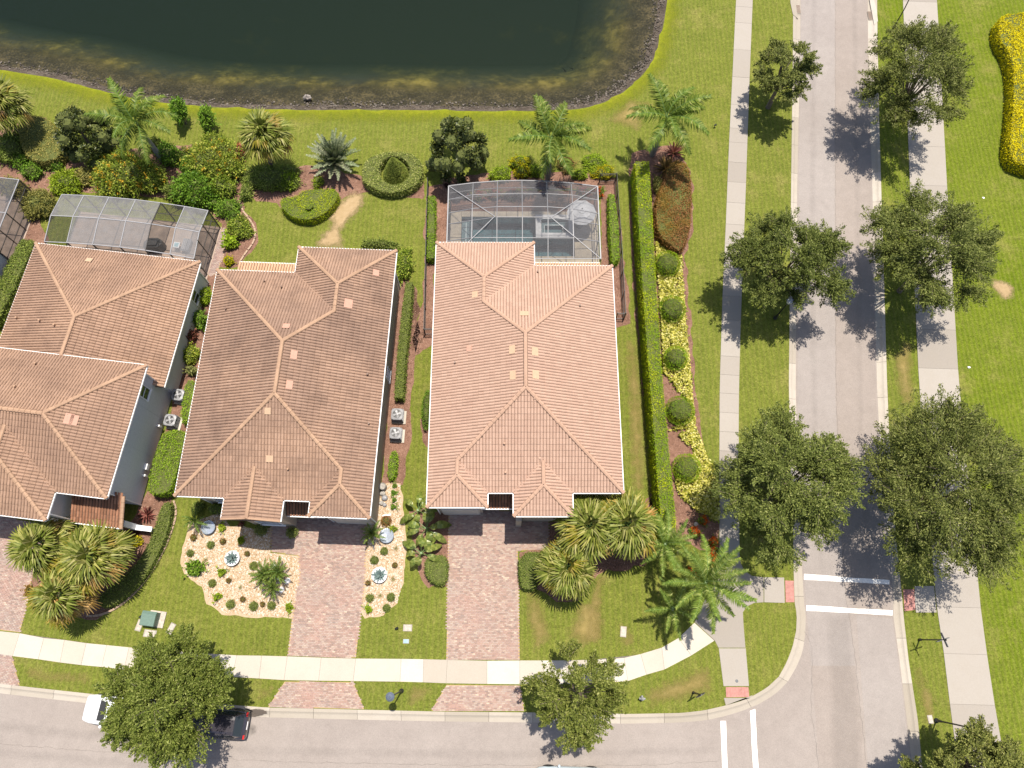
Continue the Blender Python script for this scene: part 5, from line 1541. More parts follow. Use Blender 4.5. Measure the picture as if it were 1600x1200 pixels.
# parasol
c = G(909, 330.5, 2.3)
um = thing('parasol', 'white round parasol standing by the spa under the screen', 'parasol', (c[0], c[1], 0.09))
n_, mbp = 10, MB()
R0 = scl(909, 330, 2.3) * 23
prof = [(.05, 2.62), (R0 * .3, 2.55), (R0 * .31, 2.50), (R0 * .65, 2.36), (R0 * .66, 2.31), (R0, 2.08)]
for i in range(len(prof) - 1):
    v, f = [], []
    for rr, zz_ in (prof[i], prof[i + 1]):
        for k_ in range(n_ * 2):
            w = math.pi * k_ / n_
            q = rr * (1 if k_ % 2 == 0 else .955)
            v.append((q * math.cos(w), q * math.sin(w), zz_ - (0 if k_ % 2 == 0 else .03 * rr)))
    m2 = n_ * 2
    mbp.add(v, [(k_, k_ + m2, (k_ + 1) % m2 + m2, (k_ + 1) % m2)[::-1] for k_ in range(m2)][::1])
mbp.build('canopy', M['parasol'], um)
MB().tube([(0, 0, 0), (0, 0, 2.7)], .025, 8).build('pole', M['dark_grey'], um)
MB().lathe([(.04, 2.68), (.04, 2.72), (.01, 2.75)], 8).build('finial', M['dark_grey'], um)
MB().lathe([(.3, 0), (.28, .06), (.06, .1)], 14).build('base', M['dark_grey'], um)
for k_ in range(n_):
    w = 2 * math.pi * k_ / n_
    MB().bar((0, 0, 2.52), (R0 * .97 * math.cos(w), R0 * .97 * math.sin(w), 2.06), .015).build('rib', M['dark_grey'], um)

# cage of the left house: nearly flat top of six bays
zc = 2.75
q = [np.array(lp(A1, *p, zc)) for p in ((96, 303), (324, 330), (304, 404), (71, 378))]
x0, x1 = (q[0][0] + q[3][0]) / 2, (q[1][0] + q[2][0]) / 2
yn, ys = (q[0][1] + q[1][1]) / 2, (q[2][1] + q[3][1]) / 2
W1 = lambda x, y, z: (*wor(A1, x, y), z)
MB().prism([wor(A1, *p) for p in ((x0 - .1, ys - 1.5), (x1 + .1, ys - 1.5), (x1 + .1, yn + .1), (x0 - .1, yn + .1))], -.05, .05).build('patio', M['paver'] if False else plain('tan_patio', (0.33, 0.25, 0.20), 0.9, var=0.15, scale=1.5), kind='structure')
cl = thing('pool_cage', 'chalky grey screen cage behind the left house with one clear bay', 'pool cage', W1((x0 + x1) / 2, (yn + ys) / 2, 0), 0)
bx = [x0 + (x1 - x0) * k for k in (0, .147, .318, .50, .672, .838, 1)]
bowc = lambda x: .45 * (1 - ((x - (x0 + x1) / 2) / ((x1 - x0) / 2)) ** 2)
zt = lambda f: zc + .35 * math.sin(math.pi * f)
ym = ys + (yn - ys) * .5
P1 = lambda x, f: W1(x, ys + bowc(x) * .6 + (yn - ys) * f, zt(f))
for i in range(6):
    for f0, f1 in ((0, .5), (.5, 1)):
        mt = M['screen_new'] if i == 4 or (i == 0 and f0 == 0) else M['screen_old']
        panel(cl, [P1(bx[i], f0), P1(bx[i + 1], f0), P1(bx[i + 1], f1), P1(bx[i], f1)], mt)
    panel(cl, [W1(bx[i], yn + bowc(bx[i]) * .6, .05), W1(bx[i + 1], yn + bowc(bx[i + 1]) * .6, .05), P1(bx[i + 1], 1), P1(bx[i], 1)], M['screen_wall'])
    for f in (0, .5, 1):
        member(cl, P1(bx[i], f), P1(bx[i + 1], f), .06, .06, M['galv'])
for i, x in enumerate(bx):
    for f0, f1 in ((0, .5), (.5, 1)):
        member(cl, P1(x, f0), P1(x, f1), .06, .08, M['galv'] if i not in (4,) else M['bronze'])
    for f in (0, 1):
        b = P1(x, f)
        member(cl, (b[0], b[1], 0), b, .08, .08, name='frame_post')
for i in range(6):
    for f, z in ((1, 1.0), (0, 1.0), (0, 2.1)):
        a, b = P1(bx[i], f), P1(bx[i + 1], f)
        member(cl, (a[0], a[1], z), (b[0], b[1], z), .05, .05)
    a, b = P1(bx[i], 1), P1(bx[i + 1], 1)
    if i in (1, 3, 4):
        member(cl, (a[0], a[1], 1.0), b, .04, .04, name='brace')
fk = [0, .34, .67, 1.0]
for a, b in zip(fk[:-1], fk[1:]):
    A, B = P1(x1, a), P1(x1, b)
    panel(cl, [(A[0], A[1], .05), (B[0], B[1], .05), B, A], M['screen_wall'])
    for z in (.9, 1.8):
        member(cl, (A[0], A[1], z), (B[0], B[1], z), .05, .05)
    member(cl, (B[0], B[1], 0), B, .06, .06, name='frame_post')
    A, B = P1(x0, a), P1(x0, b)
    panel(cl, [(A[0], A[1], .05), (B[0], B[1], .05), B, A], M['screen_wall'])
# under it: covered grill, small table, chest, planters
g = G(243, 384, .5)
t = thing('grill', 'covered dark grill standing in the clear bay of the left cage', 'grill', (g[0], g[1], .05), A1 + .15)
MB().prism([(-.75, -.42), (.45, -.42), (.72, -.1), (.72, .22), (.35, .45), (-.4, .45), (-.75, .1)], .0, .95).build('body', M['bronze'], t)
MB().prism([(-.5, -.3), (.35, -.3), (.5, .2), (-.3, .32)], .95, 1.15).build('hood', M['bronze'], t)
g = G(276, 383, .5)
t = thing('table', 'small white square table under the last bay of the left cage', 'table', (g[0], g[1], .05), A1)
MB().box((0, 0, .48), (.52, .52, .05)).build('table_top', M['bowl'], t)
MB().box((0, 0, .51), (.36, .36, .03)).build('inset', plain('blue_inset', (0.22, 0.40, 0.45), 0.3), t)
for a in (-1, 1):
    for b in (-1, 1):
        MB().bar((a * .22, b * .22, 0), (a * .22, b * .22, .46), .04).build('leg', M['bowl'], t)
g = G(291, 383, .4)
t = thing('bench', 'pale slatted bench beside the small white table in the left cage', 'bench', (g[0], g[1], .05), A1)
for i in range(5):
    MB().box((-.28 + i * .14, 0, .42), (.11, 1.15, .03)).build('slat', M['galv'], t)
for b in (-.5, .5):
    MB().box((0, b, .2), (.6, .05, .4)).build('leg', M['galv'], t)
# cage at the left edge
q = [np.array(lp(A1, *p, zc)) for p in ((31, 281), (0, 352))]
xe = (q[0][0] + q[1][0]) / 2
yn, ys = q[0][1], q[1][1] - 2.0
MB().prism([wor(A1, *p) for p in ((xe - 7, ys), (xe + .1, ys), (xe + .1, yn + .1), (xe - 7, yn + .1))], -.05, .05).build('patio', bpy.data.materials['tan_patio'], kind='structure')
ce = thing('pool_cage', 'dark framed screen cage cut off by the left edge of the photo', 'pool cage', W1(xe - 3, (yn + ys) / 2, 0))
for i in range(3):
    xa, xb = xe - 2.3 * (i + 1), xe - 2.3 * i
    for a, b in ((ys, (ys + yn) / 2), ((ys + yn) / 2, yn)):
        panel(ce, [W1(xa, a, zc), W1(xb, a, zc), W1(xb, b, zc), W1(xa, b, zc)], M['screen'])
    member(ce, W1(xb, ys, zc), W1(xb, yn, zc), .07, .08, M['galv'])
    for y in (ys, (ys + yn) / 2, yn):
        member(ce, W1(xa, y, zc), W1(xb, y, zc), .06, .06, M['galv'])
    member(ce, W1(xb, yn, 0), W1(xb, yn, zc), .08, .08, name='frame_post')
    panel(ce, [W1(xa, yn, .05), W1(xb, yn, .05), W1(xb, yn, zc), W1(xa, yn, zc)], M['screen_wall'])
for a, b in zip(np.linspace(ys, yn, 5)[:-1], np.linspace(ys, yn, 5)[1:]):
    panel(ce, [W1(xe, a, .05), W1(xe, b, .05), W1(xe, b, zc), W1(xe, a, zc)], M['screen_wall'])
    member(ce, W1(xe, a, 0), W1(xe, a, zc), .07, .07, name='frame_post')
    for z in (.9, 1.8):
        member(ce, W1(xe, a, z), W1(xe, b, z), .05, .05)

# ------------------------------------------------------------------ trees and planting
def unit(v):
    return v / np.maximum(np.linalg.norm(v, axis=-1, keepdims=True), 1e-9)

def oak(px, py, rx, ry, label, base=None, ztop=8.2, zlow=2.6, leaves=26000, boughs=30, sparse=0.0, mat='oak', seed=0, skip=(), group='street oaks'):
    """broad crown: limbs fan out to boughs, each bough carries leafy sprays"""
    r = np.random.default_rng(seed + 100)
    zc = (ztop + zlow) / 2 + .6
    c = G(px, py, zc)
    k = scl(px, py, zc)
    RX, RY = rx * k * .90, ry * k * .90
    b = np.array(G(*base, 0)) if base is not None else np.array([c[0], c[1], 0])
    t = thing('oak_tree', label, 'tree', tuple(b), 0, group)
    c = c - b
    ph = r.uniform(0, 6.28, 6)
    rim = lambda a: 1 + .05 * np.sin(2 * a + ph[0]) + .06 * np.sin(3 * a + ph[1]) + .06 * np.sin(5 * a + ph[2]) + .05 * np.sin(9 * a + ph[3])
    # bough centres: an even spread over the disc
    i = np.arange(boughs) + .5
    rad = np.sqrt(i / boughs) * .86 * (1 + r.normal(0, .07, boughs))
    ang = math.pi * (1 + 5 ** .5) * i + r.normal(0, .25, boughs)
    bx, by = rad * np.cos(ang) * rim(ang) * RX, rad * np.sin(ang) * rim(ang) * RY
    dome = np.sqrt(np.clip(1 - (rad * .97) ** 2, 0, 1))
    bz = zlow + (ztop - zlow) * (.20 + .70 * dome) + r.normal(0, .55, boughs)
    B = np.c_[bx + c[0], by + c[1], bz]
    low = r.random(boughs) < .28
    B[low, 2] -= 1.3
    # trunk and limbs
    fork = np.array([c[0] * .25, c[1] * .25, zlow * .8])
    mb = MB().tube([(0, 0, -.1), (fork[0] * .3, fork[1] * .3, zlow * .35), tuple(fork)], [.24, .19, .16], 8)
    for q in B:
        mid = fork + (q - fork) * .5 + np.array([0, 0, .35]) + r.normal(0, .15, 3)
        mb.tube([fork, mid, q], [.085, .05, .018], 5, cap=False)
    # sprays
    ns = 17 if not sparse else 11
    sprays = np.repeat(B, ns, 0)
    n = len(sprays)
    out = unit(np.c_[sprays[:, 0] - c[0], sprays[:, 1] - c[1], np.zeros(n)] + 1e-6)
    bsz = .17 * (RX + RY)
    dirs = unit(out * .75 + r.normal(0, .75, (n, 3)) * np.array([1, 1, .55]) + np.array([0, 0, .22]))
    L = bsz * r.uniform(.7, 1.6, n)
    wood = r.random(n) < .35
    for s_, d_, l_ in zip(sprays[wood], dirs[wood], L[wood]):
        mb.tube([s_, s_ + d_ * l_ * .8], [.018, .008], 4, cap=False)
    mb.build('trunk', M['bark'], t)
    per = int(2.7 * leaves * (1 - sparse) / n)
    u = r.random((n, per)) ** .8
    P = sprays[:, None, :] + dirs[:, None, :] * (L[:, None] * u)[..., None]
    w = (.08 + .26 * np.sin(np.pi * np.clip(u, .1, 1))) * bsz * .46
    P = P + r.normal(0, 1, (n, per, 3)) * w[..., None] * np.array([1, 1, .75])
    P[..., 2] -= .10 * (u ** 2) * L[:, None]
    P = P.reshape(-1, 3)
    ax = unit(np.repeat(dirs, per, 0) + r.normal(0, .6, (n * per, 3)))
    for sx_, sy_, sr_ in skip:
        q = G(sx_, sy_, zc - 1) - b
        keep = np.hypot(P[:, 0] - q[0], P[:, 1] - q[1]) > sr_ * k * (1 + .12 * np.sin(P[:, 0] * 6) + .1 * r.normal(size=len(P)))
        P, ax = P[keep], ax[keep]
    h_ = r.random(len(P)) < .3
    mb = MB().leaves(P[h_], ax[h_], .22, .085, flat=.7).leaves(P[~h_], ax[~h_], .145, .058, flat=.64)
    mb.build('crown', M[mat], t)
    return t

oak(1233, 752, 103, 108, 'broad oak at the crosswalk, on the verge west of the side road', (1197, 785), seed=1, leaves=34000, boughs=34)
oak(1236, 403, 90, 74, 'oak over the bowed street lamp, on the verge west of the side road', (1199, 462), seed=2, leaves=26000, ztop=7.6)
oak(1229, 106, 46, 55, 'smallest street oak, at the top of the photo on the west verge', (1200, 168), seed=3, ztop=6.2, leaves=12500, boughs=18)
oak(1430, 116, 84, 90, 'oak over the top end of the wide path, on the east verge', (1398, 190), seed=4, leaves=27000)
oak(1455, 394, 100, 94, 'round dense oak beside the bare soil patch, on the east verge', (1405, 455), seed=5, leaves=32000, boughs=34, ztop=8)
oak(1478, 762, 122, 145, 'largest oak, spreading over the path opposite the crosswalk', (1428, 800), seed=6, leaves=44000, boughs=44, ztop=9)
oak(1530, 1208, 90, 70, 'oak cut off by the bottom right corner beside a lamp post', (1480, 1185), seed=7, leaves=24000, ztop=7)
oak(264, 1091, 96, 88, 'dense oak shading the two parked cars on the street', (316, 1082), seed=8, leaves=42000, boughs=40, mat='oak_bright', ztop=7.6, skip=((372, 1150, 50), (126, 1112, 50)))
oak(904, 1090, 82, 70, 'sparse oak with bare pale limbs showing, beside the middle driveway apron', (892, 1080), seed=9, leaves=22000, boughs=20, sparse=.5, mat='oak_bright', ztop=6.8, group='street oaks')

def frond_mesh(name, L, nl, ll, droop, vee, mat, seed, lw=.045, taper=.35, stiff=False):
    """feather frond along +x: arching midrib with leaflets hanging either side"""
    r = np.random.default_rng(seed)
    m = 14
    s = np.linspace(0, 1, m)
    x = L * (s - .12 * droop * s ** 3)
    z = L * (.34 * s - droop * .62 * s ** 2.1)
    mid = np.c_[x, L * .03 * np.sin(s * 3 + seed), z]
    mb = MB().tube(mid, np.linspace(.035, .008, m), 4, mi=1, cap=False)
    u = np.linspace(.10, 1, nl)
    P = np.stack([np.interp(u, s, mid[:, k]) for k in range(3)], 1)
    T = unit(np.stack([np.interp(u, s, np.gradient(mid[:, k])) for k in range(3)], 1))
    ln = ll * np.clip(np.sin(np.pi * (u * .82 + .14)), taper, 1)
    for sd in (-1, 1):
        side = unit(np.cross(T, (0, 0, 1.0))) * sd
        d = unit(side * 1.0 + T * (.45 + .3 * u[:, None] + r.normal(0, .18, (nl, 1))) + np.array([0, 0, 1.0]) * (vee + r.normal(0, .24, (nl, 1))))
        l_ = (ln * r.uniform(.85, 1.12, nl))[:, None]
        hang = np.array([0, 0, -1.0]) * (0 if stiff else .8)
        p1 = P + d * l_ * .45
        p2 = P + d * l_ * .8 + hang * l_ * .55
        wv = T * lw
        v = np.stack([P - wv * .5, P + wv * .5, p1 + wv * .6, p1 - wv * .6, p2 + wv * .1, p2 - wv * .1], 1)
        f = np.array([(0, 1, 2, 3), (3, 2, 4, 5)])[None] + (np.arange(nl) * 6)[:, None, None]
        mb.add(v.reshape(-1, 3), f.reshape(-1, 4))
    return mb.mesh(name, [M[mat], M['shaft']])

def fan_mesh(name, R, pet, nseg, mat, seed, droop=.35):
    """fan leaf: stalk along +x, then a costapalmate fan"""
    r = np.random.default_rng(seed)
    mb = MB().tube([(0, 0, 0), (pet * .6, 0, pet * .16), (pet, 0, pet * .12)], [.03, .022, .016], 4, mi=1, cap=False)
    o = np.array([pet, 0, pet * .12])
    for i in range(nseg):
        a = (i / (nseg - 1) - .5) * math.radians(285) + r.normal(0, .03)
        l_ = R * (.72 + .28 * math.cos(a * .72)) * r.uniform(.9, 1.08)
        d = np.array([math.cos(a), math.sin(a), -.06 + .10 * r.normal()])
        sd = np.array([-math.sin(a), math.cos(a), 0])
        w = R * .068
        st = o + np.array([.10 * R * math.cos(a * .5), 0, 0])
        p1 = st + d * l_ * .55 + np.array([0, 0, .05 * R])
        p2 = st + d * l_ * .95 + np.array([0, 0, -droop * R * r.uniform(.6, 1.4)])
        mb.add([st - sd * w * .3, st + sd * w * .3, p1 + sd * w, p1 - sd * w, p2 + sd * w * .2, p2 - sd * w * .2], [(0, 1, 2, 3), (3, 2, 4, 5)])
    return mb.mesh(name, [M[mat], M['shaft']])

def crown_of(t, head, meshes, n, elev, name='frond', seed=0, sc=(0.85, 1.12), roll=.25, tilt=(0, 0), odd=None, a0=0.0):
    r = np.random.default_rng(seed + 40)
    for i in range(n):
        f = (i + .5) / n
        a = a0 + i * 2.39996 + r.normal(0, .12)
        e = elev[0] + (elev[1] - elev[0]) * f + r.normal(0, .08)
        me = meshes[i % len(meshes)]
        if odd and r.random() < odd[1] * (1 if f > .45 else .15):
            me = odd[0][i % len(odd[0])]
        s = r.uniform(*sc)
        inst(me, name, t, head, (r.normal(0, roll), -e, a), s)

ROYAL = [frond_mesh('royal_frond', 3.3, 56, .80, .85, .12, 'royal', k, .060) for k in range(3)]
ROYAL += [frond_mesh('royal_frond', 3.0, 56, .80, 1.2, .05, 'royal', 7, .060)]
def royal(base, head, zh, label, n=11, seed=0, group='royal palms', meshes=None, sc=(1.0, 1.25)):
    b = np.array(G(*base, 0)); h = np.array(G(*head, zh)) - b
    t = thing('royal_palm', label, 'palm tree', tuple(b), 0, group)
    zs_ = np.linspace(0, 1, 9)
    pts = [(h[0] * s ** 1.4, h[1] * s ** 1.4, (zh - 1.0) * s) for s in zs_]
    MB().tube(pts, [.21 + .05 * math.sin(s * 5) - .06 * s for s in zs_], 10).build('trunk', M['bark_pale'], t)
    MB().tube([pts[-1], (h[0], h[1], zh)], [.15, .09], 8).build('crownshaft', M['shaft'], t)
    crown_of(t, (h[0], h[1], zh - .05), meshes or ROYAL, n, (.95, -.12), seed=seed, sc=sc)
    return t
royal((856, 281), (862, 214), 5.6, 'royal palm growing right behind the pool cage', 11, 1)
royal((1019, 243), (1043, 182), 5.6, 'royal palm at the north end of the tall hedge', 12, 2)
royal((255, 252), (212, 190), 5.0, 'royal palm arching over the shrubs by the dark round tree', 11, 3)
QUEEN = [frond_mesh('feather_frond', 3.7, 74, .66, .6, .3, 'queen', 20 + k, .048) for k in range(4)]
t = royal((1083, 925), (1102, 910), 4.6, 'large feather palm spilling over the sidewalk at the street corner', 20, 5, group='date palms', meshes=QUEEN, sc=(.72, 1.05))
t.name = 'feather_palm'
b = np.array(G(1052, 868, 0))
t = royal((1050, 872), (1040, 850), 3.2, 'dark feather palm at the south end of the tall hedge', 13, 6, group='date palms', meshes=QUEEN, sc=(.6, .85))
t.name = 'feather_palm'
t = royal((1050, 960), (1052, 950), 2.2, 'short shaded feather palm on the lawn under the big corner palm', 9, 9, group='date palms', meshes=QUEEN, sc=(.5, .7))
t.name = 'feather_palm'
SILV = [frond_mesh('silver_frond', 2.15, 44, .40, .22, .4, 'silver', 30 + k, .05, stiff=True) for k in range(3)]
b = G(528, 262, 0)
t = thing('date_palm', 'silvery grey palm rosette beside the dry soil patch', 'palm tree', tuple(b))
MB().tube([(0, 0, 0), (0, 0, .8)], [.3, .26], 10).build('trunk', M['bark'], t)
crown_of(t, (0, 0, .8), SILV, 48, (1.3, .0), seed=7, sc=(1.05, 1.3))
SAB = [fan_mesh('fan_leaf', 1.0, 1.25, 24, 'sabal', k, .35) for k in range(4)]
SABY = [fan_mesh('fan_leaf', .95, 1.25, 24, 'sabal_yellow', 10 + k, .45) for k in range(2)]
SABD = [fan_mesh('fan_leaf', .9, 1.15, 22, 'sabal_dry', 20 + k, .8) for k in range(2)]
def sabal(base, head, zh, label, n=48, seed=0, sc=(.8, 1.1), odd=.35, odds=None, group='cabbage palms'):
    b = np.array(G(*base, 0)); h = np.array(G(*head, zh)) - b
    t = thing('cabbage_palm', label, 'palm tree', tuple(b), 0, group)
    s_ = np.linspace(0, 1, 6)
    MB().tube([(h[0] * s, h[1] * s, zh * s) for s in s_], .17, 9).build('trunk', M['bark'], t)
    crown_of(t, (h[0], h[1], zh), SAB, n, (1.3, -.35), name='fan_leaf', seed=seed, sc=sc, odd=(odds or (SABY + SABD[:1]), odd))
    return t
sabal((916, 838), (919, 826), 3.6, 'cabbage palm against the front of the middle house, left of the pair', seed=1, sc=(.95, 1.25))
sabal((968, 838), (977, 822), 3.6, 'cabbage palm nearest the tall hedge in front of the middle house', seed=2, sc=(.95, 1.25))
sabal((884, 898), (887, 888), 2.6, 'cabbage palm with dry yellow fans, lowest of the trio by the middle house', seed=3, sc=(.85, 1.1), odd=.6)
sabal((88, 866), (72, 854), 3.2, 'cabbage palm beside the left driveway, top left of its trio', seed=4, sc=(.85, 1.1))
sabal((166, 882), (152, 872), 3.8, 'cabbage palm in the middle of the trio before the left house', seed=5, sc=(.95, 1.2), odd=.5)
sabal((118, 938), (103, 930), 3.0, 'cabbage palm with orange dry fans beside the left driveway', seed=6, sc=(.85, 1.1), odd=.8, odds=SABY + SABD)
sabal((424, 262), (416, 216), 4.2, 'cabbage palm on the lawn bank with a mop of drying fans', seed=7, sc=(.9, 1.15), odd=.6)
sabal((28, 210), (8, 166), 4.0, 'cabbage palm cut off by the left edge near the pond', seed=8, sc=(.85, 1.15), odd=.3)

def shrub(name, label, cat, px, py, rx, ry, h, mat, dens=260, leaf=(.16, .075), seed=0, lump=.18, group=None, accent=None, lobes=7, zbase=0.0, cone=False, flat=.64, trunk=0.0):
    """leafy mound: shells of leaves over several lobes; px,py,rx,ry are its outline in the photo"""
    r = np.random.default_rng(seed + int(px) * 7 + int(py))
    zc = zbase + h * .5
    c = G(px, py, zc)
    k = scl(px, py, zc)
    RX, RY = rx * k, ry * k
    org = (c[0], c[1], zbase)
    mb = MB()
    P, A, mi = [], [], []
    lob = [(0, 0, .70)] + [(q_ * math.cos(i * 6.283 / lobes + o_), q_ * math.sin(i * 6.283 / lobes + o_), s_) for i in range(lobes) for q_, o_, s_ in [(r.uniform(.45, .68), r.normal(0, .3), r.uniform(.28, .52))]]
    if lobes == 0:
        lob = [(0, 0, 1.0)]
    for lx, ly, s in lob:
        sx, sy = RX * s, RY * s
        hh = h * (1.0 if (lx == 0 and ly == 0) else r.uniform(.62, .92))
        kc = .62 if cone else 1
        mb.blob((lx * RX, ly * RY, hh * (.36 if cone else .42)), (sx * .82 * kc, sy * .82 * kc, hh * .50 * (.72 if cone else 1)), 10, 6, mi=1, lump=.03)
        n = int(dens * 2.6 * sx * sy + dens * .9 * (sx + sy) * hh)
        d = unit(r.normal(size=(n, 3)) + np.array([0, 0, .35]))
        if cone:
            zz_ = r.random(n) ** 1.5
            w = (1 - zz_) ** .75
            a = r.uniform(0, 6.283, n)
            p = np.c_[np.cos(a) * sx * w, np.sin(a) * sy * w, zz_ * hh * .98]
            d = unit(np.c_[np.cos(a), np.sin(a), np.full(n, .8)])
        else:
            p = d * np.array([sx, sy, hh * .54]) * (1 + r.normal(0, lump * .5, (n, 1))) + np.array([lx * RX, ly * RY, hh * .44])
        p[:, 2] = np.abs(p[:, 2])
        P.append(p); A.append(unit(d + r.normal(0, .7, (n, 3))))
    P, A = np.vstack(P), np.vstack(A)
    if lobes > 0 and len(P) > 60:
        ks = r.choice(len(P), max(6, len(P) // 45), replace=False)
        sd_ = unit(P[ks] - np.array([0, 0, h * .3]) + r.normal(0, .15, (len(ks), 3)))
        tt = r.random((len(ks), 9))
        sp_ = (P[ks][:, None] + sd_[:, None] * (tt * (.18 + 1.2 * leaf[0]))[..., None] + r.normal(0, leaf[0] * .22, (len(ks), 9, 3))).reshape(-1, 3)
        P, A = np.vstack([P, sp_]), np.vstack([A, unit(np.repeat(sd_, 9, 0) + r.normal(0, .6, sp_.shape))])
    if accent:
        am, frac = accent
        tuft = np.sin(P[:, 0] * 5.1 + seed) * np.sin(P[:, 1] * 4.3 + 1) + r.normal(0, .35, len(P))
        sel = (tuft > np.quantile(tuft, 1 - frac)) & (P[:, 2] > h * .35)
        mb.leaves(P[sel] + np.array([0, 0, .04]), A[sel], leaf[0], leaf[1], 2, flat)
        P, A = P[~sel], A[~sel]
    mb.leaves(P, A, leaf[0], leaf[1], 0, flat)
    mats = [M[mat], M['core']] + ([M[accent[0]]] if accent else [])
    if trunk:
        t = thing(name, label, cat, (c[0], c[1], 0), 0, group)
        mb.v = [v + np.array([0, 0, trunk]) for v in mb.v]
        mb.build('crown', mats, t)
        MB().tube([(0, 0, 0), (0, 0, trunk + h * .5)], [.10, .06], 7).build('trunk', M['bark'], t)
        return t
    for i, v in enumerate(mb.v):
        mb.v[i] = v + np.array(org)
    return tag(mb.build(name, mats, org=org), label, cat, group)

def hedge(name, label, px, h, mat, dens=260, leaf=(.11, .06), seed=0, round_=.18, group=None, hole=None, jit=.055, cat='hedge', smooth_=1, z0=0.0):
    """clipped hedge over an outline given at its top in the photo"""
    r = np.random.default_rng(seed + 900)
    w = smooth_line([q[:2] for q in GL(px, h + z0)], smooth_, True)
    if area(w) < 0:
        w = w[::-1]
    hw = None
    if hole:
        hw = smooth_line([q[:2] for q in GL(hole, h + z0)], 1, True)
    c = w.mean(0)
    wl2 = [tuple(q) for q in w]
    inn = offset_poly(w, .05)
    mb = MB()
    if hole is None:
        mb.prism([tuple(q) for q in inn], z0, z0 + h - .05, mi=1)
    else:
        lp_ = [[tuple(q) for q in inn], [tuple(q) for q in hw]]
        fl = lp_[0] + lp_[1]
        mb.add([(x, y, z0 + h - .06) for x, y in fl], tess(lp_), 1)
        for L_ in lp_:
            n = len(L_)
            v = [(x, y, z0) for x, y in L_] + [(x, y, z0 + h - .06) for x, y in L_]
            mb.add(v, [(i, (i + 1) % n, (i + 1) % n + n, i + n) for i in range(n)], 1)
    p = scatter(wl2, int(abs(area(w)) * dens))
    if hole is not None:
        p = p[~inside(p, [tuple(q) for q in hw])]
    und = .09 * np.sin(p[:, 0] * 1.9 + seed) * np.sin(p[:, 1] * 1.1) + .05 * np.sin(p[:, 0] * 4.7) * np.sin(p[:, 1] * 5.3 + 1)
    P, A, NR = [], [], []
    mb.leaves(np.c_[p, z0 + h + und + r.normal(0, jit, len(p))], unit(r.normal(size=(len(p), 3)) + np.array([0, 0, .3])), leaf[0], leaf[1], 0, .66)
    for L_, sgn in [(w, 1)] + ([(hw, -1)] if hole is not None else []):
        e = np.roll(L_, -1, 0) - L_
        ln = np.linalg.norm(e, axis=1)
        n = int(ln.sum() * h * dens * .8)
        k = r.choice(len(L_), n, p=ln / ln.sum())
        q = L_[k] + e[k] * r.random(n)[:, None]
        nr = np.stack([e[k][:, 1], -e[k][:, 0]], 1) / ln[k][:, None] * (1 if sgn > 0 else (1 if area(L_) < 0 else -1))
        z = r.random(n)
        q = q + nr * (r.normal(0, jit, n) - round_ * np.clip(z - .75, 0, 1) * 1.2)[:, None]
        P.append(np.c_[q, z0 + z * h]); A.append(unit(np.c_[nr * .2, np.full(n, -.5)] + r.normal(0, .6, (n, 3)))); NR.append(np.c_[nr, np.full(n, .25)])
    mb.leaves(np.vstack(P), np.vstack(A), leaf[0], leaf[1], 0, .7, np.vstack(NR))
    return tag(mb.build(name, [M[mat], M['core']], org=(c[0], c[1], z0)), label, cat, group)

# tall clipped hedge by the corner house
hedge('hedge', 'tall long yellow-green clipped hedge between the middle house and the ball shrubs',
      [(992, 252), (1014, 252), (1019, 330), (1024, 420), (1029, 500), (1036, 600), (1045, 700), (1056, 810), (1057, 850), (1036, 850), (1030, 790), (1019, 650), (1012, 560), (1005, 470), (998, 360)], 2.4, 'hedge_yg', dens=330, leaf=(.10, .06), seed=1, smooth_=0)
hedge('hedge', 'narrow clipped hedge along the iron fence west of the pool', [(669, 306), (680, 306), (679, 404), (667, 404)], .95, 'hedge_bright', seed=2, smooth_=0)
hedge('hedge', 'narrow clipped hedge along the iron fence east of the pool', [(951, 302), (960, 304), (966, 350), (968, 404), (957, 412), (952, 360)], 1.0, 'hedge_bright', seed=3, smooth_=0)
hedge('hedge', 'long low hedge along the side wall of the weathered brown roofed house', [(634, 440), (645, 440), (641, 500), (634, 560), (630, 622), (616, 622), (620, 560), (627, 490)], 1.0, 'hedge_dark', seed=4, smooth_=0)
hedge('hedge', 'short clipped hedge beside the two air conditioners of the weathered house', [(610, 705), (621, 705), (618, 748), (604, 748)], .8, 'hedge_bright', seed=5)
hedge('hedge', 'box hedge standing along the grey side wall of the left house', [(263, 672), (288, 672), (288, 690), (270, 765), (250, 773), (231, 770), (230, 758), (240, 715), (252, 680)], 1.5, 'hedge_bright', seed=6, dens=300)
hedge('hedge', 'curving low hedge inside the scalloped edging before the left house', [(252, 786), (268, 784), (266, 812), (258, 842), (244, 872), (228, 900), (205, 925), (175, 948), (158, 950), (150, 935), (175, 915), (205, 890), (225, 862), (240, 830)], .7, 'hedge_dark', seed=7)
hedge('hedge', 'strip hedge climbing between the left house and its neighbour', [(30, 374), (54, 374), (50, 392), (30, 430), (12, 472), (-6, 505), (-22, 500), (-6, 450), (12, 410)], 1.3, 'hedge_dark', seed=8, leaf=(.15, .08))
hedge('hedge', 'small leafy hedge between the left house air conditioners and the brown roof', [(289, 594), (304, 594), (303, 625), (292, 662), (282, 660), (284, 630)], .8, 'hedge_bright', seed=9)
hedge('hedge', 'dark green low hedge on the right of the middle driveway', [(810, 864), (862, 862), (850, 885), (838, 900), (838, 922), (822, 922), (812, 915)], .8, 'hedge_dark', dens=380, seed=10, leaf=(.12, .05))
hedge('hedge', 'low mounded green hedge in front of the banana plant', [(664, 872), (684, 867), (699, 870), (698, 912), (680, 914), (664, 900)], .8, 'hedge_dark', dens=380, seed=11, leaf=(.12, .05))
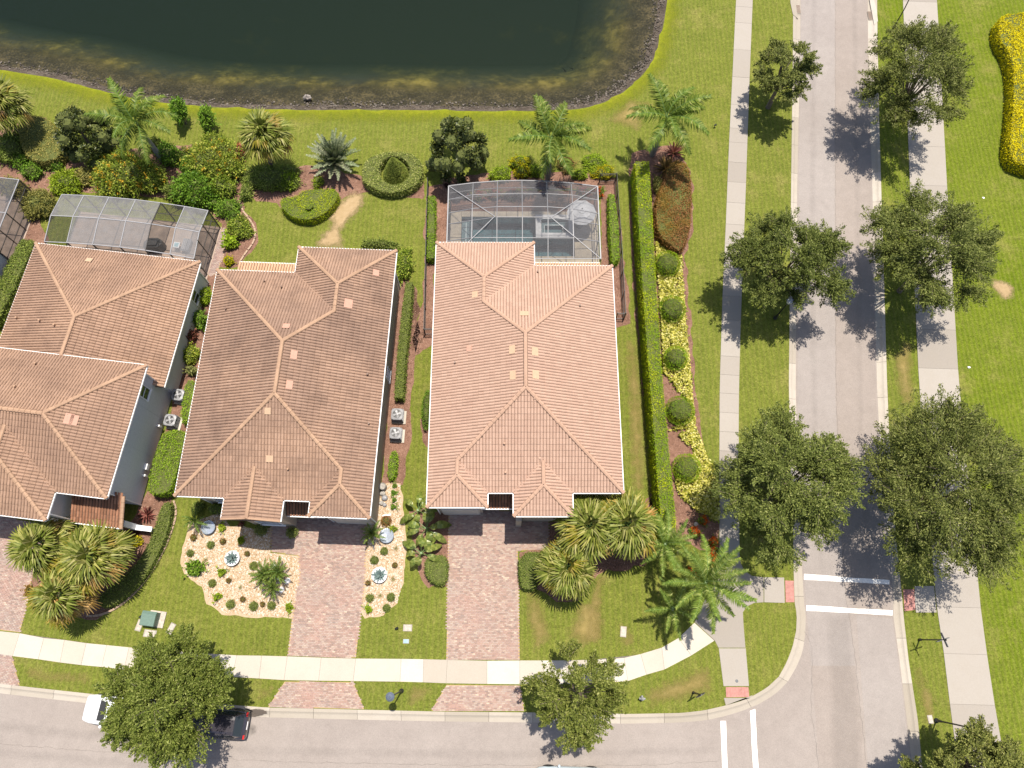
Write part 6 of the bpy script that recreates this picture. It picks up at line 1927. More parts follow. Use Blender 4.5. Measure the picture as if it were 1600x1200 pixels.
hedge('hedge', 'hedge clipped in a kidney shape with a small hole, on the back lawn', [(436, 320), (440, 308), (462, 308), (475, 296), (510, 294), (527, 297), (529, 308), (515, 328), (490, 343), (470, 343), (452, 337)], .95, 'hedge_yg', dens=420, leaf=(.08, .045), seed=12, hole=[(476, 326), (484, 327), (490, 321), (490, 326), (484, 331), (477, 330)])
hedge('hedge', 'oval ring of pale variegated hedge around a clipped cone', [(565, 262), (572, 248), (590, 240), (612, 236), (640, 238), (656, 248), (661, 262), (658, 280), (645, 293), (622, 301), (598, 300), (578, 292), (566, 282)], .95, 'hedge_mixed', dens=330, seed=13, hole=[(616 + 25 * math.cos(i * .52), 266 + 23 * math.sin(i * .52)) for i in range(12)])
shrub('topiary_cone', 'dark clipped cone rising inside the oval hedge', 'topiary', 616, 260, 21, 22, 2.5, 'hedge_dark', 700, (.10, .055), lobes=0, cone=True, seed=2)
hedge('hedge', 'golden yellow hedge curling in from the top right edge', [(1560, 34), (1566, 24), (1590, 20), (1640, 20), (1650, 60), (1606, 60), (1598, 90), (1602, 130), (1604, 180), (1596, 215), (1618, 262), (1660, 270), (1590, 258), (1576, 238), (1580, 200), (1584, 160), (1584, 110), (1576, 80), (1562, 60)], 1.3, 'yellow_bright', dens=330, leaf=(.14, .07), seed=14)
hedge('hedge', 'green hedge in the shade at the top left behind the left cage', [(25, 185), (58, 178), (82, 190), (98, 220), (96, 245), (60, 255), (35, 240)], 1.2, 'shrub_olive', dens=300, seed=15)

# clipped ball shrubs
for i, (x, y, rr, lab) in enumerate(((1043, 411, 20, 'clipped ball shrub next to the copper shrub, northmost of five'), (1050.5, 482, 20.5, 'clipped ball shrub second from the copper shrub in the row of five'),
                                     (1055.5, 559, 18.5, 'smallest clipped ball shrub, in the middle of the row of five'), (1062.5, 641, 22.5, 'clipped ball shrub beside a bare mulch patch, fourth in the row'),
                                     (1073, 731, 22, 'clipped ball shrub in the thickest yellow ground cover, last of five'))):
    shrub('ball_shrub', lab, 'shrub', x, y, rr, rr * 1.02, 1.7, 'ball', 420, (.075, .045), seed=i, lobes=0, lump=.06, group='ball shrubs beside the tall hedge')
# copper shrub mass, bronze plants
hedge('shrub', 'large copper coloured shrub mass at the north end of the bed', [(1044, 258), (1060, 250), (1076, 258), (1080, 290), (1080, 335), (1076, 365), (1064, 394), (1050, 385), (1030, 368), (1024, 340), (1026, 312), (1036, 285)], 1.15, 'copper', dens=620, leaf=(.11, .06), seed=16, jit=.08, cat='shrub')
def rosette(name, label, cat, px, py, R, n, mat, seed=0, w=.12, elev=(1.3, .25), curve=.4, z0=0.0, group=None, thick=0.0, leafname=None):
    """strap leaves around a crown"""
    r = np.random.default_rng(seed + int(px * 3 + py))
    b = G(px, py, z0)
    k = scl(px, py, z0)
    L = R * k
    mb = MB()
    parts = []
    for i in range(n):
        a = i * 2.39996 + r.normal(0, .15)
        f = (i + .5) / n
        e = elev[0] + (elev[1] - elev[0]) * f
        l_ = L * r.uniform(.85, 1.1)
        d = np.array([math.cos(a) * math.cos(e), math.sin(a) * math.cos(e), math.sin(e)])
        sd = np.array([-math.sin(a), math.cos(a), 0])
        pts = [np.zeros(3), d * l_ * .4, d * l_ * .75 + np.array([0, 0, -curve * l_ * .12]), d * l_ + np.array([0, 0, -curve * l_ * .38])]
        ws = [w * .55, w, w * .7, w * .06]
        v = []
        for p, q in zip(pts, ws):
            v += [p - sd * q * l_ / 2 + np.array([0, 0, .25 * q * l_]), p + np.array([0, 0, 0]), p + sd * q * l_ / 2 + np.array([0, 0, .25 * q * l_])]
        g = [(j * 3 + s_, j * 3 + s_ + 1, j * 3 + s_ + 4, j * 3 + s_ + 3) for j in range(3) for s_ in (0, 1)]
        if leafname:
            parts.append((v, g))
        else:
            mb.add(v, g)
    if leafname:
        t = thing(name, label, cat, tuple(b), 0, group)
        for v, g in parts:
            MB().add(v, g).build(leafname, M[mat], t)
        return t
    mb.v = [v + b for v in mb.v]
    return tag(mb.build(name, M[mat], org=tuple(b)), label, cat, group)
rosette('dracaena', 'dark strap leaved plant at the foot of the royal palm by the tall hedge', 'plant', 1040, 266, 26, 46, 'bronze_leaf', 1, .10)
rosette('dracaena', 'maroon strap leaved plant on the mulch above the copper shrub', 'plant', 1052, 240, 22, 34, 'maroon', 2, .10)
shrub('shrub', 'small dark leafy shrub squeezed between the tall hedge and the copper mass', 'shrub', 1030, 290, 12, 18, .9, 'shrub_olive', 260, seed=3, lobes=3)
# yellow ground cover between the balls
cov = [(1024, 378), (1042, 384), (1050, 392), (1066, 400), (1068, 440), (1072, 500), (1078, 560), (1083, 620), (1088, 668), (1100, 700), (1118, 735), (1125, 800), (1122, 815), (1085, 795), (1058, 768), (1056, 750), (1086, 705), (1060, 680), (1080, 668), (1046, 672), (1080, 655), (1072, 620), (1060, 610), (1046, 590), (1036, 580), (1034, 520), (1030, 450), (1026, 420)]
w = [q[:2] for q in GL(cov, .3)]
p = scatter(w, int(abs(area(w)) * 270))
cl_ = np.sin(p[:, 0] * 3.1) * np.sin(p[:, 1] * 2.7 + 1) + RNG.normal(0, .5, len(p))
p = p[cl_ > -.85]
n = len(p)
mb = MB().leaves(np.c_[p, .28 + .10 * np.sin(p[:, 0] * 7) + RNG.normal(0, .06, n)], unit(RNG.normal(size=(n, 3)) * np.array([1, 1, .35])), .20, .13, flat=.72)
k_ = RNG.random(n) < .6
q_ = p[k_] + RNG.normal(0, .12, (k_.sum(), 2))
mb.leaves(np.c_[q_, RNG.uniform(.05, .25, len(q_))], unit(RNG.normal(size=(len(q_), 3))), .18, .10, 1, .5)
o = mb.build('ground_cover', [M['cover_yellow'], M['shrub_lime']], kind='stuff')
o['label'] = 'yellow variegated ground cover spreading around the ball shrubs'
# orange flowers at the street end of the bed
for i, (x, y, rr, lab) in enumerate(((1099, 814, 8, 'orange flower clump touching the yellow ground cover'), (1085, 831, 10, 'orange flower clump alone on the mulch by a round cover'), (1116, 846, 9, 'orange flower clump at the sidewalk edge, northmost of three'),
                                     (1115, 863, 10, 'orange flower clump at the sidewalk edge, middle of three'), (1118, 882, 9, 'orange flower clump at the sidewalk edge nearest the corner palm'))):
    shrub('flower_clump', lab, 'flowers', x, y, rr, rr * 1.1, .5, 'shrub_rich', 420, (.10, .06), seed=i, lobes=4, accent=('orange_leaf', .62), group='orange flower clumps')
for i, (x, y) in enumerate(((1078, 893), (1092, 905))):
    shrub('flower_clump', ('orange flower clump half hidden under the corner palm fronds', 'orange flower clump under the corner palm nearer the walk')[i], 'flowers', x, y, 9, 9, .5, 'shrub_rich', 300, (.10, .06), seed=40 + i, lobes=3, accent=('orange_leaf', .5), group='orange flower clumps')
place(MB().lathe([(.16, 0), (.16, .03), (.12, .035)], 14), 'round_cover', M['cover'], tuple(G(1087.5, 819, .01)))
tag(bpy.data.objects['round_cover'], 'small round stone coloured cover lying in the mulch by the orange flowers', 'cover')

# trees and shrubs behind the houses
def magnolia(px, py, rx, ry, h, label, base, seed, n=9000):
    r = np.random.default_rng(seed)
    c = G(px, py, h * .52); k = scl(px, py, h * .52); b = np.array(G(*base, 0)); c = c - b
    t = thing('magnolia_tree', label, 'tree', tuple(b))
    MB().tube([(0, 0, 0), (c[0] * .5, c[1] * .5, h * .4), (c[0], c[1], h * .85)], [.16, .12, .04], 7).build('trunk', M['bark'], t)
    nb = 44
    zz_ = r.random(nb) ** .8
    a = np.arange(nb) * 2.4 + r.normal(0, .2, nb)
    w = np.sqrt(np.clip(1 - (zz_ * 1.02 - .18) ** 2 * 1.15, .04, 1)) * r.uniform(.55, .9, nb) * np.where(zz_ > .8, .6, 1)
    B = np.c_[np.cos(a) * w * rx * k, np.sin(a) * w * ry * k, (zz_ - .5) * h * .82 + h * .52] + np.r_[c[:2], 0]
    per = n // nb
    P = np.repeat(B, per, 0)
    d = unit(r.normal(size=P.shape) + np.array([0, 0, .3]))
    P = P + d * (r.uniform(.12, .55, (len(P), 1)) * rx * k * .42)
    mb = MB().leaves(P, unit(d + r.normal(0, .5, P.shape)), .26, .12, flat=.5)
    for q in B[::2]:
        mb.blob(q, (rx * k * .22,) * 3, 6, 4, mi=1)
    mb.build('crown', [M['magnolia'], M['core']], t)
magnolia(714, 231, 49, 57, 6.0, 'dark glossy upright tree on the lawn left of the pool cage', (718, 285), 5, 14000)
magnolia(130, 207, 46, 48, 4.6, 'dark glossy round tree left of the arching royal palm', (150, 240), 6, 13000)
for i, (x, y, b_, lab) in enumerate(((284, 182, (292, 208), 'young green tree nearest the pond among the back shrubs, left of two'), (328, 194, (330, 220), 'young green tree by the back shrubs, right of two'))):
    shrub('young_tree', lab, 'tree', x, y, 11, 18, 1.9, 'shrub_rich', 300, (.2, .09), seed=i, lobes=4, trunk=.9, group='young trees near the pond')
S = shrub
S('shrub', 'broad shrub with amber new leaves right behind the left cage', 'shrub', 200, 272, 58, 42, 2.0, 'shrub', 230, (.24, .09), seed=1, lobes=9, accent=('amber_leaf', .10), lump=.3)
S('shrub', 'tall leafy shrub beside the cabbage palm, yellow at the tips', 'shrub', 328, 252, 46, 38, 2.2, 'shrub', 230, (.22, .09), seed=2, lobes=9, accent=('amber_leaf', .05), lump=.3)
S('shrub', 'rich green dense shrub below the yellow tipped one', 'shrub', 308, 294, 36, 32, 1.9, 'shrub_rich', 260, (.22, .10), seed=3, lobes=7, lump=.25)
S('shrub', 'lime green shrub near the top left corner of the left cage', 'shrub', 103, 284, 30, 22, 1.2, 'shrub_lime', 260, (.2, .09), seed=4, lobes=6, lump=.3)
S('shrub', 'olive shrub between the two screen cages at the left', 'shrub', 57, 318, 27, 27, 1.6, 'shrub_olive', 300, (.15, .07), seed=5, lobes=7, lump=.3)
S('shrub', 'sparse bluish green shrub above the olive one at the left', 'shrub', 50, 268, 18, 14, 1.0, 'shrub_rich', 160, (.2, .09), seed=6, lobes=5, lump=.4)
S('shrub', 'dark shaded shrub under the left edge cabbage palm', 'shrub', 14, 232, 30, 30, 1.4, 'hedge_dark', 220, (.18, .08), seed=7, lobes=6, lump=.3)
S('shrub', 'rounded green shrub at the right corner of the left cage', 'shrub', 357, 325, 21, 18, 1.1, 'shrub_rich', 300, (.16, .08), seed=8, lobes=5)
S('shrub', 'green flowering shrub beside the brick strip by the left cage', 'shrub', 373, 354, 22, 20, 1.1, 'shrub', 300, (.16, .08), seed=9, lobes=6)
S('plant', 'big leaved green plant at the edge of the brick strip', 'plant', 361, 379, 10, 11, .9, 'shrub_lime', 160, (.34, .2), seed=10, lobes=3)
S('shrub', 'small bright yellow shrub at the back corner of the brown roof', 'shrub', 357, 407, 10, 9, .8, 'yellow', 420, (.12, .06), seed=11, lobes=4)
S('shrub', 'red leaved shrub at the foot of the cabbage palm on the bank', 'shrub', 374, 243, 8, 20, 1.2, 'maroon', 260, (.18, .08), seed=12, lobes=4, accent=('red_leaf', .4))
S('shrub', 'dark shaded shrub below the mop headed cabbage palm', 'shrub', 425, 278, 48, 28, .9, 'hedge_dark', 260, (.15, .07), seed=13, lobes=7)
S('shrub', 'small lime shrub between the silvery palm and the kidney hedge', 'shrub', 497, 283, 10, 12, .7, 'shrub_lime', 300, (.12, .06), seed=14, lobes=3)
S('shrub', 'dark green shrub at the north corner of the weathered brown roof', 'shrub', 592, 383, 36, 10, 1.2, 'hedge_dark', 300, (.15, .07), seed=15, lobes=5)
S('shrub', 'green leafy shrub at the north-east corner of the weathered house', 'shrub', 632, 412, 13, 32, 1.2, 'shrub', 300, (.17, .08), seed=16, lobes=6)
for i, (x, y, rx, ry, lab) in enumerate(((812, 252, 18, 12, 'yellow-green shrub left of the royal palm behind the pool'), (815, 269, 17, 10, 'yellow shrub touching the pool cage, left of the royal palm'), (838, 266, 12, 12, 'lime shrub hugging the royal palm behind the pool'),
                                         (930, 254, 22, 15, 'yellow-green shrub right of the royal palm behind the pool'), (940, 270, 20, 12, 'yellow shrub nearest the north east corner of the pool cage'), (906, 272, 12, 10, 'lime shrub below the palm fronds behind the pool cage'), (783, 272, 18, 14, 'dull green low shrub between the dark upright tree and the yellow shrubs'))):
    S('shrub', lab, 'shrub', x, y, rx, ry, .8, 'yellow' if i in (0, 1, 4) else 'shrub_lime', 340, (.13, .065), seed=20 + i, lobes=5, accent=('shrub_lime', .3) if i in (0, 1, 4) else None, group='yellow shrubs behind the pool cage')
S('plant', 'purplish grass clump right of the royal palm trunk behind the pool', 'plant', 884, 256, 14, 16, .7, 'bronze_leaf', 300, (.24, .05), seed=30, lobes=4)
for i, (x, y, rx, lab) in enumerate(((742, 305, 18, 'red leaved shrub outside the pool cage, left end'), (772, 303, 14, 'red leaved shrub outside the pool cage, second from the left'), (800, 303, 13, 'red leaved shrub outside the pool cage, in the middle'), (915, 300, 18, 'red leaved shrub outside the pool cage by the parasol'))):
    S('shrub', lab, 'shrub', x, y, rx, 9, .7, 'shrub_olive', 300, (.16, .08), seed=50 + i, lobes=4, accent=('red_leaf', .55), group='red shrubs seen through the cage')
S('flower_clump', 'orange flowers at the corner of the pool cage by the iron fence', 'flowers', 939, 300, 6, 12, .6, 'shrub_rich', 300, (.14, .07), seed=60, lobes=3, accent=('orange_leaf', .5))
S('shrub', 'clipped round shrub against the west wall of the middle house', 'shrub', 667, 640, 8, 32, 1.1, 'shrub_rich', 380, (.09, .05), seed=61, lobes=0, lump=.08)
# thick back planting between the cages and the bank
for i, (x, y, rx, ry, h, mt, lab) in enumerate(((262, 240, 22, 18, 1.5, 'shrub_rich', 'dark green shrub filling the gap under the arching royal palm'), (240, 225, 14, 12, 1.1, 'hedge_dark', 'low dark shrub at the trunk of the arching royal palm'), (158, 250, 22, 16, 1.4, 'hedge_dark', 'shaded green shrub just below the dark round tree'),
        (345, 290, 22, 22, 1.5, 'shrub', 'leafy shrub between the rich green one and the lawn'), (272, 300, 18, 14, 1.2, 'hedge_dark', 'dark gap filling shrub behind the right end of the left cage'), (336, 222, 24, 16, 1.5, 'shrub', 'yellowish crown of leaves under the second young tree'),
        (75, 250, 16, 14, 1.0, 'hedge_dark', 'dark shrub between the bluish shrub and the round tree'), (20, 290, 20, 16, 1.1, 'shrub_olive', 'olive shrub touching the cage at the left edge'), (135, 275, 16, 14, 1.1, 'shrub_olive', 'olive shrub between the lime shrub and the amber tipped one'),
        (88, 258, 12, 9, .8, 'shrub_rich', 'little green shrub above the lime shrub'), (30, 250, 16, 13, .9, 'shrub_rich', 'little green shrub in the palm shade at the left edge'), (385, 300, 10, 16, .8, 'hedge_dark', 'shaded shrub at the lawn corner below the mop headed palm'),
        (452, 282, 14, 16, .8, 'shrub_lime', 'lime shrub in the mulch left of the silvery palm'), (335, 318, 12, 10, .9, 'shrub_rich', 'small round shrub against the cage roof corner'), (296, 262, 14, 18, 1.5, 'shrub_rich', 'rich green shrub wedged between the two largest back shrubs'))):
    S('shrub', lab, 'shrub', x, y, rx, ry, h, mt, 260, (.18, .08), seed=200 + i, lobes=6, lump=.35)
# between the two left houses
for i, (x, y, rx, ry, mt, lab) in enumerate(((318, 462, 12, 14, 'shrub_lime', 'strappy lime plant against the brown roof, topmost in the gap'), (310, 497, 15, 14, 'shrub_rich', 'green shrub in the gap between the left roofs'), (297, 525, 10, 10, 'maroon', 'maroon plant in the gap between the left roofs'),
                                             (297, 553, 14, 16, 'shrub', 'leafy green shrub in the gap below the maroon plant'), (299, 578, 8, 7, 'grassy', 'pale spiky plant in the gap just above the air conditioners'))):
    S('shrub', lab, 'shrub', x, y, rx, ry, 1.1, mt, 260, (.18, .08), seed=70 + i, lobes=5, lump=.3)
rosette('bromeliad', 'dark red rosette plant beside the porch roof of the left house', 'plant', 230, 805, 17, 40, 'maroon', 3, .14, elev=(1.2, .1))
rosette('bromeliad', 'bright red rosette plant beside the white coping of the left porch', 'plant', 211, 832, 15, 34, 'maroon', 4, .14, elev=(1.2, .1))
S('shrub', 'yellow leaved low shrub behind the cabbage palms of the left house', 'shrub', 200, 848, 18, 16, .7, 'yellow', 340, (.13, .07), seed=80, lobes=5)
S('plant', 'orange brown clump at the edge of the left driveway', 'plant', 45, 923, 8, 10, .6, 'copper', 340, (.14, .06), seed=81, lobes=3)
S('shrub', 'small dark shrub under the eave left of the gable of the weathered house', 'shrub', 309, 793, 9, 12, .9, 'hedge_dark', 300, (.12, .06), seed=82, lobes=3)
hedge('hedge', 'dark low hedge in the eave shade beside the front gable', [(324, 790), (347, 788), (347, 802), (324, 800)], .7, 'hedge_dark', seed=17)

# big paddle leaved plants beside the middle driveway
def paddle(px, py, R, n, label, seed):
    r = np.random.default_rng(seed)
    b = G(px, py, 0); k = scl(px, py, 1.5)
    t = thing('banana_plant', label, 'plant', tuple(b), 0, 'paddle leaved plants')
    MB().tube([(0, 0, 0), (0, 0, .9)], [.14, .09], 8).build('stem', M['shaft'], t)
    for i in range(n):
        a = i * 2.4 + r.normal(0, .2); e = r.uniform(.15, 1.0)
        L = R * k * r.uniform(.75, 1.1)
        d = np.array([math.cos(a) * math.cos(e), math.sin(a) * math.cos(e), math.sin(e)]); sd = np.array([-math.sin(a), math.cos(a), 0])
        mb = MB().tube([(0, 0, .8), d * L * .4 + (0, 0, .8)], [.03, .02], 5, mi=1, cap=False)
        S_ = np.linspace(0, 1, 9)
        m_ = [d * L * (.36 + .64 * s) + np.array([0, 0, .8 - .55 * L * s ** 2.2]) for s in S_]
        wd = [.17 * L * max(.04, math.sin(math.pi * min(.97, s * .9 + .07))) ** .7 for s in S_]
        for side in (-1, 1):
            for j in range(8):
                g = .004 if r.random() < .7 else .05
                p0, p1 = m_[j], m_[j + 1] + (m_[j] - m_[j + 1]) * g
                o0, o1 = p0 + side * sd * wd[j] * .8 + np.array([0, 0, -.1 * wd[j]]), p1 + side * sd * wd[j + 1] * .8 + np.array([0, 0, -.1 * wd[j + 1] - r.uniform(0, .05)])
                mb.add([p0, p1, o1, o0], [(0, 1, 2, 3)])
        mb.build('leaf', [M['banana'], M['shaft']], t)
paddle(668, 828, 42, 14, 'tall paddle leaved plant beside the middle garage corner', 1)
paddle(655, 800, 34, 9, 'paddle leaved plant closest to the garage eave', 2)
paddle(660, 866, 36, 10, 'paddle leaved plant nearest the street of the three by the driveway', 3)

# --- plants of the gravel beds
def balls(lst, name, cat, mat, h, dens, leaf, group, lobes=0):
    for i, (x, y, rr, lab) in enumerate(lst):
        S(name, lab, cat, x, y, rr, rr, h, mat, dens, leaf, seed=i, lobes=lobes, lump=.12, group=group)
balls([(329, 851, 6, 'low green mound just below the silver bowl in the gravel'), (297, 864, 5.5, 'low green mound at the left rim of the gravel bed'), (331, 911, 6, 'low green mound nearest the bend in the gravel edge'),
       (396, 884, 6.5, 'low green mound between the agave bowl and the small date palm'), (360, 944, 7, 'low green mound at the bottom left of the gravel bed'), (396, 947, 7, 'low green mound in the bottom row, between two brown tufts'),
       (424, 946, 6.5, 'low green mound in the bottom row nearest the driveway'), (585, 875, 6.5, 'low green mound above the agave bowl in the right gravel strip'), (578, 934, 6.5, 'low green mound by the driveway low in the right gravel strip'),
       (611, 933, 6.5, 'low green mound across from another at the foot of the right strip'), (600, 861, 6, 'low green mound under the silver bowl of the right strip'), (604, 950, 6, 'lowest green mound in the right gravel strip')],
      'mound_plant', 'plant', 'hedge_dark', .45, 800, (.08, .035), 'low green mounds in the gravel')
balls([(348, 846, 4.5, 'brown tuft right of the green mound under the silver bowl'), (386, 865, 4, 'brown tuft up right of the left agave bowl'), (357, 907, 3.8, 'brown tuft below the left agave bowl'), (379, 936, 4, 'brown tuft in the bottom row left of centre'),
       (410, 944, 3.8, 'brown tuft between two green mounds by the driveway'), (302, 840, 5, 'brown tuft at the top left of the gravel bed'), (575, 911, 4, 'rusty tuft left of the right agave bowl'), (617, 883, 4, 'rusty tuft up right of the right agave bowl')],
      'tuft_plant', 'plant', 'bronze_leaf', .4, 700, (.12, .04), 'small brown tufts in the gravel')
balls([(346, 824, 6, 'yellow-green tuft right of the left silver bowl'), (376, 844, 6, 'yellow-green tuft above the left agave bowl'), (346, 894, 6, 'yellow-green tuft in the heart of the gravel bed'), (340, 932, 6, 'yellow-green tuft near the wavy edge of the gravel'),
       (451, 949, 6, 'yellow-green tuft at the corner by the driveway'), (576, 952, 6, 'yellow-green tuft at the foot of the right gravel strip')],
      'tuft_plant', 'plant', 'shrub_lime', .5, 500, (.16, .07), 'yellow-green tufts in the gravel', 3)
balls([(304, 888, 13, 'largest leafy green shrub at the left side of the gravel bed')], 'shrub', 'shrub', 'shrub_rich', .9, 300, (.22, .09), None, 5)
balls([(603, 814, 8, 'round brown shrub at the garage corner')], 'shrub', 'shrub', 'copper', .6, 420, (.12, .05), None)
balls([(617, 759, 4, 'small dark green plant nearest the short hedge, in a file of four'), (615, 770, 4.5, 'second small dark green plant below the short hedge'), (616, 781, 4, 'third small dark green plant below the short hedge'), (614, 792, 4.8, 'lowest small dark green plant of the file in the gravel')],
      'mound_plant', 'plant', 'shrub_rich', .4, 600, (.12, .05), 'file of small plants by the garage wall', 3)
balls([(407, 827, 10, 'round dark shrub left of the walk at the front gable'), (456, 832, 9, 'round dark shrub right of the walk near the garage')], 'ball_shrub', 'shrub', 'hedge_dark', .9, 420, (.09, .045), 'shrubs either side of the front walk')
for i, (x, y, lab) in enumerate(((322, 875, 'pale spiky tuft between the silver bowl and the leafy shrub'), (376, 918, 'pale spiky tuft low in the middle of the gravel bed'), (619, 857, 'pale spiky tuft at the lawn side of the right strip, upper'), (615, 905, 'pale spiky tuft at the lawn side beside the right agave bowl'), (594, 931, 'pale spiky tuft between two green mounds in the right strip'))):
    rosette('spiky_tuft', lab, 'plant', x, y, 7, 26, 'grassy', i, .05, group='pale spiky tufts in the gravel')
rosette('bromeliad', 'reddish rosette plant in the gable shade above the gravel', 'plant', 378, 819, 8, 26, 'maroon', 9, .16, elev=(1.2, .1))
PYG = [frond_mesh('pygmy_frond', 1.15, 26, .26, .45, .3, 'royal', 60 + k, .03) for k in range(3)]
def pygmy(px, py, zh, n, label, seed, sc=(.8, 1.1), group='pygmy date palms'):
    b = G(px, py, 0)
    t = thing('pygmy_palm', label, 'palm tree', tuple(b), 0, group)
    MB().tube([(0, 0, 0), (.03, .02, zh)], [.09, .08], 7).build('trunk', M['bark'], t)
    crown_of(t, (.03, .02, zh), PYG, n, (1.2, -.15), seed=seed, sc=sc)
pygmy(420, 899, 1.1, 20, 'small date palm of the gravel clump, left stem', 1)
pygmy(442, 896, 1.3, 20, 'small date palm of the gravel clump, right stem nearest the driveway', 2)
pygmy(432, 920, 1.0, 16, 'small date palm of the gravel clump, lowest stem', 3, (.7, 1.0))
pygmy(312, 817, 1.0, 14, 'small feather palm leaning over the left silver bowl', 4, (.7, 1.0))
pygmy(584, 836, 1.0, 14, 'small feather palm between the driveway and the right silver bowl', 5, (.75, 1.05))
S('plant', 'small ferny plant above the right silver bowl', 'plant', 614, 826, 7, 6, .5, 'shrub_lime', 340, (.14, .05), seed=90, lobes=3)
for i, (x, y, lab) in enumerate(((448, 908, 'pale rock at the driveway side of the small date palm clump'), (428, 884, 'pale rock at the top edge of the small date palm clump'), (412, 909, 'grey rock at the bed side of the small date palm clump'),
                                (440, 922, 'pale rock below the lowest stem of the small date palm clump'), (430, 903, 'pale rock among the stems of the small date palm clump'))):
    tag(place(MB().blob((0, 0, 0), (RNG.uniform(.2, .32), RNG.uniform(.16, .26), .18), 8, 5, lump=.12), 'rock', M['bowl'] if i != 2 else M['stone'], tuple(G(x, y, .12))), lab, 'rock', 'rocks under the date palm clump')
# planter bowls
def bowl(px, py, rr, mat, label, plant):
    b = G(px, py, 0); k = scl(px, py, .4); R = rr * k
    t = thing('planter_bowl', label, 'planter bowl', tuple(b), 0, 'wide planter bowls')
    MB().lathe([(R * .45, 0), (R * .62, .10), (R * .9, .26), (R, .36), (R * .96, .38), (R * .88, .33), (.02, .31)], 26).build('bowl', M[mat], t, smooth=False)
    if plant:
        rs = np.random.default_rng(int(px))
        for i in range(22):
            a = i * 2.4; f = i / 22; e = 1.25 - 1.1 * f
            L = R * 1.02 * rs.uniform(.85, 1.08)
            d = np.array([math.cos(a) * math.cos(e), math.sin(a) * math.cos(e), math.sin(e)]); sd = np.array([-math.sin(a), math.cos(a), 0]); up = np.array([0, 0, .035])
            z0_ = np.array([0, 0, .33])
            v = []
            for s, w_ in ((0, .08), (.45, .085), (.8, .05), (1.0, .004)):
                p = z0_ + d * L * s + np.array([0, 0, -.10 * L * s * s])
                v += [p - sd * w_ + up, p - up * .6, p + sd * w_ + up]
            MB().add(v, [(j * 3 + q, j * 3 + q + 1, j * 3 + q + 4, j * 3 + q + 3) for j in range(3) for q in (0, 1)]).build('agave_leaf', M['agave'], t)
bowl(365, 873, 12, 'bowl', 'white planter bowl with a blue agave in the left gravel bed', True)
bowl(594, 899, 12.5, 'bowl', 'white planter bowl with a blue agave in the right gravel strip', True)
bowl(328, 825, 11, 'bowl_blue', 'shiny silver blue bowl at the top left of the gravel bed', False)
bowl(605, 838, 11.5, 'bowl_blue', 'shiny silver blue bowl near the garage corner in the right strip', False)

# ------------------------------------------------------------------ street furniture, vehicles, small things
def lamp(base, head, zh, label, cap, arm=False):
    b = G(*base, 0); h = G(*head, zh) - b
    t = thing('street_lamp', label, 'street lamp', tuple(b), 0, 'street lamps')
    MB().lathe([(.16, 0), (.16, .12), (.10, .2), (.075, .7), (.06, .75)], 10).build('base', M['black'], t)
    top = np.array([h[0], h[1], zh])
    MB().tube([(0, 0, .6), (h[0] * .3, h[1] * .3, zh * .5), (h[0], h[1], zh - .55)], [.06, .05, .045], 8).build('pole', M['black'], t)
    MB().lathe([(.10, -.58), (.17, -.5), (.20, -.18), (.17, -.12)], 12, top).build('lantern', M['lens'], t)
    MB().lathe([(.27, -.14), (.28, -.10), (.17, .01), (.05, .08), (.02, .14)], 18, top).build('cap', M[cap], t)
lamp((627.5, 1079.5), (609, 1089), 5.0, 'street lamp on the grass between the two driveway aprons', 'lamp_cap')
lamp((1211, 497), (1236, 468), 4.8, 'street lamp with a pale cap under the oak by the side road', 'lamp_cap_pale')
lamp((1462.5, 1125.7), (1524, 1138.7), 4.6, 'street lamp rising over the path at the bottom right', 'lamp_cap')
lamp((1396, 43), (1428, -14), 4.6, 'street lamp whose dark pole crosses the path at the top edge', 'lamp_cap')

def sign(base, zh, label, kind, face=0.0):
    b = G(*base, 0)
    t = thing('street_sign', label, 'street sign', tuple(b), face, 'sign posts at the crossing')
    MB().bar((0, 0, 0), (0, 0, zh), .075, .075).build('post', M['black'], t)
    MB().lathe([(.09, 0), (.09, .25), (.05, .3)], 8).build('base', M['black'], t)
    if kind == 'blades':
        MB().box((0, 0, zh + .08), (.95, .035, .20)).build('name_blade', M['dark_grey'], t)
        MB().box((0, 0, zh + .30), (.035, .95, .20)).build('name_blade', M['dark_grey'], t)
        MB().lathe([(.05, .0), (.07, .06), (.01, .16)], 8, (0, 0, zh + .42)).build('finial', M['black'], t)
    else:
        n = 8
        pts = [(.36 * math.cos(math.pi / 8 + i * math.pi / 4), .36 * math.sin(math.pi / 8 + i * math.pi / 4)) for i in range(n)]
        v = [(x, -.05, zh - .35 + z) for x, z in pts] + [(x, -.03, zh - .35 + z) for x, z in pts]
        MB().add(v, [tuple(range(n)), tuple(range(n, 2 * n))[::-1]] + [(i, i + n, (i + 1) % n + n, (i + 1) % n) for i in range(n)]).build('sign_plate', M['dark_grey'], t)
sign((1436, 999.5), 2.9, 'black sign post with crossed name blades on the strip beside the wide path', 'blades', .3)
sign((1083, 1082), 2.3, 'black sign post on the corner lawn near the street', 'plate', .5)
sign((1214, 869), 2.6, 'black sign post on the west verge just above the crosswalk', 'plate', 2.2)

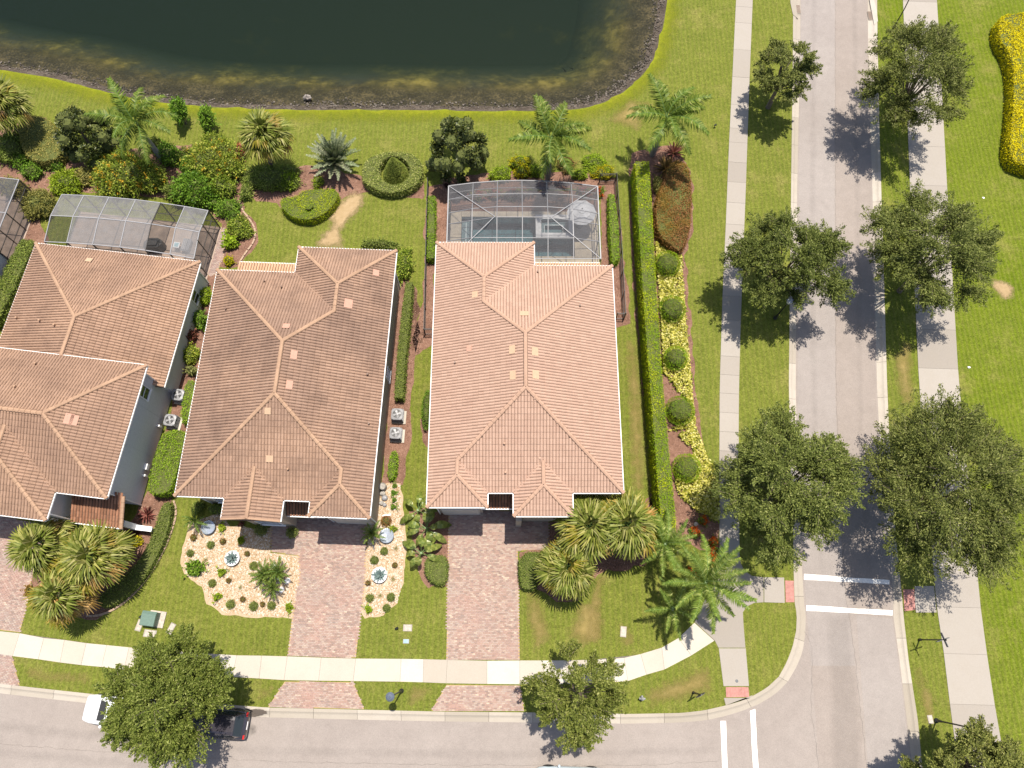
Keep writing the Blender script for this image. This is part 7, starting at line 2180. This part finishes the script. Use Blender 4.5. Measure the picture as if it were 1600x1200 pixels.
def ac(px, py, label, rz):
    b = G(px, py, 0)
    t = thing('air_conditioner', label, 'air conditioner', tuple(b), rz, 'air conditioners')
    MB().box((.05, -.03, .03), (1.08, 1.05, .14)).build('pad', M['conc'], t)
    MB().box((0, 0, .5), (.84, .84, .78)).build('casing', M['dark_grey'], t)
    for i in range(7):
        MB().box((0, 0, .18 + i * .105), (.87, .87, .03)).build('louvre', M['galv'], t)
    mb = MB()
    n = 24
    v = []
    sq = lambda a: .45 / max(abs(math.cos(a)), abs(math.sin(a))) if True else 0
    for r_, z in ((None, .88), (.34, .94), (.33, .93)):
        for k in range(n):
            a = 2 * math.pi * k / n
            q = min(sq(a), .55) if r_ is None else r_
            v.append((q * math.cos(a), q * math.sin(a), z))
    mb.add(v, [(i * n + k, i * n + (k + 1) % n, (i + 1) * n + (k + 1) % n, (i + 1) * n + k) for i in range(2) for k in range(n)])
    mb.build('top_cover', M['galv'], t)
    MB().lathe([(.33, .895), (.10, .90)], 16).build('fan_well', M['black'], t)
    for k in range(4):
        a = k * math.pi / 2 + .4
        d, s = np.array([math.cos(a), math.sin(a), 0]), np.array([-math.sin(a), math.cos(a), 0])
        z = np.array([0, 0, .905])
        MB().add([z + d * .05 - s * .05, z + d * .30 - s * .10, z + d * .30 + s * .09 + (0, 0, .02), z + d * .05 + s * .05 + (0, 0, .02)], [(0, 1, 2, 3)]).build('fan_blade', M['galv'], t)
    MB().lathe([(.085, .90), (.085, .935), (.03, .945)], 10).build('hub', M['galv'], t)
    for r_ in (.15, .25):
        MB().tube([(r_ * math.cos(a), r_ * math.sin(a), .95) for a in np.linspace(0, 2 * math.pi, 21)], .006, 4).build('guard_ring', M['galv'], t)
ac(285, 622, 'air conditioner nearer the porch window between the left houses, upper of two', A1)
ac(273, 661, 'air conditioner at the top of the box hedge by the grey wall', A1)
ac(623, 652, 'air conditioner beside the weathered house, upper of two on its mulch strip', A2)
ac(620.5, 681, 'air conditioner beside the weathered house, lower of two on its mulch strip', A2)

c = G(239.5, 967, 0)
t = thing('transformer', 'green utility transformer box standing on a concrete pad on the lawn', 'utility box', tuple(c), A1)
MB().box((.28, .02, .04), (1.15, 1.1, .12)).build('pad', M['cover'], t)
MB().prism([(-.48, -.46), (.48, -.46), (.48, .46), (-.48, .46)], .1, .78).build('cabinet', M['transformer'], t)
MB().add([(-.52, -.5, .78), (.52, -.5, .78), (.52, .5, .78), (-.52, .5, .78), (-.50, -.46, .84), (.50, -.46, .84), (.5, .3, .88), (-.5, .3, .88)], [(0, 1, 5, 4), (1, 2, 6, 5), (2, 3, 7, 6), (3, 0, 4, 7), (4, 5, 6, 7)]).build('lid', M['transformer'], t)
MB().box((0, -.47, .4), (.05, .04, .18)).build('lock', M['galv'], t)
for px, py, w, d, rz, mat, lab in ((218, 977, .42, .78, A1 - .12, 'cover', 'concrete utility cover left of the green box'), (234.5, 990, .88, .5, A1, 'cover', 'wide utility cover just below the green box'), (267.5, 982, .40, .75, A1 - .3, 'cover', 'tilted utility cover right of the green box'),
                                   (637, 981, .64, .46, 0, 'cover', 'grey utility cover on the lawn between the driveways'), (634.5, 1002, .44, .3, 0, 'blue_cover', 'small bluish utility cover on the lawn between the driveways'), (974, 987, .42, .72, -.1, 'cover', 'utility cover on the worn lawn near the corner palm'), (1453.5, 1124, .35, .55, .1, 'cover', 'utility cover at the foot of the bottom right lamp')):
    c = G(px, py, 0)
    t = thing('utility_cover', lab, 'utility cover', tuple(c), rz, 'utility covers in the lawns')
    MB().box((0, 0, 0), (w, d, .06)).build('frame', M['conc_grey'], t)
    MB().box((0, 0, .01), (w * .8, d * .84, .06)).build('lid', M[mat], t)
# fire hydrant look-alike, uplights, litter
c = G(1002, 1091, 0)
t = thing('hydrant', 'pale grey hydrant on the lawn right of the sparse oak', 'hydrant', tuple(c))
MB().lathe([(.14, 0), (.14, .08), (.10, .1), (.10, .48), (.13, .5), (.12, .58), (.06, .66), (.03, .72)], 12).build('barrel', M['galv'], t)
for a in (0, math.pi / 2, math.pi):
    MB().tube([(0, 0, .4), (.2 * math.cos(a), .2 * math.sin(a), .4)], [.07, .065], 8).build('nozzle_cap', M['galv'], t)
for i, (px, py, lab) in enumerate(((1116, 199, 'small black spotlight on the lawn left of the upper sidewalk'), (620, 982, 'small black spotlight on the lawn beside the grey utility cover'), (222, 964, 'small black spotlight left of the green utility box'))):
    c = G(px, py, 0)
    t = thing('garden_light', lab, 'garden light', tuple(c), .4, 'garden spotlights')
    MB().lathe([(.02, 0), (.02, .2), (.05, .22)], 8).build('stake', M['black'], t)
    MB().tube([(-.08, 0, .26), (.12, 0, .34)], [.06, .09], 10).build('head', M['black'], t)
for px, py, lab, mt in ((1536.5, 309, 'small white scrap on the right lawn above the watermark', 'white'), (1514, 574, 'curled pale scrap on the right lawn beside the path', 'white'), (1539, 871, 'light blue scrap on the grass under the largest oak', 'blue_cover')):
    c = G(px, py, .03)
    tag(place(MB().blob((0, 0, 0), (.13, .09, .05), 8, 4, lump=.15), 'litter', M[mt], tuple(c)), lab.replace(' above the watermark', ' near the round dense oak'), 'litter')
# drum, urn and stones by the garage wall
c = G(599.5, 762, 0)
tag(MB().lathe([(.24, 0), (.27, .1), (.27, .62), (.24, .66), (.2, .6), (.02, .58)], 18, c).build('drum', M['stone'], org=tuple(c)), 'round grey drum against the side wall near the garage corner', 'drum')
for i, (px, py, r_) in enumerate(((598, 771, .22), (601, 778, .24), (596, 786, .2), (601, 789, .16))):
    c = G(px, py, .15)
    tag(place(MB().blob((0, 0, 0), (r_, r_ * .9, r_ * .8), 9, 6, lump=.05), 'stone_ornament', M['galv'] if i % 2 else M['stone'], tuple(c)), ('grey stone ornament touching the grey drum by the side wall', 'pale round ornament second below the grey drum', 'grey stone ornament third below the grey drum', 'smallest pale ornament, lowest below the grey drum')[i], 'ornament', 'stone ornaments by the drum')
c = G(604, 803, 0)
tag(MB().bar(G(598, 806, .1), G(611, 804, .1), .12, .1).build('spout_block', M['white'], org=tuple(c)), 'white splash block at the garage corner of the weathered house', 'splash block')

# scalloped edging
def edging(px, label):
    w = resample(smooth_line([q[:2] for q in GL(px)], 1), .42)
    t = thing('garden_edging', label, 'edging', (w[0][0], w[0][1], 0))
    me = {}
    for a, b in zip(w[:-1], w[1:]):
        d = b - a
        L = np.linalg.norm(d)
        key = round(L, 1)
        if key not in me:
            me[key] = MB().prism([(-L / 2 + .01, -.07), (L / 2 - .01, -.07), (L / 2 - .03, .07), (-L / 2 + .03, .07)], 0, .12).mesh('edging_block', M['edging'])
        inst(me[key], 'edging_block', t, ((a + b)[0] / 2 - w[0][0], (a + b)[1] / 2 - w[0][1], 0), (0, 0, math.atan2(d[1], d[0])))
edging([(272, 782), (277, 800), (270, 828), (256, 862), (240, 890), (222, 915), (200, 938), (175, 955), (150, 963), (136, 962)], 'scalloped tan edging curving around the bed of the left house')
edging([(378, 298), (376, 325), (392, 345), (400, 360), (398, 378), (384, 396), (374, 412)], 'tan edging along the back shrubs beside the brick strip')

# black iron fence round the pool yard
def fence(px, label, h=1.25):
    w = [np.array(q[:2]) for q in GL(px)]
    o = w[0]
    t = thing('iron_fence', label, 'fence', (o[0], o[1], 0), 0, 'black iron fences round the pool yard')
    pk = MB()
    posts = []
    for a, b in zip(w[:-1], w[1:]):
        L = np.linalg.norm(b - a)
        n = max(1, int(round(L / 1.9)))
        for i in range(n):
            posts.append(a + (b - a) * i / n)
        for z in (.15, h - .22, h - .05):
            MB().bar((*(a - o), z), (*(b - o), z), .035, .04).build('rail', M['black'], t)
        for s in np.arange(.06, L, .115):
            p = a + (b - a) * s / L - o
            pk.bar((*p, .06), (*p, h), .018, .018)
    posts.append(w[-1])
    for p in posts:
        MB().bar((*(p - o), 0), (*(p - o), h + .06), .07, .07).build('post', M['black'], t)
    pk.build('picket', M['black'], t, kind='stuff')
fence([(670, 292), (667, 410), (664.5, 523), (679, 523)], 'black iron fence on the west side of the pool yard')
fence([(936, 285), (961, 284), (969, 400), (974.5, 499), (962, 499)], 'black iron fence on the east side of the pool yard')

# brick strip by the left cage
strip = struct_empty('brick_path', 'pinkish block strip between the left cage and the brown roof')
pave(strip, [[(343, 362), (352, 355), (350, 400), (338, 428), (328, 432), (322, 428)]], A1)

# vehicles ------------------------------------------------------------
def car(px, py, ang, paint_, label, L=4.7, Wd=1.86, ht=1.62, rear_wagon=True, zc=.8):
    c = G(px, py, zc)
    t = thing('parked_car', label, 'car', (c[0], c[1], -.10), ang, 'cars on the street')
    hl = L / 2
    # lower body: sections from tail (-) to nose (+): x, half width, bottom, top, crown
    sec = [(-hl, .74, .42, .72), (-hl + .06, .86, .34, .92), (-hl + .35, .91, .28, 1.00), (-1.2, .93, .26, 1.02), (0, .93, .26, 1.00), (.75, .93, .26, 1.00), (1.15, .92, .27, .985), (1.7, .90, .28, .93), (hl - .28, .84, .32, .83), (hl - .08, .74, .38, .70), (hl, .60, .44, .60)]
    k = Wd / 1.86
    v, n = [], 12
    for x, w, z0, z1 in sec:
        w *= k
        ring = [(w * .90, z0), (w, z0 + .12), (w * 1.01, (z0 + z1) / 2), (w * .985, z1 - .10), (w * .91, z1 - .02), (w * .5, z1 + .025), (0, z1 + .035)]
        ring = ring + [(-a, b) for a, b in ring[-2::-1]]
        v += [(x, a, b) for a, b in ring]
    n = 13
    f = [(i * n + j, i * n + j + 1, (i + 1) * n + j + 1, (i + 1) * n + j) for i in range(len(sec) - 1) for j in range(n - 1)]
    f += [(i * n, (i + 1) * n, (i + 1) * n + n - 1, i * n + n - 1) for i in range(len(sec) - 1)]
    f += [tuple(range(n))[::-1], tuple(range((len(sec) - 1) * n, len(sec) * n))]
    MB().add(v, [q[::-1] for q in f]).build('body', paint_, t, smooth=True)
    # cabin
    cs = [(-hl + .16, .70, 1.02, .70), (-hl + .62, .74, ht - .05, .60), (-hl + 1.2, .76, ht, .62), (-.3, .77, ht + .01, .63), (.35, .76, ht - .04, .61), (1.18, .74, 1.02, .70)]
    v = []
    for x, w, z, wt in cs:
        v += [(x, w * k + .08, 1.0), (x, wt * k, z), (x, wt * k * .6, z + .03 if z > 1.1 else z), (x, -wt * k * .6, z + .03 if z > 1.1 else z), (x, -wt * k, z), (x, -w * k - .08, 1.0)]
    n = 6
    f = [(i * n + j, i * n + j + 1, (i + 1) * n + j + 1, (i + 1) * n + j) for i in range(len(cs) - 1) for j in range(n - 1)]
    MB().add(v, [q[::-1] for q in f]).build('roof', paint_, t)
    def glass(a, b, name, s0=.08, s1=.93, w0=None, up=.014):
        (xa, wa, za, ta), (xb, wb, zb, tb) = cs[a], cs[b]
        P = lambda s, sd, i: (xa + (xb - xa) * s, sd * (ta + (tb - ta) * s) * k * i, za + (zb - za) * s + up)
        q = [P(s0, -1, .92), P(s0, 1, .92), P(s1, 1, .92), P(s1, -1, .92)]
        q2 = [(x, y, z + .025) for x, y, z in q]
        MB().add([(x, y, z) for x, y, z in q] + q2, [(4, 5, 6, 7) if a < b and xb < xa else (7, 6, 5, 4), (0, 1, 5, 4), (1, 2, 6, 5), (2, 3, 7, 6), (3, 0, 4, 7)]).build(name, M['glass'], t)
    glass(5, 4, 'windshield'); glass(0, 1, 'rear_window')
    for sd in (-1, 1):
        for x0, x1 in ((-1.75, -.75), (-.68, .25), (.30, .80)):
            zt_ = ht - .12
            q = [(x0, sd * (.84 * k), 1.06), (x1, sd * (.84 * k), 1.06), (x1 - (.30 if x1 > .5 else 0), sd * (.66 * k), zt_ - (.18 if x1 > .5 else 0)), (x0 + (.1 if x0 < -1.5 else 0), sd * (.66 * k), zt_)]
            MB().add(q + [(x, y + sd * .02, z + .01) for x, y, z in q], [(0, 1, 2, 3), (4, 5, 6, 7), (0, 1, 5, 4), (1, 2, 6, 5), (2, 3, 7, 6), (3, 0, 4, 7)]).build('side_window', M['glass'], t)
        mb = MB().blob((.78, sd * (.98 * k), 1.05), (.09, .13, .08), 8, 5)
        mb.build('mirror', paint_, t)
        mb = MB().blob((hl - .22, sd * .60 * k, .70), (.16, .2, .07), 8, 5)
        mb.build('headlight', M['lens'], t)
        MB().box((-hl + .07, sd * .70 * k, .86), (.10, .26, .16)).build('taillight', M['red_lens'], t)
        for x in (-1.42, 1.42):
            a = np.array([[x, sd * (.70 * k), .33], [x, sd * (.92 * k), .33]])
            wh = MB().tube(a, .33, 20).build('wheel', M['tyre'], t)
            MB().tube(np.array([[x, sd * (.915 * k), .33], [x, sd * (.935 * k), .33]]), .21, 14).build('rim', M['galv'], wh)
            MB().blob((x, sd * .86 * k, .42), (.42, .12, .36), 10, 6).build('wheel_arch', M['tyre'], wh)
    MB().box((0, 0, .30), (L * .9, 1.6 * k, .12)).build('underbody', M['tyre'], t)
    MB().box((hl - .02, 0, .50), (.05, .9 * k, .12)).build('grille', M['black'], t)
    if rear_wagon:
        for sd in (-1, 1):
            MB().bar((-hl + .75, sd * .56 * k, ht + .045), (.2, sd * .56 * k, ht + .03), .04, .04).build('roof_rail', M['black'], t)
    MB().box((-hl - .005, 0, .72), (.03, .52, .13)).build('number_plate', M['bowl'], t)
    return t
car(182, 1112, math.pi + A1 * 1.0 + .02, M['car_white'], 'white car parked at the kerb, its bonnet showing left of the oak')
car(330, 1130, math.pi - .06, M['car_navy'], 'dark navy car parked under the oak with its tail showing', zc=.9)
car(892, 1224, math.pi - .02, M['car_pale'], 'pale blue car just entering at the bottom edge of the photo', zc=.9)
